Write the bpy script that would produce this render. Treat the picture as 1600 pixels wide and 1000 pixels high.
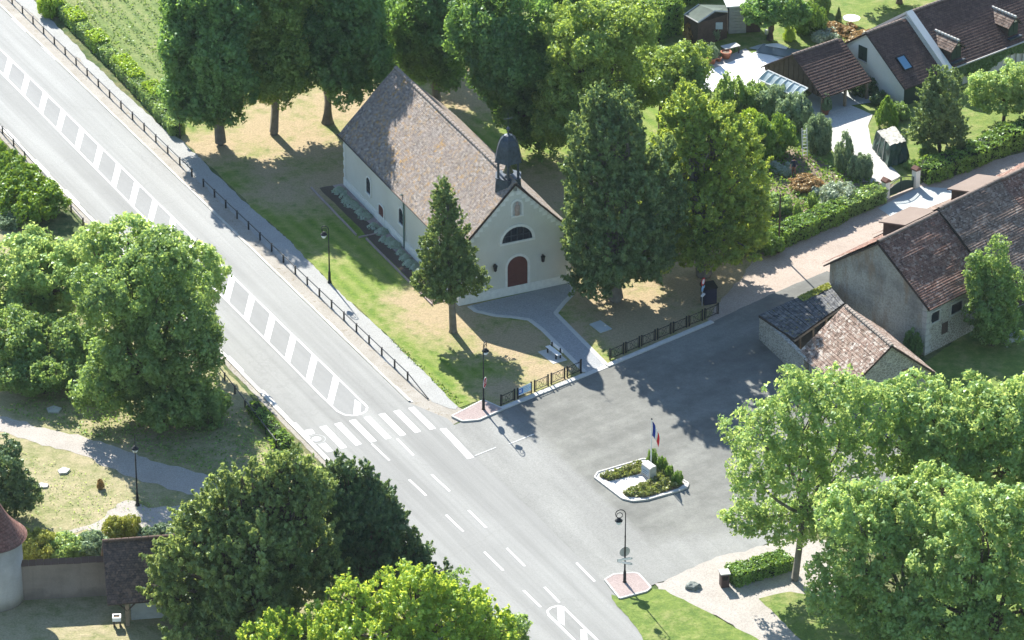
import bpy, bmesh, math, random
import numpy as np
from mathutils import Vector, Matrix, noise as mnoise
from mathutils.geometry import tessellate_polygon

for o in list(bpy.data.objects):
    bpy.data.objects.remove(o)
scene = bpy.context.scene
col = scene.collection
R = math.radians

# ------------------------------------------------------------------ camera
FPX = 7000.0
TH = R(27.7)
DIST = 336.0
CAM = Vector((0, -DIST * math.cos(TH), DIST * math.sin(TH)))
cam_d = bpy.data.cameras.new('camera')
cam = bpy.data.objects.new('camera', cam_d)
col.objects.link(cam)
cam.location = CAM
cam.rotation_euler = (math.pi / 2 - TH, 0, 0)
cam_d.sensor_width = 36
cam_d.lens = FPX / 1600 * 36
cam_d.clip_start = 5
cam_d.clip_end = 6000
scene.camera = cam
scene.render.resolution_x = 1024
scene.render.resolution_y = 640

# ------------------------------------------------------------------ light
SUN = Vector((-0.375, 0.927, 0)).normalized() * math.cos(R(36))
SUN.z = math.sin(R(36))
world = bpy.data.worlds.new("World")
scene.world = world
world.use_nodes = True
wn = world.node_tree
sky = wn.nodes.new('ShaderNodeTexSky')
sky.sky_type = 'NISHITA'
sky.sun_disc = False
sky.sun_elevation = R(36)
sky.sun_rotation = math.atan2(SUN.x, SUN.y) % (2 * math.pi)
sky.air_density = 1.2
sky.dust_density = 0.3
sky.ozone_density = 3.5
wn.nodes['Background'].inputs[1].default_value = 0.09
wn.links.new(sky.outputs[0], wn.nodes['Background'].inputs[0])
sd = bpy.data.lights.new('sun', 'SUN')
sd.energy = 5.0
sd.angle = R(0.5)
sd.color = (1.0, 0.955, 0.88)
so = bpy.data.objects.new('sun', sd)
so.rotation_euler = SUN.to_track_quat('Z', 'Y').to_euler()
so.location = (0, 0, 200)
col.objects.link(so)
scene.view_settings.view_transform = 'Standard'
scene.view_settings.look = 'None'
scene.view_settings.gamma = 1.0
scene.view_settings.use_curve_mapping = False
scene.view_settings.exposure = 1.4
try:
    scene.cycles.use_denoising = True
    scene.cycles.max_bounces = 6
    scene.cycles.transparent_max_bounces = 6
except Exception:
    pass

# ------------------------------------------------------------------ pixel <-> place
def ray(px, py):
    u = (px - 800) / FPX
    v = (500 - py) / FPX
    return Vector((u, math.cos(TH) + v * math.sin(TH), -math.sin(TH) + v * math.cos(TH)))
def P(px, py, z=0.0):
    d = ray(px, py)
    t = (z - CAM.z) / d.z
    return CAM + d * t
def PY(px, py, Y):
    d = ray(px, py)
    return CAM + d * ((Y - CAM.y) / d.y)
def HZ(px, pb, pt):
    b = P(px, pb)
    return PY(px, pt, b.y).z
def scl(p):
    f = Vector((0, math.cos(TH), -math.sin(TH)))
    return FPX / (p - CAM).dot(f)

class Fr:
    """local frame of a building: origin, x axis direction"""
    def __init__(s, O, X):
        s.O = Vector((O.x, O.y, 0))
        d = X - O
        s.a = math.atan2(d.y, d.x)
        s.ex = Vector((math.cos(s.a), math.sin(s.a), 0))
        s.ey = Vector((-math.sin(s.a), math.cos(s.a), 0))
    def loc(s, w):
        d = w - s.O
        return Vector((d.dot(s.ex), d.dot(s.ey), w.z))
    def wx(s, px, py, x=0.0):
        """hit plane local x = const"""
        d = ray(px, py)
        t = (x - (CAM - s.O).dot(s.ex)) / d.dot(s.ex)
        return s.loc(CAM + d * t)
    def wy(s, px, py, y=0.0):
        d = ray(px, py)
        t = (y - (CAM - s.O).dot(s.ey)) / d.dot(s.ey)
        return s.loc(CAM + d * t)

# ------------------------------------------------------------------ materials
def hexc(h):
    h = h.lstrip('#')
    v = [int(h[i:i + 2], 16) / 255 for i in (0, 2, 4)]
    return tuple(((x / 12.92) if x <= 0.04045 else ((x + 0.055) / 1.055) ** 2.4) for x in v) + (1,)
def c4(c):
    return tuple(c) + (1,) if len(c) == 3 else tuple(c)
class NT:
    def __init__(s, name):
        s.m = bpy.data.materials.new(name)
        s.m.use_nodes = True
        s.t = s.m.node_tree
        s.b = s.t.nodes['Principled BSDF']
        s.b.inputs['Specular IOR Level'].default_value = 0.25
    def n(s, typ, **kw):
        nd = s.t.nodes.new(typ)
        for k, v in kw.items():
            if k in nd.inputs.keys():
                if hasattr(v, 'is_linked') or isinstance(v, bpy.types.NodeSocket):
                    s.t.links.new(v, nd.inputs[k])
                else:
                    nd.inputs[k].default_value = v
            else:
                setattr(nd, k, v)
        return nd
    def l(s, a, b):
        s.t.links.new(a, b)
    def coord(s, kind='Object'):
        return s.n('ShaderNodeTexCoord').outputs[kind]
    def mapping(s, vec, rot=0, scale=(1, 1, 1), loc=(0, 0, 0)):
        m = s.n('ShaderNodeMapping')
        s.l(vec, m.inputs[0])
        m.inputs['Rotation'].default_value = (0, 0, rot)
        m.inputs['Scale'].default_value = scale
        m.inputs['Location'].default_value = loc
        return m.outputs[0]
    def noise(s, vec, scale, detail=4, rough=0.6):
        n = s.n('ShaderNodeTexNoise')
        s.l(vec, n.inputs['Vector'])
        n.inputs['Scale'].default_value = scale
        n.inputs['Detail'].default_value = detail
        n.inputs['Roughness'].default_value = rough
        return n.outputs['Fac']
    def ramp(s, fac, stops):
        r = s.n('ShaderNodeValToRGB')
        s.l(fac, r.inputs[0])
        e = r.color_ramp.elements
        while len(e) < len(stops):
            e.new(0.5)
        for i, (p, c) in enumerate(stops):
            e[i].position = p
            e[i].color = c4(c) if not isinstance(c, (int, float)) else (c, c, c, 1)
        return r.outputs[0]
    def mix(s, fac, a, b, blend='MIX'):
        m = s.n('ShaderNodeMix', data_type='RGBA', blend_type=blend)
        for sock, v in ((m.inputs[0], fac), (m.inputs[6], a), (m.inputs[7], b)):
            if isinstance(v, bpy.types.NodeSocket):
                s.l(v, sock)
            elif isinstance(v, (int, float)):
                sock.default_value = v
            else:
                sock.default_value = c4(v)
        return m.outputs[2]
    def math(s, op, a, b=0.0, clamp=False):
        m = s.n('ShaderNodeMath', operation=op, use_clamp=clamp)
        for i, v in enumerate((a, b)):
            if isinstance(v, bpy.types.NodeSocket):
                s.l(v, m.inputs[i])
            else:
                m.inputs[i].default_value = v
        return m.outputs[0]
    def bump(s, h, strength=0.4, dist=0.05):
        b = s.n('ShaderNodeBump')
        b.inputs['Strength'].default_value = strength
        b.inputs['Distance'].default_value = dist
        s.l(h, b.inputs['Height'])
        s.l(b.outputs[0], s.b.inputs['Normal'])
    def patches(s, vec, pts, soft=0.5):
        """mask of worn patches with their own shape: pts (x, y, r)"""
        acc = None
        for (x, y, r) in pts:
            d = s.n('ShaderNodeVectorMath', operation='DISTANCE')
            s.l(vec, d.inputs[0])
            d.inputs[1].default_value = (x, y, 0)
            q = s.math('DIVIDE', d.outputs['Value'], r)
            q = s.math('SUBTRACT', 1.0, q, clamp=True)
            q = s.math('MULTIPLY', q, 1.0 / max(soft, .01), clamp=True)
            acc = q if acc is None else s.math('MAXIMUM', acc, q)
        return acc
    def done(s, colr=None, rough=0.8, metal=0.0):
        if colr is not None:
            if isinstance(colr, bpy.types.NodeSocket):
                s.l(colr, s.b.inputs['Base Color'])
            else:
                s.b.inputs['Base Color'].default_value = c4(colr)
        s.b.inputs['Roughness'].default_value = rough
        s.b.inputs['Metallic'].default_value = metal
        return s.m

def plain(name, c, rough=0.7, metal=0.0, var=0.18, scale=3.0, bump=0.15):
    t = NT(name)
    v = t.coord()
    f = t.noise(v, scale, 6, 0.65)
    a = tuple(x * (1 - var) for x in c[:3])
    b = tuple(min(1, x * (1 + var)) for x in c[:3])
    cr = t.ramp(f, [(0.3, a), (0.7, b)])
    if bump:
        t.bump(t.noise(v, scale * 6, 4), bump, 0.02)
    return t.done(cr, rough, metal)

def grass_mat(name, green, light, dry, dryness=0.5, pts=None, stripes=None, scale=0.16):
    t = NT(name)
    v = t.coord()
    big = t.noise(v, scale, 6, 0.62)
    mid = t.noise(v, 1.1, 5, 0.7)
    fine = t.noise(v, 7.0, 5, 0.8)
    g = t.ramp(mid, [(0.32, green), (0.68, light)])
    if stripes:
        ang, period, amt = stripes
        w = t.n('ShaderNodeTexWave', wave_type='BANDS', bands_direction='Y')
        t.l(t.mapping(v, rot=-ang), w.inputs['Vector'])
        w.inputs['Scale'].default_value = 0.314 / period
        w.inputs['Distortion'].default_value = 0.6
        w.inputs['Detail Scale'].default_value = 0.4
        g = t.mix(t.math('MULTIPLY', w.outputs['Fac'], amt), g, light)
        g = t.mix(t.math('MULTIPLY', w.outputs['Fac'], amt * .35), g, dry)
    dm = t.math('ADD', big, t.math('MULTIPLY', t.math('SUBTRACT', mid, 0.5), 0.95))
    dm = t.math('ADD', dm, dryness - 0.5)
    if pts:
        dm = t.math('ADD', dm, t.math('MULTIPLY', t.patches(v, pts, 0.9), 0.62))
    mask = t.ramp(dm, [(0.40, 0.0), (0.86, 0.95)])
    g = t.mix(mask, g, dry)
    g = t.mix(t.ramp(fine, [(0.3, 0.55), (0.62, 0.0)]), g, tuple(x * 0.45 for x in green))
    hgt = t.math('ADD', t.math('MULTIPLY', fine, 0.7), mid)
    t.bump(hgt, 0.9, 0.12)
    return t.done(g, 0.95)

def asphalt_mat(name, c, rot, spread=0.22, stretch=0.03, patch=0.3, cracks=True, across=0.55):
    t = NT(name)
    v = t.coord()
    r = t.mapping(v, rot=-rot)
    st = t.mapping(r, scale=(stretch, across, 1))
    streak = t.noise(st, 1.0, 5, 0.6)
    st2 = t.mapping(r, scale=(stretch * 3, 2.4, 1))
    streak2 = t.noise(st2, 1.0, 4, 0.6)
    big = t.noise(v, 0.11, 5, 0.6)
    fine = t.noise(v, 9.0, 5, 0.8)
    k = t.math('ADD', t.math('MULTIPLY', streak, 1.0), t.math('MULTIPLY', big, patch))
    k = t.math('ADD', k, t.math('MULTIPLY', streak2, 0.3))
    k = t.math('DIVIDE', k, 1.3 + patch)
    a = tuple(x * (1 - spread) for x in c)
    b = tuple(x * (1 + spread) for x in c)
    cr = t.ramp(k, [(0.38, a), (0.62, b)])
    cr = t.mix(t.ramp(fine, [(0.35, 0.35), (0.6, 0.0)]), cr, tuple(x * 0.62 for x in c))
    if cracks:
        vo = t.n('ShaderNodeTexVoronoi', feature='DISTANCE_TO_EDGE')
        wv = t.n('ShaderNodeVectorMath', operation='ADD')
        nz = t.n('ShaderNodeTexNoise')
        t.l(v, nz.inputs['Vector']); nz.inputs['Scale'].default_value = 0.9
        t.l(v, wv.inputs[0]); t.l(nz.outputs['Color'], wv.inputs[1])
        t.l(wv.outputs[0], vo.inputs['Vector'])
        vo.inputs['Scale'].default_value = 0.13
        cm = t.ramp(vo.outputs['Distance'], [(0.0, 0.16), (0.006, 0.0)])
        cr = t.mix(cm, cr, tuple(x * 0.45 for x in c))
    t.bump(fine, 0.35, 0.03)
    return t.done(cr, 0.85)

def gravel_mat(name, c, c2, scale=1.0, spots=None):
    t = NT(name)
    v = t.coord()
    big = t.noise(v, 0.35 * scale, 6, 0.65)
    fine = t.noise(v, 11, 5, 0.85)
    cr = t.ramp(big, [(0.3, c), (0.7, c2)])
    cr = t.mix(t.ramp(fine, [(0.34, 0.75), (0.6, 0.0)]), cr, tuple(x * 0.5 for x in c))
    if spots:
        sm = t.ramp(t.noise(v, 2.2, 5, 0.75), [(0.56, 0.0), (0.66, 0.8)])
        cr = t.mix(sm, cr, spots)
    t.bump(fine, 0.9, 0.06)
    return t.done(cr, 0.95)

def roof_mat(name, cols, bw=0.19, rh=0.14, lichen=None, var=0.55, dark=0.35, patchcol=None, fleck=0.62):
    t = NT(name)
    uv = t.coord('UV')
    br = t.n('ShaderNodeTexBrick')
    t.l(uv, br.inputs['Vector'])
    br.inputs['Scale'].default_value = 1
    br.inputs['Brick Width'].default_value = bw
    br.inputs['Row Height'].default_value = rh
    br.inputs['Mortar Size'].default_value = 0.012
    br.inputs['Mortar Smooth'].default_value = 0.3
    br.inputs['Color1'].default_value = c4(cols[0])
    br.inputs['Color2'].default_value = c4(cols[1])
    br.inputs['Mortar'].default_value = tuple(x * dark for x in cols[0][:3]) + (1,)
    v = t.coord()
    ms = t.mapping(uv, scale=(1 / bw, 1 / rh, 1))
    vo = t.n('ShaderNodeTexVoronoi')
    t.l(ms, vo.inputs['Vector'])
    vo.inputs['Scale'].default_value = 1.0
    sep = t.n('ShaderNodeSeparateColor')
    t.l(vo.outputs['Color'], sep.inputs[0])
    c = t.mix(t.ramp(sep.outputs[0], [(0.5, 0.0), (0.95, var)]), br.outputs['Color'], cols[2])
    c = t.mix(t.ramp(sep.outputs[1], [(0.55, 0.0), (0.98, var)]), c, tuple(x * 0.3 for x in cols[0][:3]))
    big = t.noise(v, 0.5, 6, 0.65)
    c = t.mix(t.ramp(big, [(0.35, 0.45), (0.65, 0.0)]), c, patchcol or tuple(x * 0.55 for x in cols[0][:3]))
    if lichen:
        lm = t.ramp(t.noise(v, 2.6, 6, 0.85), [(fleck, 0.0), (fleck + .05, 0.9)])
        lm2 = t.math('MULTIPLY', lm, t.ramp(t.noise(v, 0.22, 3), [(0.4, 0.15), (0.6, 1.0)]))
        c = t.mix(lm2, c, lichen)
    h = t.math('ADD', t.math('MULTIPLY', br.outputs['Fac'], -0.8), t.math('MULTIPLY', sep.outputs[2], 0.9))
    t.bump(h, 0.8, 0.05)
    return t.done(c, 0.9)

def plaster_mat(name, c, stain, speck=0.25, scale=0.5, stone=0.0):
    t = NT(name)
    v = t.coord()
    a = t.noise(v, scale, 7, 0.65)
    fine = t.noise(v, 14, 5, 0.85)
    cr = t.ramp(a, [(0.3, stain), (0.6, c)])
    cr = t.mix(t.ramp(fine, [(0.35, speck), (0.62, 0.0)]), cr, tuple(x * 0.55 for x in c[:3]))
    sv = t.mapping(v, scale=(2.2, 2.2, 0.16))
    drip = t.ramp(t.noise(sv, 1.0, 5, 0.7), [(0.52, 0.0), (0.75, 0.5)])
    cr = t.mix(drip, cr, stain)
    sz = t.n('ShaderNodeSeparateXYZ'); t.l(v, sz.inputs[0])
    dz = t.math('ADD', sz.outputs[2], t.math('MULTIPLY', a, 2.2))
    cr = t.mix(t.ramp(t.math('MULTIPLY', dz, .25), [(0.32, 0.5), (0.5, 0.0)]), cr, tuple(x * .62 for x in stain))
    h = fine
    if stone:
        vo = t.n('ShaderNodeTexVoronoi', feature='DISTANCE_TO_EDGE')
        t.l(t.mapping(v, scale=(1, 1, 1.5)), vo.inputs['Vector'])
        vo.inputs['Scale'].default_value = 3.6
        vc = t.n('ShaderNodeTexVoronoi')
        t.l(t.mapping(v, scale=(1, 1, 1.5)), vc.inputs['Vector'])
        vc.inputs['Scale'].default_value = 3.6
        sp = t.n('ShaderNodeSeparateColor'); t.l(vc.outputs['Color'], sp.inputs[0])
        cr = t.mix(t.ramp(sp.outputs[0], [(0.2, 0.0), (0.9, 0.7)]), cr, tuple(x * 0.5 for x in c[:3]))
        cr = t.mix(t.ramp(vo.outputs['Distance'], [(0.02, stone), (0.1, 0.0)]), cr, tuple(min(1, x * 1.25) for x in c[:3]))
        h = t.math('ADD', t.math('MULTIPLY', t.ramp(vo.outputs['Distance'], [(0.0, 0.0), (0.15, 1.0)]), 1.5), fine)
    t.bump(h, 0.5, 0.05)
    return t.done(cr, 0.92)

def leaf_mat(name, dark, light, trans, tf=0.35):
    dark = tuple(min(.5, x * 1.25) for x in dark); light = tuple(min(.6, x * 1.3) for x in light); trans = tuple(min(.85, x * 1.3) for x in trans)
    light = (light[0], light[1], light[2] * 1.15)
    m = bpy.data.materials.new(name)
    m.use_nodes = True
    t = m.node_tree
    t.nodes.remove(t.nodes['Principled BSDF'])
    at = t.nodes.new('ShaderNodeAttribute'); at.attribute_name = 'tint'
    mx = t.nodes.new('ShaderNodeMix'); mx.data_type = 'RGBA'
    t.links.new(at.outputs['Fac'], mx.inputs[0])
    mx.inputs[6].default_value = c4(dark); mx.inputs[7].default_value = c4(light)
    mt = t.nodes.new('ShaderNodeMix'); mt.data_type = 'RGBA'
    t.links.new(at.outputs['Fac'], mt.inputs[0])
    mt.inputs[6].default_value = c4(tuple(x * .55 for x in trans[:3])); mt.inputs[7].default_value = c4(trans)
    d = t.nodes.new('ShaderNodeBsdfDiffuse'); tr = t.nodes.new('ShaderNodeBsdfTranslucent')
    g = t.nodes.new('ShaderNodeBsdfGlossy'); g.inputs['Roughness'].default_value = 0.42
    g.inputs['Color'].default_value = (.8, .9, .8, 1)
    s1 = t.nodes.new('ShaderNodeMixShader'); s2 = t.nodes.new('ShaderNodeMixShader')
    t.links.new(mx.outputs[2], d.inputs[0]); t.links.new(mt.outputs[2], tr.inputs[0])
    s1.inputs[0].default_value = tf
    t.links.new(d.outputs[0], s1.inputs[1]); t.links.new(tr.outputs[0], s1.inputs[2])
    s2.inputs[0].default_value = 0.03
    t.links.new(s1.outputs[0], s2.inputs[1]); t.links.new(g.outputs[0], s2.inputs[2])
    t.links.new(s2.outputs[0], t.nodes['Material Output'].inputs[0])
    return m

# road direction
ra, rb = P(20, 97), P(542, 606)
ROADANG = math.atan2(rb.y - ra.y, rb.x - ra.x)
la, lb = P(783, 640), P(1113, 503)
LOTANG = math.atan2(lb.y - la.y, lb.x - la.x)

def pts_px(l):
    return [(P(x, y).x, P(x, y).y, r) for x, y, r in l]

M = {}
M['road'] = asphalt_mat('worn pale asphalt', (0.255, 0.257, 0.243), ROADANG, 0.24, 0.012, 0.25, across=0.42)
def square_mat(name, dark, pale):
    t = NT(name)
    v = t.coord()
    big = t.noise(v, 0.10, 6, 0.62)
    arc = t.noise(t.mapping(t.mapping(v, rot=-LOTANG), scale=(0.06, 0.34, 1)), 1.0, 6, 0.62)
    arc2 = t.noise(t.mapping(t.mapping(v, rot=-ROADANG), scale=(0.05, 0.5, 1)), 1.0, 6, 0.62)
    mid = t.noise(v, 0.8, 6, 0.7)
    fine = t.noise(v, 9.0, 5, 0.8)
    k = t.math('ADD', t.math('MULTIPLY', arc, 0.8), t.math('MULTIPLY', big, 0.7))
    k = t.math('ADD', k, t.math('MULTIPLY', mid, 0.45))
    k = t.math('DIVIDE', k, 1.95)
    dk = t.ramp(k, [(0.40, tuple(x * .72 for x in dark)), (0.5, dark), (0.6, tuple(x * 1.4 for x in dark))])
    pk = t.ramp(t.math('ADD', t.math('MULTIPLY', arc2, .6), t.math('MULTIPLY', big, .4)), [(0.40, tuple(x * .84 for x in pale)), (0.6, tuple(x * 1.12 for x in pale))])
    # worn pale traffic zone: distance from the main road edge, and from the lower entrance
    sep = t.n('ShaderNodeSeparateXYZ')
    def dist(a, b):
        A, B = P(*a), P(*b); d = (B - A).normalized(); n = Vector((-d.y, d.x, 0))
        dt = t.n('ShaderNodeVectorMath', operation='DOT_PRODUCT')
        t.l(v, dt.inputs[0]); dt.inputs[1].default_value = n
        return t.math('SUBTRACT', dt.outputs['Value'], A.dot(n))
    d1 = dist((815, 668), (1035, 866))
    d2 = dist((1010, 852), (1240, 806))
    wob_ = t.math('MULTIPLY', t.math('SUBTRACT', mid, 0.5), 2.4)
    wob2 = t.math('MULTIPLY', t.math('SUBTRACT', arc2, 0.5), 5.0)
    m1 = t.math('ADD', t.math('ADD', d1, wob_), wob2)
    m2 = t.math('ADD', t.math('ADD', d2, t.math('MULTIPLY', wob_, 1.5)), t.math('MULTIPLY', t.math('SUBTRACT', big, .5), 8.0))
    m = t.math('MINIMUM', t.math('MULTIPLY', m1, .8, ), t.math('MULTIPLY', m2, .45))
    m = t.ramp(t.math('ADD', t.math('MULTIPLY', m, .5), .5), [(0.25, 1.0), (0.75, 0.0)])
    c = t.mix(m, dk, pk)
    sc = t.ramp(t.noise(v, 1.6, 5, 0.75), [(0.64, 0.0), (0.72, 0.4)])
    c = t.mix(sc, c, pale)
    c = t.mix(t.ramp(fine, [(0.33, 0.45), (0.6, 0.0)]), c, tuple(x * 0.5 for x in dark))
    t.bump(fine, 0.35, 0.03)
    return t.done(c, 0.85)
M['lot'] = square_mat('patchy tarmac', (0.158, 0.160, 0.143), (0.26, 0.262, 0.245))
M['blend'] = M['lot']
M['median'] = asphalt_mat('median asphalt', (0.242, 0.245, 0.236), ROADANG, 0.12, 0.05, 0.4, cracks=False)
def paint_mat():
    t = NT('road paint'); v = t.coord()
    a = t.noise(v, 2.2, 7, 0.8); b = t.noise(v, 0.5, 4, 0.6)
    k = t.math('ADD', t.math('MULTIPLY', a, .7), t.math('MULTIPLY', b, .3))
    t.bump(a, 0.1, 0.02)
    return t.done(t.ramp(k, [(0.37, (0.30, 0.305, 0.30)), (0.46, (0.66, 0.66, 0.65)), (0.6, (0.80, 0.80, 0.79))]), 0.6)
M['paint'] = paint_mat()
M['oldpaint'] = plain('worn road paint', (0.42, 0.43, 0.42), 0.7, var=0.25, scale=6)
M['ground'] = grass_mat('rough meadow', (0.045, 0.085, 0.02), (0.11, 0.16, 0.04), (0.30, 0.25, 0.13), 0.52)
M['churchlawn'] = grass_mat('church lawn', (0.085, 0.165, 0.016), (0.22, 0.31, 0.035), (0.46, 0.34, 0.215), 0.34,
    pts=pts_px([(700, 500, 7), (640, 470, 3), (330, 235, 7), (420, 195, 9), (560, 165, 9), (740, 150, 9), (850, 580, 5), (780, 610, 4),
                (960, 490, 5), (900, 400, 6), (890, 520, 4), (1000, 520, 6), (1050, 500, 6), (420, 260, 5), (800, 540, 6), (480, 230, 7), (640, 170, 8), (1000, 475, 9), (1090, 455, 11), (930, 470, 6), (1150, 430, 8), (1040, 440, 8), (520, 290, 8), (440, 300, 5), (860, 300, 9)]),
    stripes=(ROADANG, 1.25, 0.55))
M['parklawn'] = grass_mat('park grass', (0.11, 0.165, 0.03), (0.25, 0.27, 0.08), (0.46, 0.385, 0.24), 0.72, scale=0.2)
M['gardenlawn'] = grass_mat('garden lawn', (0.11, 0.19, 0.03), (0.25, 0.30, 0.07), (0.34, 0.30, 0.15), 0.45)
M['rightlawn'] = grass_mat('fresh lawn', (0.10, 0.17, 0.03), (0.24, 0.31, 0.06), (0.36, 0.31, 0.16), 0.40)
M['field'] = grass_mat('crop field', (0.09, 0.15, 0.035), (0.2, 0.27, 0.07), (0.34, 0.31, 0.15), 0.42, stripes=(R(-66), 1.1, 0.5))
M['soil'] = gravel_mat('garden soil', (0.20, 0.15, 0.105), (0.33, 0.265, 0.195), 1.0)
M['bedsoil'] = gravel_mat('dark bed soil', (0.09, 0.07, 0.055), (0.14, 0.11, 0.085))
M['gravel'] = gravel_mat('grey gravel', (0.37, 0.37, 0.35), (0.46, 0.46, 0.44), 1.0, spots=(0.30, 0.30, 0.27))
M['verge'] = gravel_mat('sandy verge', (0.34, 0.31, 0.26), (0.46, 0.43, 0.38), 1.6, spots=(0.2, 0.16, 0.1))
M['path'] = gravel_mat('pale dirt track', (0.42, 0.38, 0.33), (0.52, 0.48, 0.43))
M['lane'] = gravel_mat('pinkish lane gravel', (0.41, 0.335, 0.275), (0.51, 0.425, 0.355), 0.8, spots=(0.34, 0.27, 0.21))
M['fore'] = gravel_mat('blue grey chippings', (0.34, 0.35, 0.355), (0.42, 0.43, 0.435))
M['pink'] = gravel_mat('pink chippings', (0.38, 0.30, 0.28), (0.46, 0.38, 0.35))
M['whitegravel'] = gravel_mat('white gravel', (0.66, 0.64, 0.62), (0.78, 0.76, 0.74))
M['drive'] = gravel_mat('cream concrete', (0.56, 0.54, 0.50), (0.63, 0.61, 0.57), 0.6)
M['terrace'] = plain('white terrace paving', (0.80, 0.79, 0.77), 0.7, var=0.05)
M['apron'] = plain('grey concrete', (0.40, 0.43, 0.42), 0.85, var=0.1, scale=0.8)
M['deck'] = plain('grey deck boards', (0.36, 0.35, 0.33), 0.8, var=0.15, scale=1)
M['kerb'] = plain('pale kerb stone', (0.50, 0.49, 0.455), 0.85, var=0.12, scale=1.5)
M['kerbdirty'] = plain('dusty kerb stone', (0.44, 0.42, 0.37), 0.9, var=0.2, scale=1.2)
M['plaster'] = plaster_mat('chapel render', (0.68, 0.67, 0.60), (0.58, 0.56, 0.49), 0.4, 0.3)
M['quoin'] = plain('pale limestone', (0.72, 0.71, 0.66), 0.85, var=0.1)
M['roofchapel'] = roof_mat('chapel tiles', [(0.27, 0.232, 0.20), (0.35, 0.305, 0.265), (0.45, 0.405, 0.36)], 0.17, 0.12,
                           lichen=(0.45, 0.26, 0.07), var=0.8, dark=0.45, patchcol=(0.25, 0.20, 0.18), fleck=0.535)
M['roofhouse'] = roof_mat('brown tiles', [(0.115, 0.07, 0.058), (0.16, 0.10, 0.08), (0.24, 0.16, 0.12)], 0.24, 0.2, var=0.4)
M['roofbarn'] = roof_mat('old red brown tiles', [(0.24, 0.12, 0.085), (0.33, 0.18, 0.13), (0.44, 0.32, 0.255)], 0.2, 0.17, var=0.8, dark=0.3, patchcol=(0.10, 0.07, 0.06))
M['roofbarnpale'] = roof_mat('lichened brown tiles', [(0.22, 0.15, 0.115), (0.30, 0.21, 0.16), (0.42, 0.34, 0.28)], 0.2, 0.17, var=0.8, dark=0.3, patchcol=(0.14, 0.10, 0.08))
M['roofsmall'] = roof_mat('patchy pale tiles', [(0.30, 0.20, 0.155), (0.40, 0.30, 0.24), (0.60, 0.54, 0.47)], 0.21, 0.2, var=1.0, dark=0.25, patchcol=(0.24, 0.17, 0.12))
M['roofslate'] = roof_mat('dark slate sheets', [(0.10, 0.105, 0.115), (0.17, 0.175, 0.18), (0.27, 0.27, 0.26)], 0.22, 0.26, var=0.8, lichen=(0.36, 0.30, 0.04), fleck=0.57)
M['roofred'] = roof_mat('red tiles', [(0.24, 0.11, 0.085), (0.32, 0.16, 0.12), (0.36, 0.22, 0.17)], 0.2, 0.16, var=0.5)
M['rooflow'] = roof_mat('dark worn tiles', [(0.13, 0.095, 0.08), (0.185, 0.13, 0.105), (0.36, 0.22, 0.15)], 0.2, 0.17, var=0.6)
def stained(name):
    t = NT(name)
    v = t.coord()
    a = t.noise(v, 0.32, 7, 0.62)
    a2 = t.noise(t.mapping(v, scale=(0.7, 0.7, 0.22), loc=(5, 3, 1)), 0.8, 6, 0.65)
    cr = t.ramp(a, [(0.32, (0.20, 0.20, 0.185)), (0.46, (0.38, 0.375, 0.33)), (0.6, (0.50, 0.48, 0.42)), (0.75, (0.30, 0.29, 0.26))])
    cr = t.mix(t.ramp(a2, [(0.5, 0.0), (0.62, 0.75)]), cr, (0.30, 0.215, 0.14))
    fine = t.noise(v, 6, 6, 0.8)
    cr = t.mix(t.ramp(fine, [(0.36, 0.7), (0.55, 0.0)]), cr, (0.16, 0.15, 0.13))
    t.bump(fine, 0.5, 0.05)
    return t.done(cr, 0.95)
M['barnwall'] = stained('stained barn render')
M['rubble'] = plaster_mat('rubble masonry', (0.46, 0.44, 0.38), (0.28, 0.255, 0.21), 0.5, 0.5, stone=0.9)
M['creamwall'] = plaster_mat('cream render', (0.80, 0.78, 0.72), (0.73, 0.71, 0.64), 0.3, 0.4)
M['towerwall'] = plaster_mat('tower render', (0.56, 0.53, 0.48), (0.36, 0.33, 0.29), 0.4, 0.4)
M['brownwall'] = plaster_mat('brown garden wall render', (0.33, 0.27, 0.22), (0.20, 0.16, 0.13), 0.5, 0.5)
M['timber'] = plain('dark timber', (0.075, 0.055, 0.045), 0.8, var=0.3)
M['timberlight'] = plain('weathered timber', (0.26, 0.20, 0.14), 0.85, var=0.25)
M['reddoor'] = plain('oxblood door paint', (0.115, 0.036, 0.03), 0.6, var=0.12)
M['glass'] = plain('dark window glass', (0.02, 0.025, 0.035), 0.12, var=0.2, bump=0)
M['greenshut'] = plain('dark green shutter paint', (0.02, 0.045, 0.035), 0.5, var=0.15)
M['iron'] = plain('black iron', (0.018, 0.02, 0.022), 0.45, metal=0.3, var=0.2)
M['rail'] = plain('grey steel rail', (0.05, 0.055, 0.06), 0.38, metal=0.5, var=0.2)
M['lead'] = plain('blue grey slate and lead', (0.055, 0.07, 0.088), 0.4, metal=0.2, var=0.35, scale=4)
M['stone'] = plain('grey stone', (0.46, 0.45, 0.42), 0.85, var=0.15)
M['white'] = plain('white paint', (0.78, 0.78, 0.76), 0.5, var=0.04)
M['lampglass'] = plain('frosted lantern glass', (0.62, 0.68, 0.70), 0.15, var=0.05, bump=0)
M['steel'] = plain('galvanised pole', (0.6, 0.62, 0.63), 0.4, metal=0.5, var=0.08)
M['flagblue'] = plain('flag blue', (0.01, 0.04, 0.26), 0.7, var=0.05, bump=0)
M['flagwhite'] = plain('flag white', (0.82, 0.82, 0.82), 0.7, var=0.03, bump=0)
M['flagred'] = plain('flag red', (0.65, 0.015, 0.03), 0.7, var=0.05, bump=0)
M['signred'] = plain('sign red', (0.5, 0.02, 0.03), 0.5, var=0.05, bump=0)
M['bannerblue'] = plain('banner pale blue', (0.30, 0.52, 0.72), 0.6, var=0.08, bump=0)
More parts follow.
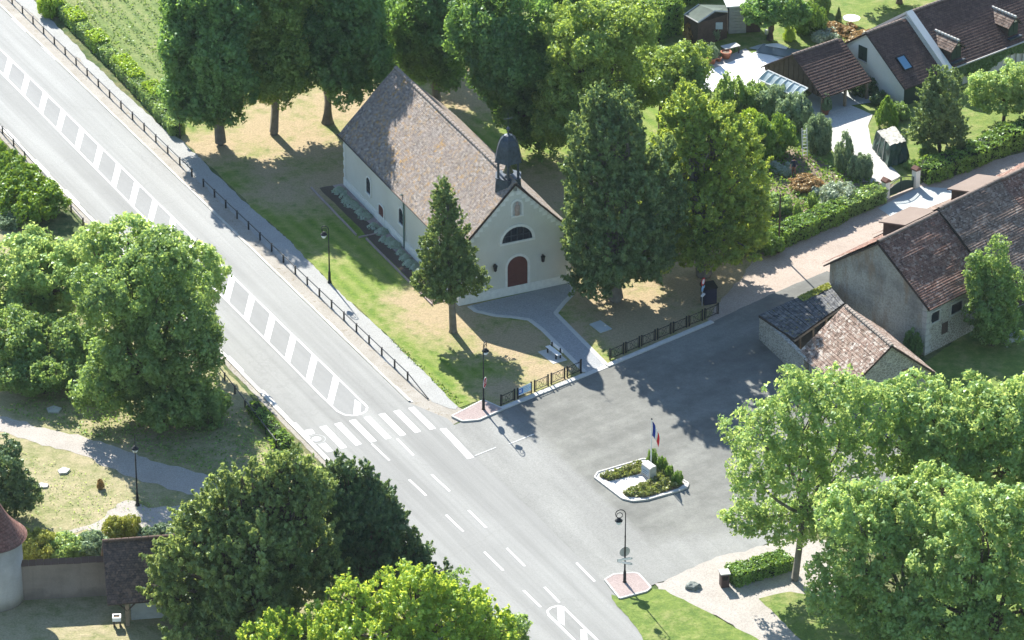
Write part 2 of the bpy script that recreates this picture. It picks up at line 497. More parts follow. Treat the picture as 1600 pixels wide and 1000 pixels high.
M['logoblue'] = plain('banner logo blue', (0.01, 0.13, 0.5), 0.6, var=0.05, bump=0)
M['bark'] = plain('bark', (0.12, 0.095, 0.07), 0.95, var=0.35, scale=2, bump=0.8)
M['barkgrey'] = plain('grey bark', (0.17, 0.155, 0.125), 0.95, var=0.3, scale=2, bump=0.8)
M['pot'] = plain('terracotta', (0.42, 0.17, 0.10), 0.85, var=0.15)
M['tarp'] = plain('dark green tarpaulin', (0.03, 0.07, 0.055), 0.4, var=0.3, scale=2, bump=0.8)
M['tarptop'] = plain('littered grey tarpaulin', (0.33, 0.32, 0.27), 0.7, var=0.5, scale=4, bump=0.8)
M['felt'] = plain('grey green roofing felt', (0.10, 0.125, 0.10), 0.9, var=0.25, scale=1)
M['block'] = plain('concrete block', (0.36, 0.38, 0.36), 0.9, var=0.12)
M['poly'] = plain('clear polycarbonate', (0.42, 0.50, 0.52), 0.12, var=0.1, bump=0)
M['skylight'] = plain('skylight glass', (0.16, 0.30, 0.42), 0.05, var=0.05, bump=0)
M['painted_slab'] = plain('blue grey painted shade', (0.09, 0.13, 0.15), 0.4, var=0.15)  # shade lying on the terrace, put into a dark colour
M['skin'] = plain('skin', (0.5, 0.3, 0.22), 0.6, var=0.05, bump=0)
M['navy'] = plain('navy cloth', (0.02, 0.03, 0.07), 0.8, var=0.1)
M['tan'] = plain('reddish brown cloth', (0.3, 0.14, 0.1), 0.8, var=0.1)
M['hair'] = plain('dark hair', (0.03, 0.025, 0.02), 0.8, var=0.1)
M['moss'] = plain('yellow moss', (0.36, 0.29, 0.03), 0.95, var=0.3)
# leaves
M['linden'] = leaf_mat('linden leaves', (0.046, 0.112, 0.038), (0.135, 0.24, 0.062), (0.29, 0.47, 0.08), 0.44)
M['lindenpale'] = leaf_mat('pale linden leaves', (0.085, 0.16, 0.03), (0.22, 0.30, 0.065), (0.44, 0.56, 0.09), 0.45)  # paler leaf tone, used over whole crowns
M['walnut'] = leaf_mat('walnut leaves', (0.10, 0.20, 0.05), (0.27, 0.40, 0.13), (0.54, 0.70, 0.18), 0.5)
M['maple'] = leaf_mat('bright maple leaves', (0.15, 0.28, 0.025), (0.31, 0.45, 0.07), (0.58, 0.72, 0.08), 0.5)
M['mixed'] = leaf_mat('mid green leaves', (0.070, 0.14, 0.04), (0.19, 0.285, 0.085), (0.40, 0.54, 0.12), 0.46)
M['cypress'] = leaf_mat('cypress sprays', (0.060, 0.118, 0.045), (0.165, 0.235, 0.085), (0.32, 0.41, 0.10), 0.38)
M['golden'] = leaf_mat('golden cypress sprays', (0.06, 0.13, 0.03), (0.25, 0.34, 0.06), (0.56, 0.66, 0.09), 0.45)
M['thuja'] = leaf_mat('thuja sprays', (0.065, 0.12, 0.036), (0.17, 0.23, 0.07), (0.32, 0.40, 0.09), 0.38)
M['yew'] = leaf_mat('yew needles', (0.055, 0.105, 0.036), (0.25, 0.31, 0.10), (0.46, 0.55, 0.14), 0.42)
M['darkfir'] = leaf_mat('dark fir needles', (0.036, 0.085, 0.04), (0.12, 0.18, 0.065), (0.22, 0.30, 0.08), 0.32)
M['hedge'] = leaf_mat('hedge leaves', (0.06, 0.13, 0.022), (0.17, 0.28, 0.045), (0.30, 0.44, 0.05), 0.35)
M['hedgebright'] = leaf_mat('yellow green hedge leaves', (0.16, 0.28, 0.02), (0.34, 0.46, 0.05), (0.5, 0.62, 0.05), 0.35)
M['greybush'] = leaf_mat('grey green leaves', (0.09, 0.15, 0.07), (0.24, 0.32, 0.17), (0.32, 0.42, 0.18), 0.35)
M['yellowbush'] = leaf_mat('yellow leaves', (0.20, 0.23, 0.03), (0.35, 0.36, 0.08), (0.5, 0.5, 0.08), 0.35)
M['rust'] = leaf_mat('rusty flowers', (0.20, 0.12, 0.04), (0.4, 0.26, 0.1), (0.4, 0.25, 0.08), 0.3)
M['pale'] = leaf_mat('pale plants', (0.18, 0.25, 0.14), (0.42, 0.47, 0.34), (0.4, 0.45, 0.25), 0.3)
M['crop'] = leaf_mat('crop leaves', (0.075, 0.13, 0.035), (0.19, 0.26, 0.07), (0.28, 0.4, 0.07), 0.35)
M['core'] = plain('shaded hedge core', (0.016, 0.026, 0.011), 1.0, var=0.3, bump=0)  # near-black solid core, the hedge's inner shade put into its colour

# ------------------------------------------------------------------ mesh helpers
class MB:
    def __init__(s):
        s.v = []; s.f = []; s.mi = []; s.uv = {}
    def vert(s, p):
        s.v.append((p[0], p[1], p[2])); return len(s.v) - 1
    def face(s, idx, m=0, uv=None):
        s.f.append(tuple(idx)); s.mi.append(m)
        if uv: s.uv[len(s.f) - 1] = uv
    def poly(s, pts, m=0, uv=None):
        s.face([s.vert(p) for p in pts], m, uv)
    def box(s, lo, hi, m=0, T=None):
        x0, y0, z0 = lo; x1, y1, z1 = hi
        c = [(x0, y0, z0), (x1, y0, z0), (x1, y1, z0), (x0, y1, z0), (x0, y0, z1), (x1, y0, z1), (x1, y1, z1), (x0, y1, z1)]
        if T: c = [T @ Vector(p) for p in c]
        i = [s.vert(p) for p in c]
        for q in ((0, 3, 2, 1), (4, 5, 6, 7), (0, 1, 5, 4), (1, 2, 6, 5), (2, 3, 7, 6), (3, 0, 4, 7)):
            s.face([i[k] for k in q], m)
        return s
    def prism(s, pts, dvec, m=0):
        """extrude polygon (list of 3D pts) by dvec"""
        n = len(pts); d = Vector(dvec)
        a = [s.vert(p) for p in pts]
        b = [s.vert(Vector(p) + d) for p in pts]
        s.face(a[::-1], m); s.face(b, m)
        for i in range(n):
            j = (i + 1) % n
            s.face((a[i], a[j], b[j], b[i]), m)
        return s
    def tube(s, pts, rad, sides=8, m=0, cap=True):
        pts = [Vector(p) for p in pts]
        if isinstance(rad, (int, float)): rad = [rad] * len(pts)
        rings = []
        up = Vector((0, 0, 1))
        for i, p in enumerate(pts):
            d = (pts[min(i + 1, len(pts) - 1)] - pts[max(i - 1, 0)])
            if d.length < 1e-9: d = up.copy()
            d.normalize()
            a = d.cross(up)
            if a.length < 0.05: a = d.cross(Vector((0, 1, 0)))
            a.normalize(); b = d.cross(a)
            rings.append([s.vert(p + (a * math.cos(2 * math.pi * k / sides) + b * math.sin(2 * math.pi * k / sides)) * rad[i]) for k in range(sides)])
        for i in range(len(rings) - 1):
            for k in range(sides):
                q = (k + 1) % sides
                s.face((rings[i][k], rings[i][q], rings[i + 1][q], rings[i + 1][k]), m)
        if cap:
            s.face(rings[0][::-1], m); s.face(rings[-1], m)
        return s
    def lathe(s, prof, c=(0, 0, 0), sides=12, m=0, rot=0.0, sx=1, sy=1):
        rings = []
        for r, z in prof:
            rings.append([s.vert((c[0] + r * sx * math.cos(rot + 2 * math.pi * k / sides), c[1] + r * sy * math.sin(rot + 2 * math.pi * k / sides), c[2] + z)) for k in range(sides)])
        for i in range(len(rings) - 1):
            for k in range(sides):
                q = (k + 1) % sides
                s.face((rings[i][k], rings[i][q], rings[i + 1][q], rings[i + 1][k]), m)
        s.face(rings[0][::-1], m); s.face(rings[-1], m)
        return s
    def mesh(s, name, mats):
        me = bpy.data.meshes.new(name)
        me.from_pydata(s.v, [], s.f)
        for m in (mats if isinstance(mats, (list, tuple)) else [mats]):
            me.materials.append(m)
        me.polygons.foreach_set('material_index', s.mi)
        if s.uv:
            ul = me.uv_layers.new(name='UVMap')
            for fi, uvs in s.uv.items():
                p = me.polygons[fi]
                for k, li in enumerate(p.loop_indices):
                    ul.data[li].uv = uvs[k]
        me.update()
        return me
    def build(s, name, mats, parent=None, **kw):
        return link(name, s.mesh(name, mats), parent, **kw)

def link(name, me, parent=None, loc=None, rot=None, scale=None):
    o = bpy.data.objects.new(name, me)
    col.objects.link(o)
    if parent is not None: o.parent = parent
    if loc is not None: o.location = loc
    if rot is not None: o.rotation_euler = (0, 0, rot) if isinstance(rot, (int, float)) else rot
    if scale is not None: o.scale = scale
    return o
def tag(o, label=None, cat=None, group=None, kind=None):
    if label: o['label'] = label
    if cat: o['category'] = cat
    if group: o['group'] = group
    if kind: o['kind'] = kind
    return o
def thing(name, loc, rot, label, cat, group=None):
    o = bpy.data.objects.new(name, None)
    col.objects.link(o)
    o.location = (loc[0], loc[1], loc[2] if len(loc) > 2 else 0)
    o.rotation_euler = (0, 0, rot)
    o.empty_display_size = 0.3
    return tag(o, label, cat, group)
def smooth(o):
    o.data.polygons.foreach_set('use_smooth', [True] * len(o.data.polygons))
    return o

def wob(pts, step=0.5, amp=0.1, seed=0):
    """subdivide a closed outline and make it uneven"""
    out = []
    n = len(pts)
    for i in range(n):
        a, b = pts[i], pts[(i + 1) % n]
        d = b - a; L = d.length
        k = max(1, int(L / step))
        nrm = Vector((-d.y, d.x, 0)).normalized() if L > 1e-6 else Vector((0, 0, 0))
        for j in range(k):
            p = a + d * (j / k)
            w = mnoise.noise(Vector((p.x * 1.3 + seed, p.y * 1.3, seed))) * amp * 1.6 + mnoise.noise(Vector((p.x * .35, p.y * .35, seed + 9))) * amp * 2
            if j == 0: w *= 0.3
            out.append(p + nrm * w)
    return out

def sheet(name, px, z, mat, amp=0.08, step=0.5, parent=None, seed=0, kind='structure', world=None):
    pts = world if world else [P(x, y) for x, y in px]
    pts = [Vector((p.x, p.y, 0)) for p in pts]
    if amp: pts = wob(pts, step, amp, seed)
    mb = MB()
    tris = tessellate_polygon([[Vector((p.x, p.y, 0)) for p in pts]])
    idx = [mb.vert((p.x, p.y, z)) for p in pts]
    for t in tris:
        a, b, c = (pts[i] for i in t)
        if (b - a).cross(c - a).z < 0: t = t[::-1]
        mb.face([idx[i] for i in t])
    o = mb.build(name, mat, parent)
    if parent is None: o['kind'] = kind
    return o

# numpy leaf cloud ---------------------------------------------------------
def leaf_mesh(name, pos, nrm, size, tint, mat, asp=1.0, rng=None, core=None):
    n = len(pos)
    rng = rng or np.random.default_rng(1)
    nrm = nrm / (np.linalg.norm(nrm, axis=1, keepdims=True) + 1e-9)
    rv = rng.normal(size=(n, 3))
    if asp > 1.2:                       # sprays hang roughly upright
        rv = rv * 0.5 + np.array([0, 0, 1.0])
    a = np.cross(nrm, rv); a /= (np.linalg.norm(a, axis=1, keepdims=True) + 1e-9)
    b = np.cross(nrm, a)
    sz = size * rng.uniform(0.65, 1.3, (n, 1))
    w = a * sz * 0.55 / math.sqrt(asp); h = b * sz * 0.6 * math.sqrt(asp)
    V = np.empty((n, 3, 3))
    V[:, 0] = pos + h
    V[:, 1] = pos - h * 0.7 + w
    V[:, 2] = pos - h * 0.7 - w
    V = V.reshape(-1, 3)
    T = np.repeat(tint, 3)
    mats = [mat]
    nt = n * 3
    loops = np.arange(nt, dtype=np.int32)
    mi = np.zeros(n, dtype=np.int32)
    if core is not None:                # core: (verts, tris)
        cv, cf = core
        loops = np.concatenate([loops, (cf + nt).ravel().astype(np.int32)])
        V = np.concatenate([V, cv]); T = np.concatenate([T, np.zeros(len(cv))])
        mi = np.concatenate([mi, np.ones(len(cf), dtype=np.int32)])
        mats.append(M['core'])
    me = bpy.data.meshes.new(name)
    me.vertices.add(len(V)); me.vertices.foreach_set('co', V.ravel().astype(np.float32))
    me.loops.add(len(loops)); me.loops.foreach_set('vertex_index', loops)
    nf = len(loops) // 3
    me.polygons.add(nf)
    me.polygons.foreach_set('loop_start', np.arange(0, nf * 3, 3, dtype=np.int32))
    me.polygons.foreach_set('loop_total', np.full(nf, 3, dtype=np.int32))
    me.polygons.foreach_set('material_index', mi)
    at = me.attributes.new('tint', 'FLOAT', 'POINT')
    at.data.foreach_set('value', np.clip(T, 0, 1).astype(np.float32))
    for m in mats: me.materials.append(m)
    me.update(); me.validate()
    return me

def unitv(rng, n):
    d = rng.normal(size=(n, 3))
    return d / np.linalg.norm(d, axis=1, keepdims=True)

def crown_cloud(lobes, rng, rc=0.75, dens=55, zmin=-0.75, style='round', fill=0.35, sub=True):
    """lobes: (cx,cy,cz,rx,ry,rz) -> pos, nrm, tint"""
    PP, NN, TT = [], [], []
    big_ = list(lobes)
    if style != 'cone' and sub:
        out = []
        for (cx, cy, cz, rx, ry, rz) in lobes:
            if min(rx, ry, rz) < 0.9:
                out.append((cx, cy, cz, rx, ry, rz)); continue
            out.append((cx, cy, cz, rx * .78, ry * .78, rz * .78))
            m = 9
            dd_ = unitv(rng, m * 3); dd_ = dd_[dd_[:, 2] > -0.55][:m]
            for d in dd_:
                q = rng.uniform(.26, .54); e_ = rng.uniform(.60, .86)
                vz = 1.25 if style in ('weep', 'column', 'frond') else 1.0
                out.append((cx + d[0] * rx * e_, cy + d[1] * ry * e_, cz + d[2] * rz * e_, rx * q, ry * q, rz * q * vz))
        lobes = out
    for (cx, cy, cz, rx, ry, rz) in lobes:
        c = np.array([cx, cy, cz]); Rv = np.array([rx, ry, rz])
        p = 1.6
        area = 4 * math.pi * (((rx * ry) ** p + (rx * rz) ** p + (ry * rz) ** p) / 3) ** (1 / p)
        r = min(rc, 0.45 * min(rx, ry, rz) + 0.1)
        K = max(6, int(area / (math.pi * r * r) * 1.15))
        d = unitv(rng, K * 2); d = d[d[:, 2] > zmin][:K]
        K = len(d)
        rad = rng.uniform(0.72, 1.04, (K, 1))
        if style == 'cone':
            zz = d[:, 2:3]
            k = np.clip((1 - zz) / 1.25, 0.0, 1.0) ** 0.75 * 1.05
            sc = np.concatenate([k, k, np.ones_like(k)], axis=1)
            hxy = d[:, :2] / (np.linalg.norm(d[:, :2], axis=1, keepdims=True) + 1e-6)
            dd = np.concatenate([hxy, zz], axis=1) * sc
            cc = dd * Rv * np.concatenate([rad, rad, np.ones_like(rad)], axis=1)
        else:
            cc = d * Rv * rad
        per = max(8, int(area * dens / K))
        crr = r * rng.uniform(0.65, 1.25, (K, 1))
        ct = rng.uniform(-0.2, 0.2, K) + rng.uniform(-.16, .16)
        e = unitv(rng, K * per)
        dn = np.repeat(d / Rv * min(rx, ry, rz), per, axis=0)
        e = e + dn * 0.65 + np.array([0, 0, 0.15])
        e /= np.linalg.norm(e, axis=1, keepdims=True)
        off = e * np.repeat(crr, per, axis=0) * rng.uniform(0.45, 1.08, (K * per, 1))
        if style == 'frond':
            fd = d / Rv * min(rx, ry, rz) + np.array([0, 0, .55]) + rng.normal(size=d.shape) * .18
            fd /= np.linalg.norm(fd, axis=1, keepdims=True)
            fl = r * rng.uniform(1.3, 2.7, (K, 1))
            u = rng.uniform(0, 1, (K * per, 1))
            off = off * (.16 + .62 * (1 - u) ** .8) + np.repeat(fd * fl, per, axis=0) * (u - .45)
        if style == 'cone':
            off[:, 2] *= 1.5
        elif style == 'weep':
            off[:, 2] *= 1.25
            off[:, 2] -= 0.25 * r
        pos = c + np.repeat(cc, per, axis=0) + off
        nr = e + rng.normal(size=e.shape) * 0.45
        tint = 0.42 + np.repeat(ct, per) + rng.uniform(-0.28, 0.34, K * per)
        PP.append(pos); NN.append(nr); TT.append(tint)
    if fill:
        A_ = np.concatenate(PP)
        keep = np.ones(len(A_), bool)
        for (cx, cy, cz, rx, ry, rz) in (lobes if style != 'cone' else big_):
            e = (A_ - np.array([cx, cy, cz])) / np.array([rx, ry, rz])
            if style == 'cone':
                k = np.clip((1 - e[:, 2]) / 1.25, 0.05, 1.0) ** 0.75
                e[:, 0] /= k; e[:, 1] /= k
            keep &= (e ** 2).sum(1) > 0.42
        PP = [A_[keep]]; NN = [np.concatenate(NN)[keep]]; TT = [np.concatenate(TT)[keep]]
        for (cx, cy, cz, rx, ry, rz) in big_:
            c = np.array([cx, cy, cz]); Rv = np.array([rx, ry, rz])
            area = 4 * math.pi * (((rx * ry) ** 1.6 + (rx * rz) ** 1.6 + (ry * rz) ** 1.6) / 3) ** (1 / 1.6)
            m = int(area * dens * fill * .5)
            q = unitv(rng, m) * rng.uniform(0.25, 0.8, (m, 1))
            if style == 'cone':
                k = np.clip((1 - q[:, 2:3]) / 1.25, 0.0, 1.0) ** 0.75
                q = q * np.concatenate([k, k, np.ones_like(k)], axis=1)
            PP.append(c + q * Rv); NN.append(rng.normal(size=(m, 3))); TT.append(rng.uniform(0, 0.4, m))  # inner leaves tinted darker, the crown's inner shade put into colour
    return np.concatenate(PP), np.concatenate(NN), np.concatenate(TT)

def limb(mb, a, b, r0, r1, rnd, n=5, bend=0.12):
    a = Vector(a); b = Vector(b); L = (b - a).length
    pts = []; rr = []
    off = Vector((rnd.uniform(-1, 1), rnd.uniform(-1, 1), rnd.uniform(-.2, .5))) * L * bend
    for i in range(n + 1):
        t = i / n
        pts.append(a.lerp(b, t) + off * math.sin(math.pi * t)); rr.append(r0 + (r1 - r0) * t)
    mb.tube(pts, rr, 7)

def tree(name, base, lobes, mat, label, cat='tree', group=None, leaf=0.3, rc=0.75, dens=50, style='round', trunk=0.3,
         seed=1, asp=1.0, fill=0.35, bark='bark', zmin=-0.75, split=0.45, tdark=0.0):
    """base px; lobes: (px, py, rx_px, ry_px[, depth offset m])"""
    rng = np.random.default_rng(seed); rnd = random.Random(seed)
    B = P(*base)
    root = thing(name, B, 0, label, cat, group)
    L3 = []
    for lb_ in lobes:
        px, py, rx, ry = lb_[:4]; dy = lb_[4] if len(lb_) > 4 else 0
        c = PY(px, py, B.y + dy)
        k = scl(c)
        rxm = rx / k; rym = ry / k
        dm = rxm if len(lb_) < 6 else lb_[5]
        rz = math.sqrt(max(rym ** 2 - (dm * math.sin(TH)) ** 2, (0.35 * rym) ** 2)) / math.cos(TH)
        L3.append((c.x - B.x, c.y - B.y, max(c.z, rz * 0.5), rxm, dm, rz))
    leaf *= 0.80; dens *= 1.15
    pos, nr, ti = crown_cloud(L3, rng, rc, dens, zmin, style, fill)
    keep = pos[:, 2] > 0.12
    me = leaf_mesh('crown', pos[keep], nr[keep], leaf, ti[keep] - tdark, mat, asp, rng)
    link('crown', me, root)
    mb = MB()
    top = max(L3, key=lambda q: q[2] + q[5])
    tot = top[2] + top[5] * 0.55
    low = min(q[2] - q[5] for q in L3)
    sp = Vector((top[0] * split * .5, top[1] * split * .5, max(0.8, low + (tot - low) * 0.18)))
    mb.tube([(0, 0, -0.2), (0, 0, 0.25), sp * 0.5 + Vector((rnd.uniform(-.1, .1), 0, 0)), sp], [trunk * 1.5, trunk * 1.1, trunk * 0.95, trunk * 0.8], 10)
    for q in L3:
        c = Vector(q[:3])
        limb(mb, sp, c, trunk * 0.6, trunk * 0.2, rnd)
        for i in range(4 if style != 'cone' else 2):
            a = rnd.uniform(0, 6.28)
            e = c + Vector((math.cos(a) * q[3] * .7, math.sin(a) * q[4] * .7, rnd.uniform(-.1, .6) * q[5]))
            limb(mb, c.lerp(sp, 0.35), e, trunk * 0.28, trunk * 0.06, rnd, 4)
    smooth(mb.build('trunk', M[bark], root))
    return root

_bush = {}
def bush_mesh(kind, matk):
    key = (kind, matk)
    if key in _bush: return _bush[key]
    rng = np.random.default_rng(len(_bush) + 40)
    if kind == 'round':
        L = [(0, 0, .5, .85, .85, .5), (.35, .2, .45, .55, .6, .42), (-.35, -.2, .4, .55, .55, .4), (.1, -.4, .35, .5, .45, .35)]
        p, n, t = crown_cloud(L, rng, .2, 620, -0.9, 'round', .3); sz = .085
    elif kind == 'tall':
        L = [(0, 0, .5, .62, .62, .52), (.15, .1, .3, .75, .7, .33)]
        p, n, t = crown_cloud(L, rng, .2, 560, -0.9, 'round', .3); sz = .085
    elif kind == 'cone':
        L = [(0, 0, .5, .9, .9, .52)]
        p, n, t = crown_cloud(L, rng, .14, 620, -0.95, 'cone', .4); sz = .08
    elif kind == 'low':
        L = [(rng.uniform(-.7, .7), rng.uniform(-.7, .7), .3, .45, .45, .4) for i in range(6)]
        p, n, t = crown_cloud(L, rng, .2, 300, -0.6, 'round', .1); sz = .12
    else:  # rosette
        n_ = 130
        a = rng.uniform(0, 6.28, n_); r = rng.uniform(.1, 1, n_)
        p = np.stack([np.cos(a) * r, np.sin(a) * r, (1 - r) * .8 + .15 + rng.uniform(-.1, .1, n_)], 1)
        n = np.stack([np.cos(a) * .5, np.sin(a) * .5, np.full(n_, 1.0)], 1); t = rng.uniform(.2, 1, n_); sz = .42
    k = p[:, 2] > 0.01
    me = leaf_mesh('foliage', p[k], n[k], sz, t[k], M[matk], 1.0, rng)
    _bush[key] = me
    return me
def bush(name, px, py, r, h, kind, matk, label, cat='shrub', group=None, rot=None):
    b = P(px, py)
    o = link(name, bush_mesh(kind, matk), None, b, rot if rot is not None else (px * 1.7 + py) % 6.28, (r, r * .95, h))
    return tag(o, label, cat, group)

def hedge(name, px, width, height, matk, label, leaf=0.16, dens=110, seed=3, cat='hedge', group=None, rough=0.12, world=None):
    """clipped hedge along a pixel polyline at ground level (centre line)"""
    rng = np.random.default_rng(seed)
    pts = world or [P(x, y) for x, y in px]
    o0 = pts[0].copy()
    PP, NN, TT = [], [], []
    mb_v, mb_f = [], []
    for a, b in zip(pts[:-1], pts[1:]):
        d = b - a; L = d.length; d.normalize(); nx = Vector((-d.y, d.x, 0))
        a = a - o0
        w2 = width / 2
        for part, area in (('top', L * width), ('s1', L * height), ('s2', L * height), ('e1', width * height), ('e2', width * height)):
            n = int(area * dens)
            if n < 3: continue
            u = rng.uniform(0, L, n); vv = rng.uniform(-w2, w2, n); zz = rng.uniform(0.05, height, n)
            if part == 'top': zz[:] = height; nn = (0, 0, 1)
            elif part == 's1': vv[:] = w2; nn = (nx.x, nx.y, .3)
            elif part == 's2': vv[:] = -w2; nn = (-nx.x, -nx.y, .3)
            elif part == 'e1': u[:] = 0; nn = (-d.x, -d.y, .3)
            else: u[:] = L; nn = (d.x, d.y, .3)
            ph = np.sin(u * 2.1 + seed) * .5 + np.sin(u * 5.3 + vv * 4) * .35 + np.sin(zz * 7 + u * 3) * .3
            o = rng.normal(size=(n, 3)) * 0.045 + np.array(nn) * (ph * rough * .6)[:, None]
            p = np.stack([a.x + d.x * u + nx.x * vv, a.y + d.y * u + nx.y * vv, zz], 1) + o
            PP.append(p); NN.append(np.array(nn) + rng.normal(size=(n, 3)) * .6)
            TT.append(.45 + ph * .15 + rng.uniform(-.35, .4, n))
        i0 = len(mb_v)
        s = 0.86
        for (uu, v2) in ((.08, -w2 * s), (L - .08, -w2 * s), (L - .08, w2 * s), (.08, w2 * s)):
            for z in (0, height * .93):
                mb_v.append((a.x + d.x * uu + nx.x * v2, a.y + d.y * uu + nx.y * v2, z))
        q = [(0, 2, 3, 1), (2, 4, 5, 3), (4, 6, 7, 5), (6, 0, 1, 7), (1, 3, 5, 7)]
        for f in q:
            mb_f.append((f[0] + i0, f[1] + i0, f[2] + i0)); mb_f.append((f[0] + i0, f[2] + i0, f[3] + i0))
    me = leaf_mesh(name, np.concatenate(PP), np.concatenate(NN), leaf, np.concatenate(TT), M[matk], 1.0, rng,
                   core=(np.array(mb_v), np.array(mb_f)))
    o = link(name, me, None, o0)
    return tag(o, label, cat, group)

def scatter(name, px, n, hmax, leaf, matk, seed=5, rows=None, z0=0.03, label=None):
    """uncountable low plants spread over an area (stuff)"""
    rng = np.random.default_rng(seed)
    poly = np.array([[P(x, y).x, P(x, y).y] for x, y in px])
    lo, hi = poly.min(0), poly.max(0)
    q = rng.uniform(lo, hi, (n * 3, 2))
    inside = np.zeros(len(q), bool)
    j = len(poly) - 1
    for i in range(len(poly)):
        xi, yi = poly[i]; xj, yj = poly[j]
        c = ((yi > q[:, 1]) != (yj > q[:, 1])) & (q[:, 0] < (xj - xi) * (q[:, 1] - yi) / (yj - yi + 1e-12) + xi)
        inside ^= c; j = i
    q = q[inside][:n]
    if rows:
        ang, per = rows
        t = q[:, 0] * -math.sin(ang) + q[:, 1] * math.cos(ang)
        dens = 0.5 + 0.5 * np.cos(t / per * 2 * math.pi)
        q = q[rng.uniform(0, 1, len(q)) < dens ** 1.3 + .12]
    cl = np.sin(q[:, 0] * .9 + seed) * np.sin(q[:, 1] * .7 + 2 * seed) * .5 + .5
    q = q[rng.uniform(0, 1, len(q)) < .35 + .65 * cl]
    m = len(q)
    z = z0 + rng.uniform(0, 1, m) * hmax
    p = np.stack([q[:, 0], q[:, 1], z], 1)
    me = leaf_mesh(name, p, rng.normal(size=(m, 3)) + np.array([0, 0, .8]), leaf, rng.uniform(0, 1, m), M[matk], 1.0, rng)
    o = link(name, me)
    o['kind'] = 'stuff'
    if label: o['label'] = label
    return o

# ================================================================== THE GROUND
big = MB(); big.poly([(-1500, -900, -0.01), (1500, -900, -0.01), (1500, 3200, -0.01), (-1500, 3200, -0.01)])
tag(big.build('ground', M['ground']), kind='structure')

def yr(x): return 10.6 + 0.967 * x         # right road edge
def yl(x): return 193 + 1.02 * x           # left road edge
road_px = [(-400, yr(-400)), (0, yr(0)), (450, yr(450)), (640, 630), (700, 655), (945, 905), (1060, 1020), (1400, 1362), (1400, 1621), (640, 846), (125, 320), (-400, yl(-400))]
road = sheet('main_road', road_px, 0.03, M['road'], 0)

# churchyard and verges
sheet('verge', [(-300, -310), (42, -10), (320, 285), (672, 622), (715, 635), (735, 650), (700, 668), (640, 640), (450, 455), (0, 20), (-300, -270)], 0.0, M['verge'], 0.1)
sheet('gravel_path', [(-40, -90), (53, 0), (78, 27), (112, 64), (186, 138), (261, 205), (282, 218), (389, 320), (453, 376), (516, 442), (607, 526), (715, 629), (712, 640), (675, 628), (638, 596), (440, 408), (318, 290), (250, 222), (100, 72), (20, -4), (-60, -90)], 0.015, M['gravel'], 0.12)
sheet('churchyard_lawn', [(282, 216), (300, 185), (350, 165), (560, 100), (780, 60), (1010, 120), (1150, 300), (1235, 372), (1200, 410), (1120, 497), (950, 568), (915, 583), (783, 636), (752, 626), (718, 637), (607, 526), (516, 442), (453, 376), (389, 320)], 0.02, M['churchlawn'], 0.1)
sheet('crop_field', [(120, -60), (900, -60), (900, 60), (560, 130), (300, 190), (282, 198), (215, 120), (130, 45), (60, -30)], 0.012, M['field'], 0.15)
sheet('garden_soil', [(1120, 330), (1180, 250), (1250, 230), (1290, 255), (1400, 290), (1370, 312), (1235, 376), (1180, 395)], 0.03, M['soil'], 0.15)
sheet('garden_lawn', [(860, -80), (1800, -80), (1800, 170), (1500, 262), (1385, 306), (1250, 240), (1100, 240), (1000, 100)], 0.008, M['gardenlawn'], 0.2)
sheet('garden_lane', [(1105, 500), (1185, 400), (1235, 374), (1310, 348), (1380, 314), (1430, 290), (1500, 264), (1600, 238), (1900, 130), (1900, 250), (1600, 330), (1290, 470), (1200, 480), (1113, 508)], 0.034, M['lane'], 0.14)
sheet('gate_apron', [(1372, 326), (1438, 292), (1505, 296), (1500, 318), (1410, 352)], 0.05, M['apron'], 0.05)
# side road and square
lot_px = [(700, 668), (742, 652), (785, 640), (915, 586), (946, 575), (1113, 504), (1200, 462), (1292, 424), (1330, 440), (1300, 480), (1255, 585), (1420, 640), (1400, 760), (1240, 830), (1160, 868), (1100, 890), (1020, 915), (990, 930), (955, 920), (750, 720)]
sheet('side_road_and_square', lot_px, 0.038, M['blend'], 0.05)
sheet('worn_ground', [(1028, 926), (1022, 912), (1085, 888), (1130, 868), (1235, 843), (1290, 845), (1300, 885), (1340, 1010), (1190, 1010), (1120, 962), (1060, 938)], 0.045, M['path'], 0.15)
sheet('corner_lawn', [(955, 930), (968, 934), (1018, 920), (1040, 922), (1068, 938), (1120, 966), (1182, 998), (1262, 1056), (1050, 1060)], 0.052, M['rightlawn'], 0.1)
sheet('yard_lawn', [(1185, 936), (1235, 925), (1330, 940), (1600, 900), (1700, 1000), (1400, 1060), (1260, 1010)], 0.055, M['rightlawn'], 0.1)
sheet('yard_grass', [(1395, 640), (1440, 570), (1540, 500), (1800, 400), (1800, 900), (1400, 800)], 0.02, M['rightlawn'], 0.12)
# left side of the road: park
sheet('left_verge', [(-200, 10), (0, 214), (125, 341), (420, 640), (470, 690), (520, 745), (640, 868), (640, 846), (125, 320), (0, 193), (-200, -11)], 0.02, M['verge'], 0.06)
sheet('park_lawn', [(-200, 300), (0, 340), (230, 450), (420, 650), (480, 712), (700, 940), (500, 1100), (-200, 1100)], 0.004, M['parklawn'], 0.1)
sheet('dirt_track', [(-100, 632), (0, 650), (100, 676), (200, 706), (345, 750), (470, 800), (470, 850), (345, 787), (215, 748), (100, 702), (0, 674), (-100, 660)], 0.016, M['path'], 0.22)
sheet('sandy_patch', [(195, 783), (232, 795), (280, 790), (300, 805), (275, 830), (200, 835), (130, 828), (100, 842), (90, 835), (160, 812)], 0.018, M['path'], 0.25)
# church forecourt and path
fore_px = [(735, 478), (744, 487), (774, 494), (800, 496), (827, 500), (848, 516), (915, 584), (947, 572), (868, 491), (882, 473), (893, 462), (896, 450), (890, 442)]
sheet('church_path', fore_px, 0.05, M['fore'], 0)
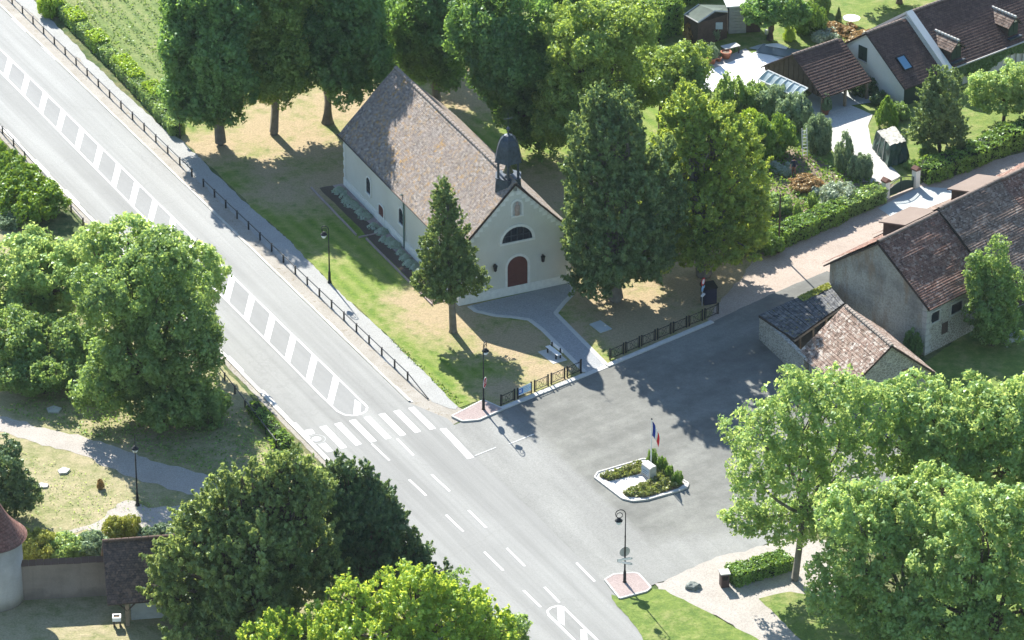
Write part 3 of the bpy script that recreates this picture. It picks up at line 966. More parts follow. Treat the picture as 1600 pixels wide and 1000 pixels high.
# garden of the house
sheet('terrace', [(1090, 140), (1110, 110), (1190, 78), (1235, 95), (1200, 118), (1180, 135), (1147, 152), (1130, 146)], 0.05, M['terrace'], 0.0)
sheet('deck', [(1108, 100), (1165, 76), (1175, 84), (1190, 78), (1110, 112)], 0.045, M['deck'], 0.0)
sheet('driveway', [(1272, 184), (1330, 165), (1363, 180), (1356, 198), (1361, 224), (1375, 246), (1396, 264), (1407, 276), (1386, 287), (1345, 285), (1312, 250), (1290, 225), (1296, 200)], 0.052, M['drive'], 0.03)
sheet('yard_paving', [(1272, 184), (1245, 165), (1290, 130), (1360, 120), (1370, 160), (1330, 165)], 0.05, M['apron'], 0.0)
o_ = sheet('terrace_slab', [(1170, 76), (1185, 71), (1195, 69), (1230, 74), (1240, 85), (1222, 95), (1190, 80)], 0.054, M['apron'], 0.0)

# ------------------------------------------------------------------ kerbs
def kerb(name, a, b, w, h, step, mat, seed=1, gap=0.02, z=0.0):
    """row of separate kerb stones between two pixels"""
    A, B = (P(*a), P(*b)) if not isinstance(a, Vector) else (a, b)
    d = B - A; L = d.length; n = max(1, round(L / step)); d.normalize()
    ang = math.atan2(d.y, d.x)
    ln = L / n
    mb = MB(); mb.box((gap / 2, -w / 2, -0.05), (ln - gap / 2, w / 2, h))
    me = mb.mesh('kerb_stone', mat)
    rnd = random.Random(seed)
    root = thing(name, A, ang, None, None)
    root['kind'] = 'structure'
    for i in range(n):
        link('kerb_stone', me, root, (ln * i, rnd.uniform(-.01, .01), z + rnd.uniform(-.008, .008)))
    return root
kerb('church_kerb', (781, 641), (914, 587), 0.42, 0.13, 1.0, M['kerb'])
kerb('church_kerb', (914, 587), (948, 573), 0.42, 0.075, 1.0, M['kerb'], 2)
kerb('church_kerb', (948, 573), (1113, 504), 0.42, 0.13, 1.0, M['kerb'], 3)
kerb('road_kerb', (-40, yr(-40) - 2), (640, 628), 0.2, 0.09, 2.0, M['kerbdirty'], 4)
kerb('road_kerb', (-40, yl(-40) + 5), (430, yl(430) + 5), 0.3, 0.10, 2.0, M['kerb'], 5)
kerb('road_kerb', (430, yl(430) + 5), (760, yl(760) + 5), 0.36, 0.10, 2.0, M['kerb'], 6)
def edging(name, px, w, step, mat, z=0.06, group=None):
    root = thing(name, P(*px[0]), 0, None, None); root['kind'] = 'structure'
    O = P(*px[0])
    for a, b in zip(px[:-1], px[1:]):
        A, B = P(*a), P(*b); d = B - A; L = d.length; n = max(1, round(L / step)); ang = math.atan2(d.y, d.x); ln = L / n
        key = round(ln, 2)
        mb = MB(); mb.box((0.015, -w / 2, -.04), (ln + .01, w / 2, z))
        me = mb.mesh('edging_stone', mat)
        for i in range(n):
            link('edging_stone', me, root, (A.x - O.x + d.x * i / n, A.y - O.y + d.y * i / n, 0), ang)
    return root
edging('path_edging', [(733, 479), (744, 487), (774, 494), (800, 496), (827, 500), (848, 516), (914, 582)], 0.34, 0.8, M['kerb'])
edging('path_edging', [(890, 441), (896, 450), (893, 462), (882, 473), (868, 490), (947, 570)], 0.34, 0.8, M['kerb'], 0.061)

# small pink islands at the two corners
def island(name, px, zt):
    pts = [Vector((P(x, y).x, P(x, y).y, 0)) for x, y in px]
    root = thing(name, pts[0], 0, None, None); root['kind'] = 'structure'
    O = pts[0]
    mb = MB()
    i = [mb.vert((p.x - O.x, p.y - O.y, zt - .012)) for p in pts]
    if sum((pts[k].x * pts[(k + 1) % len(pts)].y - pts[(k + 1) % len(pts)].x * pts[k].y) for k in range(len(pts))) < 0: i = i[::-1]
    mb.face(i)
    mb.build('chippings', M['pink'], root)
    for k in range(len(pts)):
        a = pts[k] - O; b = pts[(k + 1) % len(pts)] - O
        d = (b - a); L = d.length; n = max(1, round(L / 0.9)); ang = math.atan2(d.y, d.x)
        m2 = MB(); m2.box((0.01, -0.06, -0.02), (L / n - .01, 0.06, zt))
        me = m2.mesh('kerb_stone', M['kerb'])
        for j in range(n):
            link('kerb_stone', me, root, a + d * (j / n), ang)
island('corner_island', [(706, 652), (755, 627), (787, 641), (748, 658), (722, 660)], 0.15)
island('corner_island', [(945, 908), (958, 900), (990, 897), (998, 899), (1017, 920), (1010, 926), (968, 937)], 0.15)

# ------------------------------------------------------------------ road markings (pieces of the road)
ZP = 0.036
def mark(name, px, mat='paint', z=ZP, parent=None):
    pts = [P(x, y) for x, y in px]
    mb = MB()
    tris = tessellate_polygon([[Vector((p.x, p.y, 0)) for p in pts]])
    idx = [mb.vert((p.x, p.y, z)) for p in pts]
    for t in tris:
        a, b, c = (Vector((pts[i].x, pts[i].y, 0)) for i in t)
        if (b - a).cross(c - a).z < 0: t = t[::-1]
        mb.face([idx[i] for i in t])
    return mb.build(name, M[mat], parent or road)
def stripe(name, a, b, w, mat='paint', z=ZP):
    A, B = P(*a), P(*b); d = B - A; L = d.length; ang = math.atan2(d.y, d.x)
    mb = MB(); mb.poly([(0, -w / 2, z), (L, -w / 2, z), (L, w / 2, z), (0, w / 2, z)])
    return link(name, mb.mesh(name, M[mat]), road, (A.x, A.y, 0), ang)
def upl(x):
    return 77 + x * (0.972 if x < 250 else 0) + (0 if x < 250 else (243 + (x - 250) * 0.9815))
UL = [(-60, 19), (0, 77), (125, 198.5), (250, 321), (345, 414), (440, 507), (543, 606), (562, 625)]
LL = [(-60, 52), (0, 112), (100, 213.5), (205, 320), (320, 436), (440, 556), (500, 617), (527, 643)]
def interp(tab, x):
    for (x0, y0), (x1, y1) in zip(tab[:-1], tab[1:]):
        if x0 <= x <= x1: return y0 + (y1 - y0) * (x - x0) / (x1 - x0)
    return tab[-1][1]
mark('median_surface', [(x, y) for x, y in UL] + [(572, 637), (568, 646), (550, 649), (538, 648)] + [(x, y) for x, y in LL[::-1]], 'median', 0.033)
UC = UL + [(570, 632), (574, 637), (572, 643), (563, 648), (550, 650), (538, 648.5), (527, 643)]
for a, b in zip(UC[:-1], UC[1:]): stripe('median_line', a, b, 0.14)
for a, b in zip(LL[:-1], LL[1:]): stripe('median_line', a, b, 0.14)
for k, x in enumerate([-40, -11, 16, 43, 71, 99, 128, 157, 185.5, 214, 242.5, 271, 301, 332, 363, 394, 426, 458.5, 491.5, 525.5, 559]):
    wpx = 6.4 + x * 0.003
    y0 = interp(UL, x) + 0.5
    xb = x - 8.5 * (0.85 + x / 1500)
    if x < 540:
        y1 = interp(LL, xb)
        y1b = interp(LL, xb - wpx)
        mark('hatch_bar', [(x - wpx / 2, interp(UL, x - wpx / 2)), (x + wpx / 2 + 1, interp(UL, x + wpx / 2)), (xb + wpx / 2, interp(LL, xb + wpx / 2)), (xb - wpx / 2, interp(LL, xb - wpx / 2))], z=0.0375)
    else:
        mark('hatch_bar', [(554.5, 625), (564, 631), (563, 647), (552, 649)], z=0.0375)
# lower median beyond the junction
stripe('median_line', (880, 949), (1000, 1066), 0.17); stripe('median_line', (857, 961), (980, 1082), 0.17)
for a, b in zip([(857, 961), (855, 955), (861, 950), (872, 947), ], [(855, 955), (861, 950), (872, 947), (880, 949)]): stripe('median_line', a, b, 0.14)
for x, y in ((872, 950), (908, 985), (945, 1020)):
    mark('hatch_bar', [(x - 1, y - 1), (x + 9, y), (x + 10, y + 28), (x, y + 22)], z=0.0375)
DR = [(-28, -17), (19, 29), (65, 73), (111, 117), (159, 163), (206, 208), (254, 255), (304, 303), (354, 350.5), (404, 400), (457, 450), (510, 499.5), (563.5, 552), (618.5, 604)]
for x, y in DR: stripe('edge_dash', (x, y), (x + 22 + x * .006, y + 21 + x * .006), 0.13)
for x, y in [(-36, 155), (10, 203), (56, 250), (103, 297), (150, 345), (203, 398), (255, 451), (307, 505), (358, 557), (410, 610), (461, 661)]:
    stripe('edge_dash', (x, y), (x + 20 + x * .006, y + 21 + x * .006), 0.13)
for a, b in [((581, 694), (608.5, 720)), ((620.5, 686), (646, 712)), ((639.5, 750), (666, 775)), ((674.5, 742), (702.5, 768)), ((697, 805), (724, 831)), ((732, 798), (760, 825)),
             ((757, 863), (786.5, 892)), ((792, 857), (820, 885)), ((818, 923), (845, 949)), ((851, 918), (874, 942)), ((901, 880), (929, 909)), ((963.5, 943), (994, 973))]:
    stripe('lane_dash', a, b, 0.15)
mark('stop_line', [(687, 671), (697, 669.5), (741, 715.5), (730.5, 718)], z=0.042)
stripe('faint_line', (742, 713), (775, 700), 0.12, 'oldpaint', 0.056)
stripe('faint_line', (795, 695), (835, 679), 0.12, 'oldpaint', 0.056)
for i in range(7):
    t = i / 6
    def Lp(a, b): return ((a[0] + (b[0] - a[0]) * t) / 6.667 + 460, (a[1] + (b[1] - a[1]) * t) / 6.667 + 600)
    mark('crossing_stripe', [Lp((262, 452), (1184, 256)), Lp((330, 436), (1246, 242)), Lp((549, 662), (1472, 466)), Lp((488, 679), (1414, 481))])
for q in [[(108, 487), (180, 473), (216, 517), (155, 534)], [(250, 635), (322, 617), (402, 700), (341, 714)]]:
    mark('crossing_stripe', [(a / 6.667 + 460, b / 6.667 + 600) for a, b in q])
c = P(494.5, 686.7)
mb = MB(); mb.lathe([(0.33, 0.0), (0.33, 0.012), (0.0001, 0.014)], sides=24)
oc = mb.build('utility_cover', M['white'], None, loc=(c.x, c.y, 0.034))
tag(oc, 'round white utility cover in the road beside the zebra crossing', 'manhole cover')
mb = MB()
for k in range(24):
    a0, a1 = k / 24 * 6.2832, (k + 1) / 24 * 6.2832
    mb.poly([(.62 * math.cos(a0), .62 * math.sin(a0), .001), (.66 * math.cos(a0), .66 * math.sin(a0), .001), (.66 * math.cos(a1), .66 * math.sin(a1), .001), (.62 * math.cos(a1), .62 * math.sin(a1), .001)])
mb.build('cover_joint', M['oldpaint'], oc)
# ================================================================== BUILDINGS
rndB = random.Random(11)
def roof_courses(mb, y0, y1, xe, ze, xr, zr, course=0.22, lift=0.03, wav=0.02, m=0, seg=1.2, seed=0, thick=0.1):
    """one slope made of stepped tile courses, from eave (xe,ze) to ridge (xr,zr), along y"""
    dx, dz = xr - xe, zr - ze; L = math.hypot(dx, dz); n = max(2, int(L / course))
    ux, uz = dx / L, dz / L
    nx, nz = (-uz, ux) if ux > 0 else (uz, -ux)
    if nz < 0: nx, nz = -nx, -nz
    ns = max(1, int(abs(y1 - y0) / seg))
    ys = [y0 + (y1 - y0) * i / ns for i in range(ns + 1)]
    def pt(s_, off, y):
        w = mnoise.noise(Vector((s_ * .35 + seed, y * .35, seed * 3.1))) * wav * 2 + mnoise.noise(Vector((s_ * 1.3, y * 1.3, seed * 1.7))) * wav
        o = off + w
        return (xe + ux * s_ + nx * o, y, ze + uz * s_ + nz * o)
    for i in range(n):
        s0 = L * i / n; s1 = L * (i + 1) / n
        rows = []
        for off, s_ in ((0.0, s0), (lift, s0), (0.0, s1)):
            rows.append([mb.vert(pt(s_, off, y)) for y in ys])
        for a, b, va, vb in ((0, 1, s0, s0), (1, 2, s0, s1)):
            for k in range(ns):
                q = (rows[a][k], rows[a][k + 1], rows[b][k + 1], rows[b][k])
                uv = [(ys[k], va), (ys[k + 1], va), (ys[k + 1], vb), (ys[k], vb)]
                if (ux > 0) == (y1 > y0): q = q[::-1]; uv = uv[::-1]
                mb.face(q, m, uv)
    # underside slab
    t = thick + wav * 2.5
    A = Vector((xe, y0, ze)); Bv = Vector((xr, y0, zr)); off = Vector((nx, 0, nz))
    g_ = .006 + wav * 2.2
    mb.prism([A - off * g_, Bv - off * g_, Bv - off * t, A - off * t], (0, y1 - y0, 0), m + 1)

def gable_roof(root, y0, y1, W, he, hr, mat, under='timber', over=0.3, name='roof', course=0.22, wav=0.02, seed=0, ridge=None, rstep=0.38, x0=0.0, half=None, lift=0.03):
    """x across (x0..x0+W), y along the ridge"""
    xm = x0 + W / 2 if half is None else half
    obs = []
    for sgn, xe in ((1, x0), (-1, x0 + W)):
        run = abs(xm - xe); sl = (hr - he) / run
        xo = xe - sgn * over; zo = he - over * sl
        mb = MB()
        roof_courses(mb, y0, y1, xo, zo, xm, hr, course, lift, wav, 0, 1.2, seed + sgn)
        obs.append(mb.build(name, [mat, M[under]], root))
    if ridge:
        m2 = MB()
        k = 8
        pr = [(0.16 * math.cos(math.pi * i / k), 0.13 * math.sin(math.pi * i / k)) for i in range(k + 1)]
        m2.prism([(p[0], 0, p[1]) for p in pr], (0, rstep * .86, 0))
        m2.prism([(p[0] * 1.22, rstep * .70, p[1] * 1.22) for p in pr], (0, rstep * .17, 0))
        me = m2.mesh('ridge_tile', ridge)
        n = int((y1 - y0) / rstep)
        for i in range(n):
            w = mnoise.noise(Vector((0, (y0 + i * rstep) * .35, seed))) * wav
            link('ridge_tile', me, root, (xm, y0 + i * rstep, hr + w - 0.02))
    return obs

# ---------------------------------------------------------------- chapel
A = P(717.6, 478); C = P(891, 442); Bk = P(537.7, 290)
ch = Fr(A, C)
W = (C - A).length
ang_ch = ch.a
lb = ch.loc(Bk); L = lb.y
# rectify: average the two directions
d1 = math.atan2(C.y - A.y, C.x - A.x); d2 = math.atan2(Bk.y - A.y, Bk.x - A.x) - math.pi / 2
aa = (d1 + d2) / 2
ch = Fr(A, A + Vector((math.cos(aa), math.sin(aa), 0)))
print('chapel W,L,ang', W, L, math.degrees(d1), math.degrees(d2))
he = HZ(717.6, 478, 390)
hr = ch.wy(806, 285).z
print('chapel he hr', he, hr)
chapel = thing('chapel', A, ch.a, 'small pale rendered chapel with steep lichen spotted tile roof and slate bell turret', 'chapel')
mb = MB()
mb.prism([(0, 0, -.1), (W, 0, -.1), (W, 0, he - .1), (W / 2, 0, hr - .17), (0, 0, he - .1)], (0, L, 0))
mb.build('wall', M['plaster'], chapel)
# plinth
mb = MB(); mb.box((-.05, -.05, -.1), (W + .05, 0.02, .75)); mb.box((-.05, 0.02, -.1), (0.02, L + .05, .75)); mb.box((W - .02, 0.02, -.1), (W + .05, L + .05, .75))
mb.build('plinth', M['quoin'], chapel)
gable_roof(chapel, -0.12, L + 0.25, W, he, hr, M['roofchapel'], over=0.35, course=0.2, wav=0.025, seed=4, ridge=M['roofchapel'], rstep=0.5)
# toothed limestone blocks up both rakes
blk = MB(); blk.box((-.2, -.04, -.16), (.2, .02, .16)); blkm = blk.mesh('rake_stone', M['quoin'])
nst = 13
for i in range(nst):
    t = (i + .4) / nst
    for sg in (-1, 1):
        x = W / 2 + sg * (W / 2) * (1 - t) - sg * (0.26 if i % 2 else 0.18)
        z = he + (hr - he) * t - 0.32
        if 0.2 < x < W - .2: link('rake_stone', blkm, chapel, (x, 0, z))
q1 = MB(); q1.box((-.04, -.04, -.17), (.34, .3, .17)); q1m = q1.mesh('quoin_stone', M['quoin'])
for i in range(int((he - .9) / .36)):
    z = .95 + i * .36
    e = .1 if i % 2 else 0
    link('quoin_stone', q1m, chapel, (0, L - .26 + e * 0, z), None, (1, 1.0 if i % 2 else .6, 1))
    link('quoin_stone', q1m, chapel, (W - .3, 0, z), None, (1, 1, 1))
# arched pieces on the facade plane y=0 : helper building surround + panel
def arch_pts(x0, x1, z0, zs, n=12, flat=1.0):
    """outline with arched head: jambs from z0 to zs then arc"""
    c = (x0 + x1) / 2; r = (x1 - x0) / 2
    p = [(x0, z0), (x1, z0)]
    for i in range(n + 1):
        a = math.pi * i / n
        p.append((c + r * math.cos(a), zs + r * flat * math.sin(a)))
    return p
def arched(root, name, plane, x0, x1, z0, zs, mat, fw=0.2, flat=1.0, fmat='quoin', proud=0.07, panel=0.015, sill=True):
    """plane: function (u, out, z) -> local point"""
    inner = arch_pts(x0, x1, z0, zs, 12, flat)
    pan = MB()
    pan.prism([plane(u, 0.001, z) for u, z in inner], Vector(plane(0, panel, 0)) - Vector(plane(0, 0, 0)))
    o = pan.build(name, M[mat], root)
    fr = MB()
    outer = arch_pts(x0 - fw, x1 + fw, z0, zs, 12, (flat * (x1 - x0) / 2 + fw) / ((x1 - x0) / 2 + fw))
    inn = [inner[1]] + inner[2:] ; out = [outer[1]] + outer[2:]
    inn.append(inner[0]); out.append(outer[0])
    for i in range(len(inn) - 1):
        a, b, c2, d = inn[i], out[i], out[i + 1], inn[i + 1]
        if (abs(a[0] - d[0]) + abs(a[1] - d[1])) < 1e-6: continue
        fr.prism([plane(u, 0.002, z) for u, z in (a, b, c2, d)], Vector(plane(0, proud, 0)) - Vector(plane(0, 0, 0)))
    if sill:
        fr.prism([plane(u, 0.002, z) for u, z in ((x0 - fw, z0 - .16), (x1 + fw, z0 - .16), (x1 + fw, z0 - .003), (x0 - fw, z0 - .003))],
                 Vector(plane(0, proud + .04, 0)) - Vector(plane(0, 0, 0)))
    fr.build('surround', M[fmat], o)
    return o
front = lambda u, o, z: (u, -o, z)
side = lambda u, o, z: (-o, u, z)
p0 = ch.wy(792.5, 457); p1 = ch.wy(824, 452); pt_ = ch.wy(808, 400)
dx0, dx1 = p0.x, p1.x
r_ = (dx1 - dx0) / 2
print('door', dx0, dx1, pt_.z)
door = arched(chapel, 'door', front, dx0, dx1, 0.06, pt_.z - r_, 'reddoor', sill=False)
mb = MB(); mb.box(((dx0 + dx1) / 2 - .02, -.035, .08), ((dx0 + dx1) / 2 + .02, -.016, pt_.z - .1))
for zz in (.5, 1.2, 1.9):
    mb.box((dx0 + .12, -.03, zz), ((dx0 + dx1) / 2 - .1, -.016, zz + .5)); mb.box(((dx0 + dx1) / 2 + .1, -.03, zz), (dx1 - .12, -.016, zz + .5))
mb.build('door_panels', M['reddoor'], door)
a0 = ch.wy(784, 379); a1 = ch.wy(831.5, 372); at_ = ch.wy(807.5, 354)
zs = (a0.z + a1.z) / 2; rl = (a1.x - a0.x) / 2
lun = arched(chapel, 'lunette_window', front, a0.x, a1.x, zs - .02, zs, 'glass', fw=0.22, flat=(at_.z - zs) / rl)
mb = MB()
cx_ = (a0.x + a1.x) / 2
for k in range(5):
    x = a0.x + (a1.x - a0.x) * (k + .5) / 5
    h_ = (at_.z - zs) * math.sqrt(max(0, 1 - ((x - cx_) / rl) ** 2))
    mb.box((x - .03, -.05, zs), (x + .03, -.017, zs + h_ - .05))
mb.box((a0.x + .15, -.05, zs + .45), (a1.x - .15, -.0175, zs + .5))
mb.build('glazing_bars', M['lead'], lun)
n0 = ch.wy(800.5, 337); n1 = ch.wy(814.5, 335); nt_ = ch.wy(807, 314)
nic = arched(chapel, 'niche', front, n0.x, n1.x, n0.z, nt_.z - (n1.x - n0.x) / 2, 'stone', fw=0.16)
mb = MB(); nx_ = (n0.x + n1.x) / 2
mb.lathe([(.16, 0), (.2, .05), (.19, .35), (.22, .62), (.17, .82), (.08, .9), (.1, .98), (.11, 1.06), (.06, 1.14), (.0001, 1.17)], (nx_, -.1, n0.z + .0), 10, sy=.6)
smooth(mb.build('statue', plain('weathered pinkish stone', (0.40, 0.30, 0.25), var=.3, scale=6), nic))
# wall lanterns
for (x, y) in ((772, 417), (846.5, 402)):
    w = ch.wy(x, y)
    mb = MB(); mb.lathe([(.05, -.3), (.13, -.22), (.17, .12), (.2, .16), (.05, .32), (.0001, .36)], (w.x, -.24, w.z), 6); mb.tube([(w.x, 0, w.z + .2), (w.x, -.22, w.z + .36), (w.x, -.24, w.z + .3)], .025, 6)
    mb.build('wall_lantern', M['iron'], chapel)
# north side windows, door, downpipe
for (x, yt, yb, hw) in ((576.5, 278, 302, .42), (627.5, 326, 350, .42)):
    wt = ch.wx(x, yt); wb = ch.wx(x, yb)
    o = arched(chapel, 'arched_window', side, wb.y - hw, wb.y + hw, wb.z, wt.z - hw, 'glass', fw=.13)
    mb = MB(); mb.box((-.04, wb.y - .02, wb.z + .05), (-.017, wb.y + .02, wt.z - .08))
    for k in range(4): mb.box((-.04, wb.y - hw + .05, wb.z + .3 + .35 * k), (-.0175, wb.y + hw - .05, wb.z + .33 + .35 * k))
    mb.build('glazing_bars', M['lead'], o)
w = ch.wx(596.5, 350); wt = ch.wx(596.5, 316)
o = arched(chapel, 'side_door', side, w.y - .5, w.y + .5, 0.05, wt.z - .5, 'reddoor', fw=.15, flat=.35, sill=False)
w = ch.wx(632.6, 360)
mb = MB(); mb.tube([(-.09, w.y, .1), (-.09, w.y, he - .15), (-.3, w.y, he)], .065, 8); mb.build('downpipe', plain('green grey downpipe', (.12, .19, .17)), chapel)
mb = MB(); mb.tube([(W + .09, .15, .1), (W + .09, .15, he - .1)], .05, 8); mb.build('downpipe', M['iron'], chapel)
mb = MB(); mb.tube([(-.42, -.1, he - .28), (-.42, L + .2, he - .28)], .05, 6); mb.build('gutter', M['timber'], chapel)
# bell turret (part of the chapel, its pieces are sub-parts)
ty = 1.25
tz = hr - 0.55
TB = (W / 2, ty)
ctr = ch.O + ch.ex * W / 2 + ch.ey * ty
zt_plat = PY(793, 275, ctr.y).z; zt_eave = PY(793, 246, ctr.y).z; zt_top = PY(793, 209, ctr.y).z
print('turret', hr, zt_plat, zt_eave, zt_top)
R0 = 1.0
rot6 = -ch.a - math.pi / 2
mb = MB()
mb.lathe([(R0 * 1.18, hr - 1.7), (R0 * 1.1, hr - .4), (R0 * 1.0, zt_plat), (R0 * 1.12, zt_plat + .01), (R0 * 1.12, zt_plat + .09)], (TB[0], TB[1], 0), 6, rot=rot6)
turret = mb.build('bell_turret', M['lead'], chapel)
for k in range(6):
    a = rot6 + k * math.pi / 3
    m2 = MB(); m2.tube([(TB[0] + .86 * R0 * math.cos(a), TB[1] + .86 * R0 * math.sin(a), zt_plat + .09), (TB[0] + .86 * R0 * math.cos(a), TB[1] + .86 * R0 * math.sin(a), zt_eave)], .1, 6)
    m2.build('post', M['lead'], turret)
    # arch heads between posts
    b = a + math.pi / 3
    pa = Vector((TB[0] + .86 * R0 * math.cos(a), TB[1] + .86 * R0 * math.sin(a), 0)); pb = Vector((TB[0] + .86 * R0 * math.cos(b), TB[1] + .86 * R0 * math.sin(b), 0))
    m3 = MB(); top = zt_eave + .03; d = pb - pa
    nn = 8; nv = Vector((d.y, -d.x, 0)).normalized() * .06
    for i in range(nn):
        t0, t1 = i / nn, (i + 1) / nn
        z0 = top - .12 - .42 * (1 - math.sin(math.pi * t0)); z1 = top - .12 - .42 * (1 - math.sin(math.pi * t1))
        q0, q1_ = pa + d * t0, pa + d * t1
        m3.prism([(q0.x, q0.y, z0), (q1_.x, q1_.y, z1), (q1_.x, q1_.y, top), (q0.x, q0.y, top)], nv)
    m3.build('arch_head', M['lead'], turret)
H = zt_top - zt_eave
mb = MB()
mb.lathe([(R0 * 1.14, zt_eave - .16), (R0 * 1.02, zt_eave + H * .12), (R0 * .94, zt_eave + H * .35), (R0 * .82, zt_eave + H * .58), (R0 * .62, zt_eave + H * .8), (R0 * .32, zt_eave + H * .95), (.08, zt_top), (.05, zt_top + .3)], (TB[0], TB[1], 0), 6, rot=rot6)
mb.build('cap', M['lead'], turret)
for k in range(6):
    a = rot6 + k * math.pi / 3
    prof = [(R0 * 1.14, zt_eave - .16), (R0 * 1.02, zt_eave + H * .12), (R0 * .94, zt_eave + H * .35), (R0 * .82, zt_eave + H * .58), (R0 * .62, zt_eave + H * .8), (R0 * .32, zt_eave + H * .95)]
    m2 = MB(); m2.tube([(TB[0] + r * math.cos(a), TB[1] + r * math.sin(a), z) for r, z in prof], .035, 5); m2.build('hip_roll', M['lead'], turret)
mb = MB(); z = zt_top
mb.lathe([(.05, z + .1), (.07, z + .3), (.15, z + .42), (.07, z + .55), (.03, z + .6)], (TB[0], TB[1], 0), 10)
mb.tube([(TB[0], TB[1], z + .5), (TB[0], TB[1], z + 1.7)], .018, 6)
mb.tube([(TB[0] - .32, TB[1], z + 1.25), (TB[0] + .32, TB[1], z + 1.25)], .018, 6)
for s in (-1, 1): mb.lathe([(.0001, -.04), (.045, 0), (.0001, .04)], (TB[0] + s * .33, TB[1], z + 1.25), 8)
mb.build('cross', M['lead'], turret)
mb = MB(); mb.lathe([(.42, 0), (.38, .06), (.27, .3), (.22, .5), (.1, .6), (.04, .75)], (TB[0], TB[1], zt_plat + .35), 14)
smooth(mb.build('bell', plain('bronze', (.12, .12, .08), .4, .7), turret))

# flower bed with edging and leafy clumps along the chapel's side
bed = [ch.O + ch.ex * -0.5 + ch.ey * 1.0, ch.O + ch.ex * -0.5 + ch.ey * (L + .3), ch.O + ch.ex * -2.0 + ch.ey * (L + .3), ch.O + ch.ex * -1.7 + ch.ey * 1.0]
sheet('chapel_bed', None, 0.06, M['bedsoil'], 0.05, world=bed)
gsp = [ch.O + ch.ex * -0.02 + ch.ey * 1.0, ch.O + ch.ex * -0.02 + ch.ey * (L + .3), ch.O + ch.ex * -.9 + ch.ey * (L + .3), ch.O + ch.ex * -.9 + ch.ey * 1.0]
sheet('chapel_gravel', None, 0.075, M['pink'], 0.04, world=gsp)
kerb('bed_kerb', ch.O + ch.ex * -1.85 + ch.ey * 0.9, ch.O + ch.ex * -2.1 + ch.ey * (L * .58), 0.12, 0.16, 1.0, M['pink'], 8)
kerb('bed_kerb', ch.O + ch.ex * -2.55 + ch.ey * (L * .62), ch.O + ch.ex * -2.6 + ch.ey * (L + .6), 0.12, 0.16, 1.0, M['pink'], 9)
kerb('bed_kerb', ch.O + ch.ex * -2.55 + ch.ey * (L * .6), ch.O + ch.ex * -.9 + ch.ey * (L * .6), 0.12, 0.14, 1.0, M['pink'], 10)
ORD = ['first', 'second', 'third', 'fourth', 'fifth', 'sixth', 'seventh', 'eighth', 'ninth', 'tenth']
i = 0
for (x, y) in [(584, 356), (597, 364), (600, 377), (609, 379), (617, 385), (626, 397), (634, 405), (641, 414), (648, 421), (655, 428), (530, 300), (538, 309), (543, 315), (549, 321), (556, 325), (565, 333), (571, 340)]:
    i += 1
    bush('leafy_plant', x, y, .44 + .1 * ((i * 7) % 3), .5, 'rosette', 'pale', ('silvery leaved plant, %s from the side door in the front chapel bed' % ORD[i - 1]) if i <= 10 else ('silvery leaved plant, %s from the rear corner in the rear bed' % ORD[i - 11]), 'plant', 'silvery plants in the bed along the chapel')

# ---------------------------------------------------------------- barn
A = P(1294, 490); C = P(1438, 559)
# long axis from eave slope
e0, e1 = P(1438, 559), P(1512.7, 516)
bar = Fr(A, C)
Wb = (C - A).length
print('barn W', Wb, math.degrees(bar.a), 'long dir', math.degrees(math.atan2(e1.y - e0.y, e1.x - e0.x)))
alng = math.atan2(e1.y - e0.y, e1.x - e0.x)
ab = (bar.a + (alng - math.pi / 2)) / 2
bar = Fr(A, A + Vector((math.cos(ab), math.sin(ab), 0)))
heb = HZ(1294, 490, 404); hrb = bar.wy(1364, 378).z
her = bar.wy(1438, 470).z
print('barn he hr her', heb, hrb, her, math.degrees(ab))
her = (heb + her) / 2; heb = her; hrb += .38
Lb = 46
barn = thing('barn', A, bar.a, 'long stone barn with stained rendered gable and stepped brown tile roof', 'barn')
S1 = bar.wx(1488, 447, Wb).y if False else 6.6
mb = MB(); mb.prism([(0, 0, -.1), (Wb, 0, -.1), (Wb, 0, heb - .12), (Wb / 2, 0, hrb - .2), (0, 0, heb - .12)], (0, .5, 0)); mb.build('gable_wall', M['barnwall'], barn)
mb = MB(); mb.prism([(0, .5, -.1), (Wb, .5, -.1), (Wb, .5, heb - .3), (Wb / 2, .5, hrb - .38), (0, .5, heb - .3)], (0, Lb - .5, 0)); mb.build('wall', M['rubble'], barn)
mb = MB()
for k in range(11): mb.box((Wb - .35, -.06, .2 + k * .5), (Wb + .05, .35 if k % 2 else .6, .62 + k * .5)) if .62 + k * .5 < heb - .1 else None
mb.build('corner_stones', M['stone'], barn)
gable_roof(barn, -.25, S1, Wb, heb, hrb, M['roofbarn'], over=.55, course=.2, wav=.06, seed=8)
gable_roof(barn, S1, S1 + 7.2, Wb, heb + .28, hrb + .28, M['roofbarnpale'], over=1.5, course=.2, wav=.07, seed=12)
gable_roof(barn, S1 + 7.2, Lb, Wb, heb + .2, hrb + .2, M['roofbarn'], over=1.1, course=.2, wav=.07, seed=17)
m2 = MB(); k = 8
pr = [(0.17 * math.cos(math.pi * i / k), 0.12 * math.sin(math.pi * i / k)) for i in range(k + 1)]
m2.prism([(p[0], 0, p[1]) for p in pr], (0, .44, 0)); rt = m2.mesh('ridge_tile', M['roofbarnpale'])
for i in range(int(Lb / .46)):
    y = -.2 + i * .46
    link('ridge_tile', rt, barn, (Wb / 2, y, hrb + (0 if y < S1 else .28 if y < S1 + 7.2 else .2) - .01 + rndB.uniform(-.015, .015)))
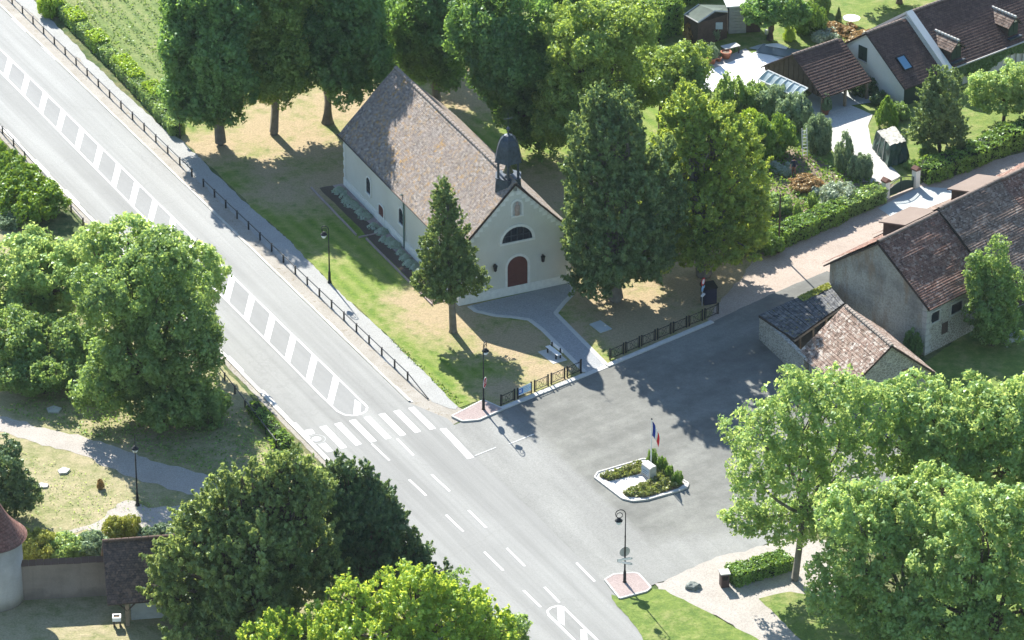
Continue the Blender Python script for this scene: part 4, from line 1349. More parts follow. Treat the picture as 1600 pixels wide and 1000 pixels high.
# eave fascia under front eaves
for (ya, yb_, o_, z_) in ((0, S1, .5, heb - .35), (S1, S1 + 7.2, 1.4, heb - .65), (S1 + 7.2, Lb, 1.0, heb - .5)):
    mb = MB(); mb.box((Wb + .004, ya + .02, z_ - .35), (Wb + .16, yb_, z_ + .25)); mb.build('fascia', M['timber'], barn)
    for k in range(int((yb_ - ya) / .9)):
        m2 = MB(); m2.tube([(Wb + .1, ya + .5 + k * .9, z_ + .1), (Wb + o_, ya + .5 + k * .9, z_ - .12)], .06, 4); m2.build('rafter', M['timber'], barn)
# front openings (plane x = Wb)
for (x0, y0, x1, y1) in ((1453.5, 490, 1467, 503), (1485, 475, 1503, 489)):
    a = bar.wx(x0, y1, Wb); b = bar.wx(x1, y0 - 4, Wb)
    m = (a + b) / 2
    hw = abs(b.y - a.y) / 2; hh = .42
    mb = MB(); mb.box((Wb + .004, m.y - hw, m.z - hh), (Wb + .02, m.y + hw, m.z + hh)); o = mb.build('window', M['glass'], barn)
    mb = MB()
    for q in ((m.y - hw - .1, m.y - hw, m.z - hh, m.z + hh), (m.y + hw, m.y + hw + .1, m.z - hh, m.z + hh), (m.y - hw - .15, m.y + hw + .15, m.z - hh - .12, m.z - hh - .003), (m.y - hw - .15, m.y + hw + .15, m.z + hh + .003, m.z + hh + .14)):
        mb.box((Wb + .003, q[0], q[2]), (Wb + .1, q[1], q[3]))
    mb.build('frame', M['stone'], o)
for (x, y, w_, h_) in ((1476, 512, .35, .45), (1594, 440, 1.4, 2.2)):
    m = bar.wx(x, y, Wb)
    mb = MB(); mb.box((Wb + .004, m.y - w_, max(.1, m.z - h_)), (Wb + .03, m.y + w_, m.z + h_)); o = mb.build('opening', M['timber'], barn)
# hoist dormers on the back slope
for (x, y) in ((1395, 349), (1508, 300)):
    # low shed dormer on the back slope, its slab starting just under the ridge
    yy = bar.loc(P(x, y, hrb - .3)).y
    sb = (hrb - heb) / (Wb / 2)
    x1 = Wb / 2 - .35; x0_ = Wb / 2 - 2.9; z1 = hrb - .02; z0_ = hrb - .62
    mb = MB()
    mb.prism([(x0_, yy, z0_), (x1, yy, z1), (x1, yy, z1 - .1), (x0_, yy, z0_ - .1)], (0, 3.6, 0), 0)
    mb.prism([(x0_ + .25, yy + .25, z0_ - .06), (x1, yy + .25, z1 - .1), (x0_ + .25, yy + .25, hrb - sb * (Wb / 2 - x0_ - .25) - .1)], (0, 3.1, 0), 1)
    mb.build('dormer', [M['roofbarnpale'], M['timber']], barn)
# ivy at the foot of the corner
o = bush('ivy_clump', 1424, 556, .9, 2.0, 'tall', 'linden', 'small dark ivy clump climbing the corner of the barn', 'ivy')

# ---------------------------------------------------------------- lean-to and small tiled outhouse by the barn
L0 = P(1184, 531)
zL = HZ(1184, 531, 494)
LT = Vector(P(1185, 492.5, zL)); TT_ = P(1294, 443, 2.9); RR = P(1319, 474, 2.95); BB = P(1241, 529.5, 2.2)
LT = P(1185, 492.5, 2.25)
root = thing('slate_shed', (LT.x, LT.y, 0), 0, 'low shed with dark slate roof and yellow moss before the barn gable', 'shed')
O3 = Vector((LT.x, LT.y, 0))
def grid_roof(root, name, q, mat, O, nu=24, nv=10, lift=.03, wav=.03, seed=1, thick=.12, under='timber'):
    """q: four corners: eave0, eave1, ridge1, ridge0 ; courses run parallel to the eave"""
    e0, e1, r1, r0 = [Vector(p) - O for p in q]
    n = (e1 - e0).cross(r0 - e0).normalized()
    if n.z < 0: n = -n
    mb = MB(); Lu = (e1 - e0).length; Lv = (r0 - e0).length
    def pt(u, v, off):
        p = e0.lerp(e1, u).lerp(r0.lerp(r1, u), v)
        return p + n * (off + mnoise.noise(Vector((u * Lu * .5 + seed, v * Lv * .5, seed))) * wav * 2)
    for j in range(nv):
        v0, v1 = j / nv, (j + 1) / nv
        rows = [[mb.vert(pt(i / nu, v, off)) for i in range(nu + 1)] for v, off in ((v0, 0), (v0, lift), (v1, 0))]
        for a, b, va, vb in ((0, 1, v0, v0), (1, 2, v0, v1)):
            for i in range(nu):
                mb.face((rows[a][i], rows[a][i + 1], rows[b][i + 1], rows[b][i]), 0,
                        [(i / nu * Lu, va * Lv), ((i + 1) / nu * Lu, va * Lv), ((i + 1) / nu * Lu, vb * Lv), (i / nu * Lu, vb * Lv)])
    g_ = .006 + wav * 1.9
    mb.prism([e0 - n * g_, e1 - n * g_, r1 - n * g_, r0 - n * g_], -n * thick, 1)
    return mb.build(name, [mat, M[under]], root)
grid_roof(root, 'roof', (LT, BB, RR, TT_), M['roofslate'], O3, 16, 16, .035, .03, 3)
# walls of the lean-to: along the lot
wa = P(1185.5, 530.5); wb = P(1255, 597)
d = (wb - wa); nrm = Vector((-d.y, d.x, 0)).normalized()
mb = MB(); a_ = wa - O3; b_ = wb - O3
inn_ = -nrm * .35 if (nrm.x < 0) else nrm * .35
mb.prism([a_, a_ + Vector((0, 0, 2.02)), b_ + Vector((0, 0, 2.02)), b_], inn_)
mb.build('wall', M['rubble'], root)
c_ = P(1294, 489) - O3
mb = MB(); dd = (c_ - a_); nn_ = Vector((-dd.y, dd.x, 0)).normalized() * -.3
mb.prism([a_ + nn_.normalized() * .05, a_ + Vector((0, 0, 1.98)) + nn_.normalized() * .05, c_ + Vector((0, 0, 2.6)), c_], nn_); mb.build('back_wall', M['rubble'], root)
for t in (.12, .38, .64, .9):
    p = (BB.lerp(RR, t)) - O3
    mb = MB(); mb.tube([(p.x, p.y, 0), (p.x, p.y, p.z - .1)], .09, 6); mb.build('post', M['timberlight'], root)
mb = MB(); p, q = BB - O3, RR - O3
mb.tube([p - Vector((0, 0, .2)), q - Vector((0, 0, .2))], .09, 5); mb.build('beam', M['timberlight'], root)
# moss along the upper edge
rngm = np.random.default_rng(8)
uu = rngm.uniform(0, 1, 900) ** .7; vv = 1 - rngm.uniform(0, .28, 900) ** 1.3
pp = np.array([list((LT.lerp(BB, 0).lerp(TT_, v)).lerp(BB.lerp(RR, v), (1 - u) * .45)) for u, v in zip(uu, vv)]) if False else np.array([list(LT.lerp(TT_, .55 + .45 * u).lerp(BB.lerp(RR, .55 + .45 * u), (1 - v) * 1.1)) for u, v in zip(uu, vv)])
pp[:, 2] += .06; pp -= np.array(O3)
mm = leaf_mesh('moss', pp, rngm.normal(size=(900, 3)) + np.array([0, 0, 2]), .16, rngm.uniform(0, 1, 900), M['yellowbush'], 1, rngm)
om = link('moss', mm, root); om['kind'] = 'stuff'

# small gabled outhouse
hs = 5.0
Rf = P(1320, 476.5, hs); Rn = P(1392.4, 538.7, hs)
fr2 = Fr(Vector((Rn.x, Rn.y, 0)), Vector((Rf.x, Rf.y, 0)))   # local x from front apex backwards
Lh = (Vector((Rf.x, Rf.y, 0)) - Vector((Rn.x, Rn.y, 0))).length
e = fr2.wx(1455.3, 589, 0.0); e2 = fr2.wx(1316, 620, 0.0)
print('outhouse', Lh, e, e2)
hw2 = (abs(e.y) + abs(e2.y)) / 2; hw2 = min(max(hw2, 3.4), 4.6)
hes = 2.1
root = thing('outhouse', fr2.O, fr2.a - math.pi / 2, 'small outhouse with patchy pink and cream tile roof beside the slate shed', 'outbuilding')
# local: y along ridge backwards, x across
mb = MB(); mb.prism([(-hw2 + .25, 0.1, -.1), (hw2 - .25, 0.1, -.1), (hw2 - .25, 0.1, hes - .08), (0, 0.1, hs - .2), (-hw2 + .25, 0.1, hes - .08)], (0, Lh - .2, 0)); mb.build('wall', M['rubble'], root)
gable_roof(root, -.12, Lh, 2 * hw2 - .3, hes, hs, M['roofsmall'], over=.3, x0=-hw2 + .15, course=.26, lift=.03, wav=.018, seed=21, ridge=M['roofsmall'], rstep=.36)
fr3 = Fr(fr2.O, fr2.O + Vector((math.cos(fr2.a - math.pi / 2), math.sin(fr2.a - math.pi / 2), 0)))
wd = fr3.wy(1421, 592, 0.1)
print('outhouse door', wd)
mb = MB(); mb.box((wd.x - .5, .05, wd.z - 1.0), (wd.x + .5, .096, wd.z + .75)); o = mb.build('hatch', M['timber'], root)
mb = MB(); mb.box((wd.x - .62, .0, wd.z + .755), (wd.x + .62, .094, wd.z + .92)); mb.box((wd.x - .62, .0, wd.z - 1.0), (wd.x - .505, .094, wd.z + .75)); mb.box((wd.x + .505, .0, wd.z - 1.0), (wd.x + .62, .094, wd.z + .75)); mb.build('frame', M['timberlight'], o)

# ---------------------------------------------------------------- farmhouse top right
A = P(1411.8, 166)
al = P(1480, 138)   # along the front
hf = Fr(A, al)
e0 = P(1411.8, 134.8, 3.0); e1 = P(1600, 52, 3.0)
# true direction of the long axis from the front gutter, all at one height
g0, g1 = P(1473, 111.3, 3.0), P(1600, 63, 3.0)
ah = math.atan2(g1.y - g0.y, g1.x - g0.x)
hf = Fr(A, A + Vector((math.cos(ah), math.sin(ah), 0)))
heh = HZ(1411.8, 166, 134.5)
apx = hf.wx(1355, 50.8, 0.0)
print('house he', heh, 'apex', apx, 'ang', math.degrees(ah))
run = apx.y; hrh = apx.z
Wh = 2 * run
house = thing('farmhouse', A, hf.a, 'long cream farmhouse with brown tile roof, two dormers and a skylight', 'house')
Lh1 = hf.wy(1473, 117, 0).x
print('house run', run, hrh, 'L1', Lh1)
Lh2 = 26
mb = MB(); mb.prism([(0, 0, -.1), (0, Wh, -.1), (0, Wh, heh - .06), (0, run, hrh - .12), (0, 0, heh - .06)], (Lh1, 0, 0)); mb.build('wall', M['creamwall'], house)
dzh = .45
mb = MB(); mb.prism([(Lh1, -.12, -.1), (Lh1, Wh + .12, -.1), (Lh1, Wh + .12, heh + dzh - .2), (Lh1, run, hrh + dzh - .2), (Lh1, -.12, heh + dzh - .2)], (Lh2, 0, 0)); mb.build('wall', M['creamwall'], house)
# roofs: reuse gable_roof in a sub-frame where y is the ridge: parent empties are not allowed deeper, so build with swapped axes
def roof_x(root, x0, x1, y0, W_, he_, hr_, mat, over, seed, course=.26, wav=.012, ridge=True, lift=.03, under='timber', slopes=(0, 1)):
    for si in slopes:
        mb = MB()
        ym = y0 + W_ / 2
        sl = (hr_ - he_) / (W_ / 2)
        if si == 0: xe, xr = y0 - over, ym
        else: xe, xr = y0 + W_ + over, ym
        roof_courses(mb, x0, x1, xe, he_ - over * sl, xr, hr_, course, lift, wav, 0, 1.2, seed)
        mb.v = [(v[1], v[0], v[2]) for v in mb.v]
        mb.f = [f[::-1] for f in mb.f]; mb.uv = {k: u[::-1] for k, u in mb.uv.items()}
        mb.build('roof', [mat, M[under]], root)
    if ridge:
        k = 8
        pr = [(0.16 * math.cos(math.pi * i / k), 0.13 * math.sin(math.pi * i / k)) for i in range(k + 1)]
        m2 = MB(); m2.prism([(0, p[0], p[1]) for p in pr], (.36, 0, 0)); me = m2.mesh('ridge_tile', ridge if not isinstance(ridge, bool) else M['roofbarnpale'])
        for i in range(int((x1 - x0) / .42)): link('ridge_tile', me, root, (x0 + i * .42, y0 + W_ / 2, hr_ - .01))
roof_x(house, -.15, Lh1 - .02, 0, Wh, heh, hrh, M['roofhouse'], .25, 31)
roof_x(house, Lh1 + .75, Lh1 + Lh2, -.12, Wh + .24, heh + dzh, hrh + dzh, M['roofhouse'], .3, 32)
# raised white verge strip of the taller part
sl = (hrh - heh) / run
mb = MB()
for s in (0, 1):
    y_e = -.45 if s == 0 else Wh + .45
    z_e = heh + dzh - .3 * sl
    mb.prism([(Lh1 + .0, y_e, z_e + .02), (Lh1 + .0, run, hrh + dzh + .16), (Lh1 + .0, run, hrh + dzh - .1), (Lh1 + .0, y_e, z_e - .3)], (.72, 0, 0))
mb.build('verge_strip', M['creamwall'], house)
mb = MB(); mb.tube([(Lh1 + .8, -.5, heh + dzh - .3 * sl - .02), (Lh1 + Lh2, -.5, heh + dzh - .3 * sl - .02)], .07, 6); mb.build('gutter', M['stone'], house)
# gable window with shutters (plane x=0)
wv = hf.wx(1348, 83, 0)
mb = MB(); mb.box((-.05, wv.y - .02, wv.z - .62), (-.004, wv.y + .46, wv.z + .62)); mb.box((-.05, wv.y - .52, wv.z - .62), (-.004, wv.y - .04, wv.z + .62))
o = mb.build('shutter', M['greenshut'], house)
mb = MB(); mb.box((-.12, wv.y - .58, wv.z - .72), (-.004, wv.y + .54, wv.z - .625)); mb.build('sill', M['stone'], o)
# front openings
for (x, y, w_, h_, nm) in ((1427, 146, 1.1, 1.0, 'window'), (1494, 122, .55, 1.25, 'window')):
    v = hf.wy(x, y, 0)
    mb = MB(); mb.box((v.x - w_, -.20 if x > 1480 else -.03, v.z - h_), (v.x + w_, -.004 if x < 1480 else -.13, v.z + h_)); o = mb.build(nm, M['greenshut'], house)
    mb = MB(); yy = -.18 if x > 1480 else -.06
    mb.box((v.x - w_ - .1, yy - .06, v.z - h_ - .12), (v.x + w_ + .1, yy + .03, v.z - h_ - .003)); mb.build('sill', M['stone'], o)
# skylight
mb = MB(); cx = hf.loc(P(1413, 84.5, (heh + hrh) / 2 + .3)); t_ = cx.y / run; zc = heh + (hrh - heh) * t_
u = Vector((0, 1, sl)).normalized(); nn_ = Vector((0, -sl, 1)).normalized(); cc = Vector((cx.x, cx.y, zc))
mb.prism([cc + Vector((-.4, 0, 0)) - u * .6, cc + Vector((.4, 0, 0)) - u * .6, cc + Vector((.4, 0, 0)) + u * .6, cc + Vector((-.4, 0, 0)) + u * .6], nn_ * .1)
o = mb.build('skylight', M['skylight'], house)
mb = MB()
for a, b in ((-.5, -.41), (.41, .5)): mb.prism([cc + Vector((a, 0, 0)) - u * .7, cc + Vector((b, 0, 0)) - u * .7, cc + Vector((b, 0, 0)) + u * .7, cc + Vector((a, 0, 0)) + u * .7], nn_ * .13)
for a, b in ((-.7, -.61), (.61, .7)): mb.prism([cc + Vector((-.4, 0, 0)) + u * a, cc + Vector((.4, 0, 0)) + u * a, cc + Vector((.4, 0, 0)) + u * b, cc + Vector((-.4, 0, 0)) + u * b], nn_ * .13)
mb.build('frame', M['iron'], o)
# dormers
def dormer(px, py_base, wpx=8):
    # front face: near front edge pixel centre bottom; on roof slope
    dr = ray(px, py_base); oc = CAM - hf.O
    # roof plane: z = heh + dzh + sl * y
    k_ = (heh + dzh + sl * oc.dot(hf.ey) - oc.z) / (dr.z - sl * dr.dot(hf.ey))
    p = hf.loc(CAM + dr * k_); z = p.z + .05
    x, yf, zb = p.x, p.y, z
    hwid = .62; hh = 1.15; rise = .6; dep = 3.0
    zt = zb + hh
    mb = MB(); mb.prism([(x - hwid, yf, zb - .2), (x + hwid, yf, zb - .2), (x + hwid, yf, zt), (x, yf, zt + rise - .08), (x - hwid, yf, zt)], (0, dep, 0))
    o = mb.build('dormer', M['timber'], house)
    mb = MB()
    roof_courses(mb, yf - .3, yf + dep - .2, x - hwid - .25, zt - .22, x, zt + rise, .2, .02, .005, 0, 1.2, 3)
    roof_courses(mb, yf - .3, yf + dep - .2, x + hwid + .25, zt - .22, x, zt + rise, .2, .02, .005, 0, 1.2, 4)
    mb.build('dormer_roof', [M['roofbarnpale'], M['timber']], o)
    m2 = MB(); m2.tube([(0, 0, 0), (0, .24, 0)], .12, 8); me = m2.mesh('ridge_tile', M['kerb'])
    for k in range(int((dep) / .36)): link('ridge_tile', me, o, (x, yf - .3 + k * .36, zt + rise + .03))
    mb = MB(); mb.box((x - hwid + .08, yf - .06, zb + .06), (x - .02, yf - .004, zt - .02)); mb.box((x + .02, yf - .06, zb + .06), (x + hwid - .08, yf - .004, zt - .02)); mb.build('shutter', M['greenshut'], o)
    mb = MB(); mb.prism([(x - hwid, yf - .02, zt + .01), (x + hwid, yf - .02, zt + .01), (x, yf - .02, zt + rise - .1)], (0, -.03, 0)); mb.build('gable_panel', M['creamwall'], o)
    mb = MB(); mb.tube([(x - hwid, yf - .08, zt), (x, yf - .08, zt + rise - .15)], .045, 4); mb.tube([(x + hwid, yf - .08, zt), (x, yf - .08, zt + rise - .15)], .045, 4); mb.tube([(x, yf - .08, zt), (x, yf - .08, zt + rise - .15)], .045, 4); mb.build('timber_frame', M['greenshut'], o)
    mb = MB(); mb.box((x - hwid - .12, yf - .45, zb - .16), (x + hwid + .12, yf - .065, zb - .04)); mb.build('sill', M['lead'], o)
dormer(1493, 93); dormer(1582, 56)
# creeper on the front wall
rngi = np.random.default_rng(3)
n = 5200
xx = rngi.uniform(Lh1 + 1.0, Lh1 + 14, n); hz = heh + dzh - .3
zz = hz * (1 - rngi.uniform(0, 1, n) ** 1.6 * (.35 + .45 * (np.sin(xx * .9) * .5 + .5)))
pos = np.stack([xx, -.2 - rngi.uniform(0, .22, n), zz], 1)
ivy = link('creeper', leaf_mesh('creeper', pos, rngi.normal(size=(n, 3)) * .5 + np.array([0, -1, .3]), .22, rngi.uniform(0, .6, n), M['mixed'], 1, rngi), house)
# chimney-like white posts of the porch
for (x, y) in ((1578, 95), (1588, 88), (1598, 83)):
    v = hf.wy(x, y, -.12)
    mb = MB(); mb.box((v.x - .14, -.32, v.z - .9), (v.x + .14, -.126, v.z + .6)); mb.build('shutter', M['creamwall'], house)

# ---------------------------------------------------------------- open garage annex
A = P(1284, 180)
heg = HZ(1284, 180, 147)
g0, g1 = P(1284, 147, heg), P(1350.5, 124, heg)
ag = math.atan2(g1.y - g0.y, g1.x - g0.x)
gf = Fr(A, A + Vector((math.cos(ag), math.sin(ag), 0)))
ap = gf.wx(1240.8, 84.6, 0); le = gf.wx(1198.5, 112.5, 0)
print('garage', heg, ap, le, math.degrees(ag))
Wg = ap.y * 2; Lg = gf.wy(1350.5, 124, 0).x + .6
gar = thing('open_garage', A, gf.a, 'open sided garage with dark timber gable and brown tile roof joined to the farmhouse', 'garage')
mb = MB(); mb.prism([(0.05, .6, heg - .4), (0.05, Wg - .6, heg - .4), (0.05, Wg, heg), (0.05, Wg / 2, ap.z - .1), (0.05, 0, heg)], (.12, 0, 0)); mb.build('gable', M['timber'], gar)
nb = 12
for i in range(nb):
    y = Wg * (i + .5) / nb; z1 = heg + (ap.z - heg) * (1 - abs(y - Wg / 2) / (Wg / 2)) - .12
    m2 = MB(); m2.box((.0, y - Wg / nb / 2 + .03, heg - .38), (.048, y + Wg / nb / 2 - .03, z1)); m2.build('plank', M['timber'], gar)
mb = MB(); mb.box((0.1, Wg - .2, 0), (Lg, Wg, heg)); mb.box((0.02, Wg * .5, 0), (.2, Wg - .2, heg - .38)); mb.build('wall', M['block'], gar)
for x in (.12, Lg * .5, Lg - .2):
    m2 = MB(); m2.box((x - .1, .0, 0), (x + .1, .2, heg - .02)); m2.build('post', M['timberlight'], gar)
m2 = MB(); m2.box((-.08, Wg * .5 - .1, 0), (.0, Wg * .5 + .1, heg - .4)); m2.build('post', M['timberlight'], gar)
roof_x(gar, -.2, Lg, 0, Wg, heg, ap.z, M['roofhouse'], .3, 35, ridge=True)

# ---------------------------------------------------------------- polycarbonate canopy
q0, q1, q2, q3 = P(1185, 124, 2.2), P(1200, 116, 2.6), P(1262, 144, 2.6), P(1247, 153, 2.2)
Oc = P(1185, 130); Oc.z = 0
root = thing('glazed_canopy', Oc, 0, 'curved clear plastic canopy with white bars against the garage gable', 'canopy')
nrib = 6
for k in range(nrib + 1):
    t = k / nrib
    a = q0.lerp(q3, t); b = q1.lerp(q2, t)
    pts = []
    for j in range(7):
        s = j / 6; p = a.lerp(b, s); p.z += math.sin(math.pi * s * .5) * .35
        pts.append(p - Oc)
    m2 = MB(); m2.tube(pts, .05, 5); m2.build('rib', M['white'], root)
    if k < nrib:
        a2 = q0.lerp(q3, (k + 1) / nrib); b2 = q1.lerp(q2, (k + 1) / nrib)
        m3 = MB()
        for j in range(6):
            def cp(a_, b_, s): 
                p = a_.lerp(b_, s); p.z += math.sin(math.pi * s * .5) * .35 - .03
                return p - Oc
            m3.prism([cp(a, b, j / 6), cp(a2, b2, j / 6), cp(a2, b2, (j + 1) / 6), cp(a, b, (j + 1) / 6)], (0, 0, -.015))
        m3.build('pane', M['poly'], root)
for a, b in ((q0, q3), (q1, q2)):
    off = Vector((0, 0, .35 if a is q1 else 0))
    m2 = MB(); m2.tube([a - Oc + off, b - Oc + off], .06, 5); m2.build('bar', M['white'], root)
for a in (q0, q3, q0.lerp(q3, .5)):
    m2 = MB(); m2.tube([(a.x - Oc.x, a.y - Oc.y, 0), (a.x - Oc.x, a.y - Oc.y, a.z)], .06, 5); m2.build('post', M['white'], root)

# ---------------------------------------------------------------- garden shed (dark timber, felt roof)
hz1 = 2.3
A = P(1092, 74)  # front-left corner on the ground (approx)
g0 = P(1091, 35.5, hz1); g1 = P(1069, 23, hz1)
gl = P(1140, 18, hz1)
dirr = math.atan2((P(1117, 17.5, 2.9) - P(1091, 35.5, 2.9)).y, (P(1117, 17.5, 2.9) - P(1091, 35.5, 2.9)).x)
shd = thing('garden_shed', (g0.x, g0.y, 0), 0, 'dark timber garden shed with grey felt roof and pale edging', 'shed')
O = Vector((g0.x, g0.y, 0))
a = g0 - O; b = g1 - O; c = P(1092 + .1, 7, 2.9) - O; d_ = P(1117, 17.5, 2.9) - O; e_ = P(1137, 19, 2.4) - O; f_ = P(1137, 8, 2.4) - O
mb = MB()
for q in ((a, d_, c, b), (d_, e_, f_, c)):
    mb.prism(q, (0, 0, -.1))
mb.build('roof', M['felt'], shd)
def pl(z, p): return Vector((p.x, p.y, z))
mb = MB()
mb.prism([pl(0, a), pl(0, d_), pl(0, e_), pl(0, f_), pl(0, b)], (0, 0, 2.25)); 
mb.build('wall', M['timber'], shd)
mb = MB(); mb.tube([a + Vector((0, 0, .02)), d_ + Vector((0, 0, .02)), e_ + Vector((0, 0, .02))], .07, 4); mb.tube([a + Vector((0, 0, .02)), b + Vector((0, 0, .02)), c + Vector((0, 0, .02))], .07, 4); mb.build('fascia', M['kerb'], shd)
mid = a.lerp(d_, .0)
wq = d_.lerp(e_, .35); mb = MB(); mb.box((wq.x - .3, wq.y - .28, 1.2), (wq.x + .3, wq.y - .16, 1.8)); mb.build('window', M['poly'], shd)
# concrete store beside it
p = P(1150, 48)
root = thing('block_store', p, R(8), 'narrow pale concrete store between the dark shed and the round tree', 'shed')
mb = MB()
for k in range(9): 
    m2 = MB(); m2.box((-.75, -.6, .02 + k * .28), (.75, .7, .27 + k * .28)); m2.build('block', M['block'], root)
mb = MB(); mb.box((-1.0, -.8, 2.56), (2.2, .9, 2.66)); mb.build('roof', M['terrace'], root)
mb = MB(); mb.box((.76, -.55, .02), (2.0, .65, 2.4)); mb.build('side_panel', M['timber'], root)

# ---------------------------------------------------------------- round tower, garden wall and cart shed, bottom left
c = P(-9, 932)
zt = PY(-9, 845, c.y - 2.3).z
k = scl(c)
Rt = 49 / k
zt = HZ(-9, 940, 842)
root = thing('round_tower', c, 0, 'round pale rendered tower with pointed red tile roof at the left edge', 'tower')
mb = MB(); mb.lathe([(Rt * 1.0, -.1), (Rt * .99, 1), (Rt * .97, zt)], sides=40); smooth(mb.build('wall', M['towerwall'], root))
mb = MB()
prof = []
n = 22; Ht = HZ(-9, 932, 762) - zt
Rr = Rt + .28
for i in range(n):
    t0 = i / n; t1 = (i + 1) / n
    f = lambda t: (Rr * (1 - t)) * (1 - .35 * math.sin(math.pi * min(1, t * 1.1)) * .5) + .04
    prof.append((f(t0) + .03, zt - .12 + Ht * t0)); prof.append((f(t1), zt - .12 + Ht * t1))
rings = []
sd_ = 44
for i in range(len(prof) - 1):
    (r0, z0), (r1, z1) = prof[i], prof[i + 1]
    for k2 in range(sd_):
        a0 = 6.28319 * k2 / sd_; a1 = 6.28319 * (k2 + 1) / sd_
        mb.poly([(r0 * math.cos(a0), r0 * math.sin(a0), z0), (r0 * math.cos(a1), r0 * math.sin(a1), z0), (r1 * math.cos(a1), r1 * math.sin(a1), z1), (r1 * math.cos(a0), r1 * math.sin(a0), z1)], 0,
                [(a0 * 2, z0), (a1 * 2, z0), (a1 * 2, z1), (a0 * 2, z1)])
mb.lathe([(Rr, zt - .2), (Rr, zt - .12)], sides=44, m=1)
mb.build('roof', [M['roofred'], M['timber']], root)

wa = P(36, 938); wb = P(180, 930)
d = wb - wa; aw = math.atan2(d.y, d.x); Lw = d.length
hw_ = HZ(100, 934, 880)
root = thing('garden_wall', wa, aw, 'brown rendered garden wall with dark tile coping between tower and cart shed', 'wall')
mb = MB(); mb.box((0, 0, -.1), (Lw, .45, hw_)); mb.build('wall', M['brownwall'], root)
m2 = MB(); m2.prism([(0.01, -.12, hw_ + .002), (0.01, .57, hw_ + .002), (0.01, .225, hw_ + .3)], (.48, 0, 0)); me = m2.mesh('coping_tile', M['rooflow'])
for i in range(int(Lw / .5)): link('coping_tile', me, root, (i * .5, 0, rndB.uniform(-.02, .02)))

ez = HZ(195, 985.5, 946) + .1
E0, E1 = P(168, 945, ez), P(440, 924, ez)
rd = math.atan2(E1.y - E0.y, E1.x - E0.x)
Rz = None
cf = Fr(Vector((E0.x, E0.y, 0)), Vector((E1.x, E1.y, 0)))
# ridge: 3.6 m behind the eave in plan
rp = cf.wy(168, 845, 3.3)
print('cart shed eave', ez, 'ridge', rp, 'len', (E1 - E0).length)
root = thing('cart_shed', (E0.x, E0.y, 0), cf.a, 'open cart shed with dark worn tile roof beside the garden wall', 'shed')
Ls = (E1 - E0).length
O0 = Vector((0, 0, 0))
grid_roof(root, 'roof', (Vector((0, 0, ez)), Vector((Ls, 0, ez)), Vector((Ls, 3.3, rp.z)), Vector((0, 3.3, rp.z))), M['rooflow'], O0, 26, 20, .03, .05, 5)
grid_roof(root, 'roof', (Vector((Ls, 6.6, ez)), Vector((0, 6.6, ez)), Vector((0, 3.31, rp.z)), Vector((Ls, 3.31, rp.z))), M['rooflow'], O0, 12, 16, .03, .03, 6)
m2 = MB(); k = 8
m2.prism([(0, 0.15 * math.cos(math.pi * i / k), 0.13 * math.sin(math.pi * i / k)) for i in range(k + 1)], (.4, 0, 0)); me = m2.mesh('ridge_tile', M['rooflow'])
for i in range(int(Ls / .44)): link('ridge_tile', me, root, (i * .44, 3.3, rp.z))
for x in (1.3, 5.2, 9.0):
    m2 = MB(); m2.box((x - .13, .45, 0), (x + .13, .7, ez - .05)); m2.build('post', M['timberlight'] if x < 3 else M['timber'], root)
    m2 = MB(); m2.tube([(x, .5, ez - .9), (x - .7, .45, ez - .12)], .06, 5); m2.tube([(x, .5, ez - .9), (x + .7, .45, ez - .12)], .06, 5); m2.build('brace', M['timber'], root)
m2 = MB(); m2.box((0.05, .42, ez - .12), (Ls, .62, ez + .04)); m2.build('beam', M['timber'], root)
m2 = MB(); m2.box((1.6, 1.2, 0), (Ls, 1.5, ez + .3)); m2.build('wall', M['block'], root)
p = P(183, 978)
root = thing('planter_box', p, R(3), 'small white framed box on a stand beside the cart shed post', 'planter')
mb = MB()
for q in ((-.28, -.28, .28, -.2), (-.28, .2, .28, .28), (-.28, -.2, -.2, .2), (.2, -.2, .28, .2)): mb.box((q[0], q[1], .5), (q[2], q[3], .78))
mb.build('frame', M['white'], root)
mb = MB(); mb.box((-.198, -.198, .5), (.198, .198, .7)); mb.build('filling', M['soil'], root)
for sx in (-.2, .2):
    m2 = MB(); m2.box((sx - .04, -.2, 0), (sx + .04, .2, .498)); m2.build('leg', M['timber'], root)

# ================================================================== STREET FURNITURE
# ---- low rail along the road
def low_rail(px0, px1, n, h, label, extra=None, rr=.045):
    A, B = P(*px0), P(*px1); d = B - A; L = d.length; ang = math.atan2(d.y, d.x)
    root = thing('road_railing', A, ang, label, 'railing')
    mb = MB(); mb.tube([(0, 0, h), (L, 0, h)], rr, 6)
    mb.build('rail', M['rail'], root)
    if extra:
        mb = MB(); mb.tube([(0, 0, h * .5), (L, 0, h * .5)], .03, 5); mb.build('rail', M['rail'], root)
    m2 = MB(); m2.box((-.05, -.05, 0), (.05, .05, h + .04)); m2.box((-.065, -.065, h + .04), (.065, .065, h + .08)); me = m2.mesh('post', M['iron'])
    for i in range(n + 1): link('post', me, root, (L * i / n, 0, 0))
    return root, L
low_rail((3, -10), (300, 276), 17, .62, 'low dark railing beside the upper gravel path, ending before the tree shadow')
r2, L2 = low_rail((318, 292), (637, 594), 17, .62, 'low dark railing between road and gravel path alongside the church lawn')
mb = MB(); d = P(672, 624) - P(637, 594); mb.tube([(L2, 0, .62), (L2 + d.length, 0, .08)], .045, 6); mb.build('end_rail', M['rail'], r2)
low_rail((-30, 170), (130, 352), 9, .6, 'low dark railing on the far left verge in front of the conifer hedge')
low_rail((305, 535), (432, 700), 8, .6, 'low dark railing under the big left trees beside the road')

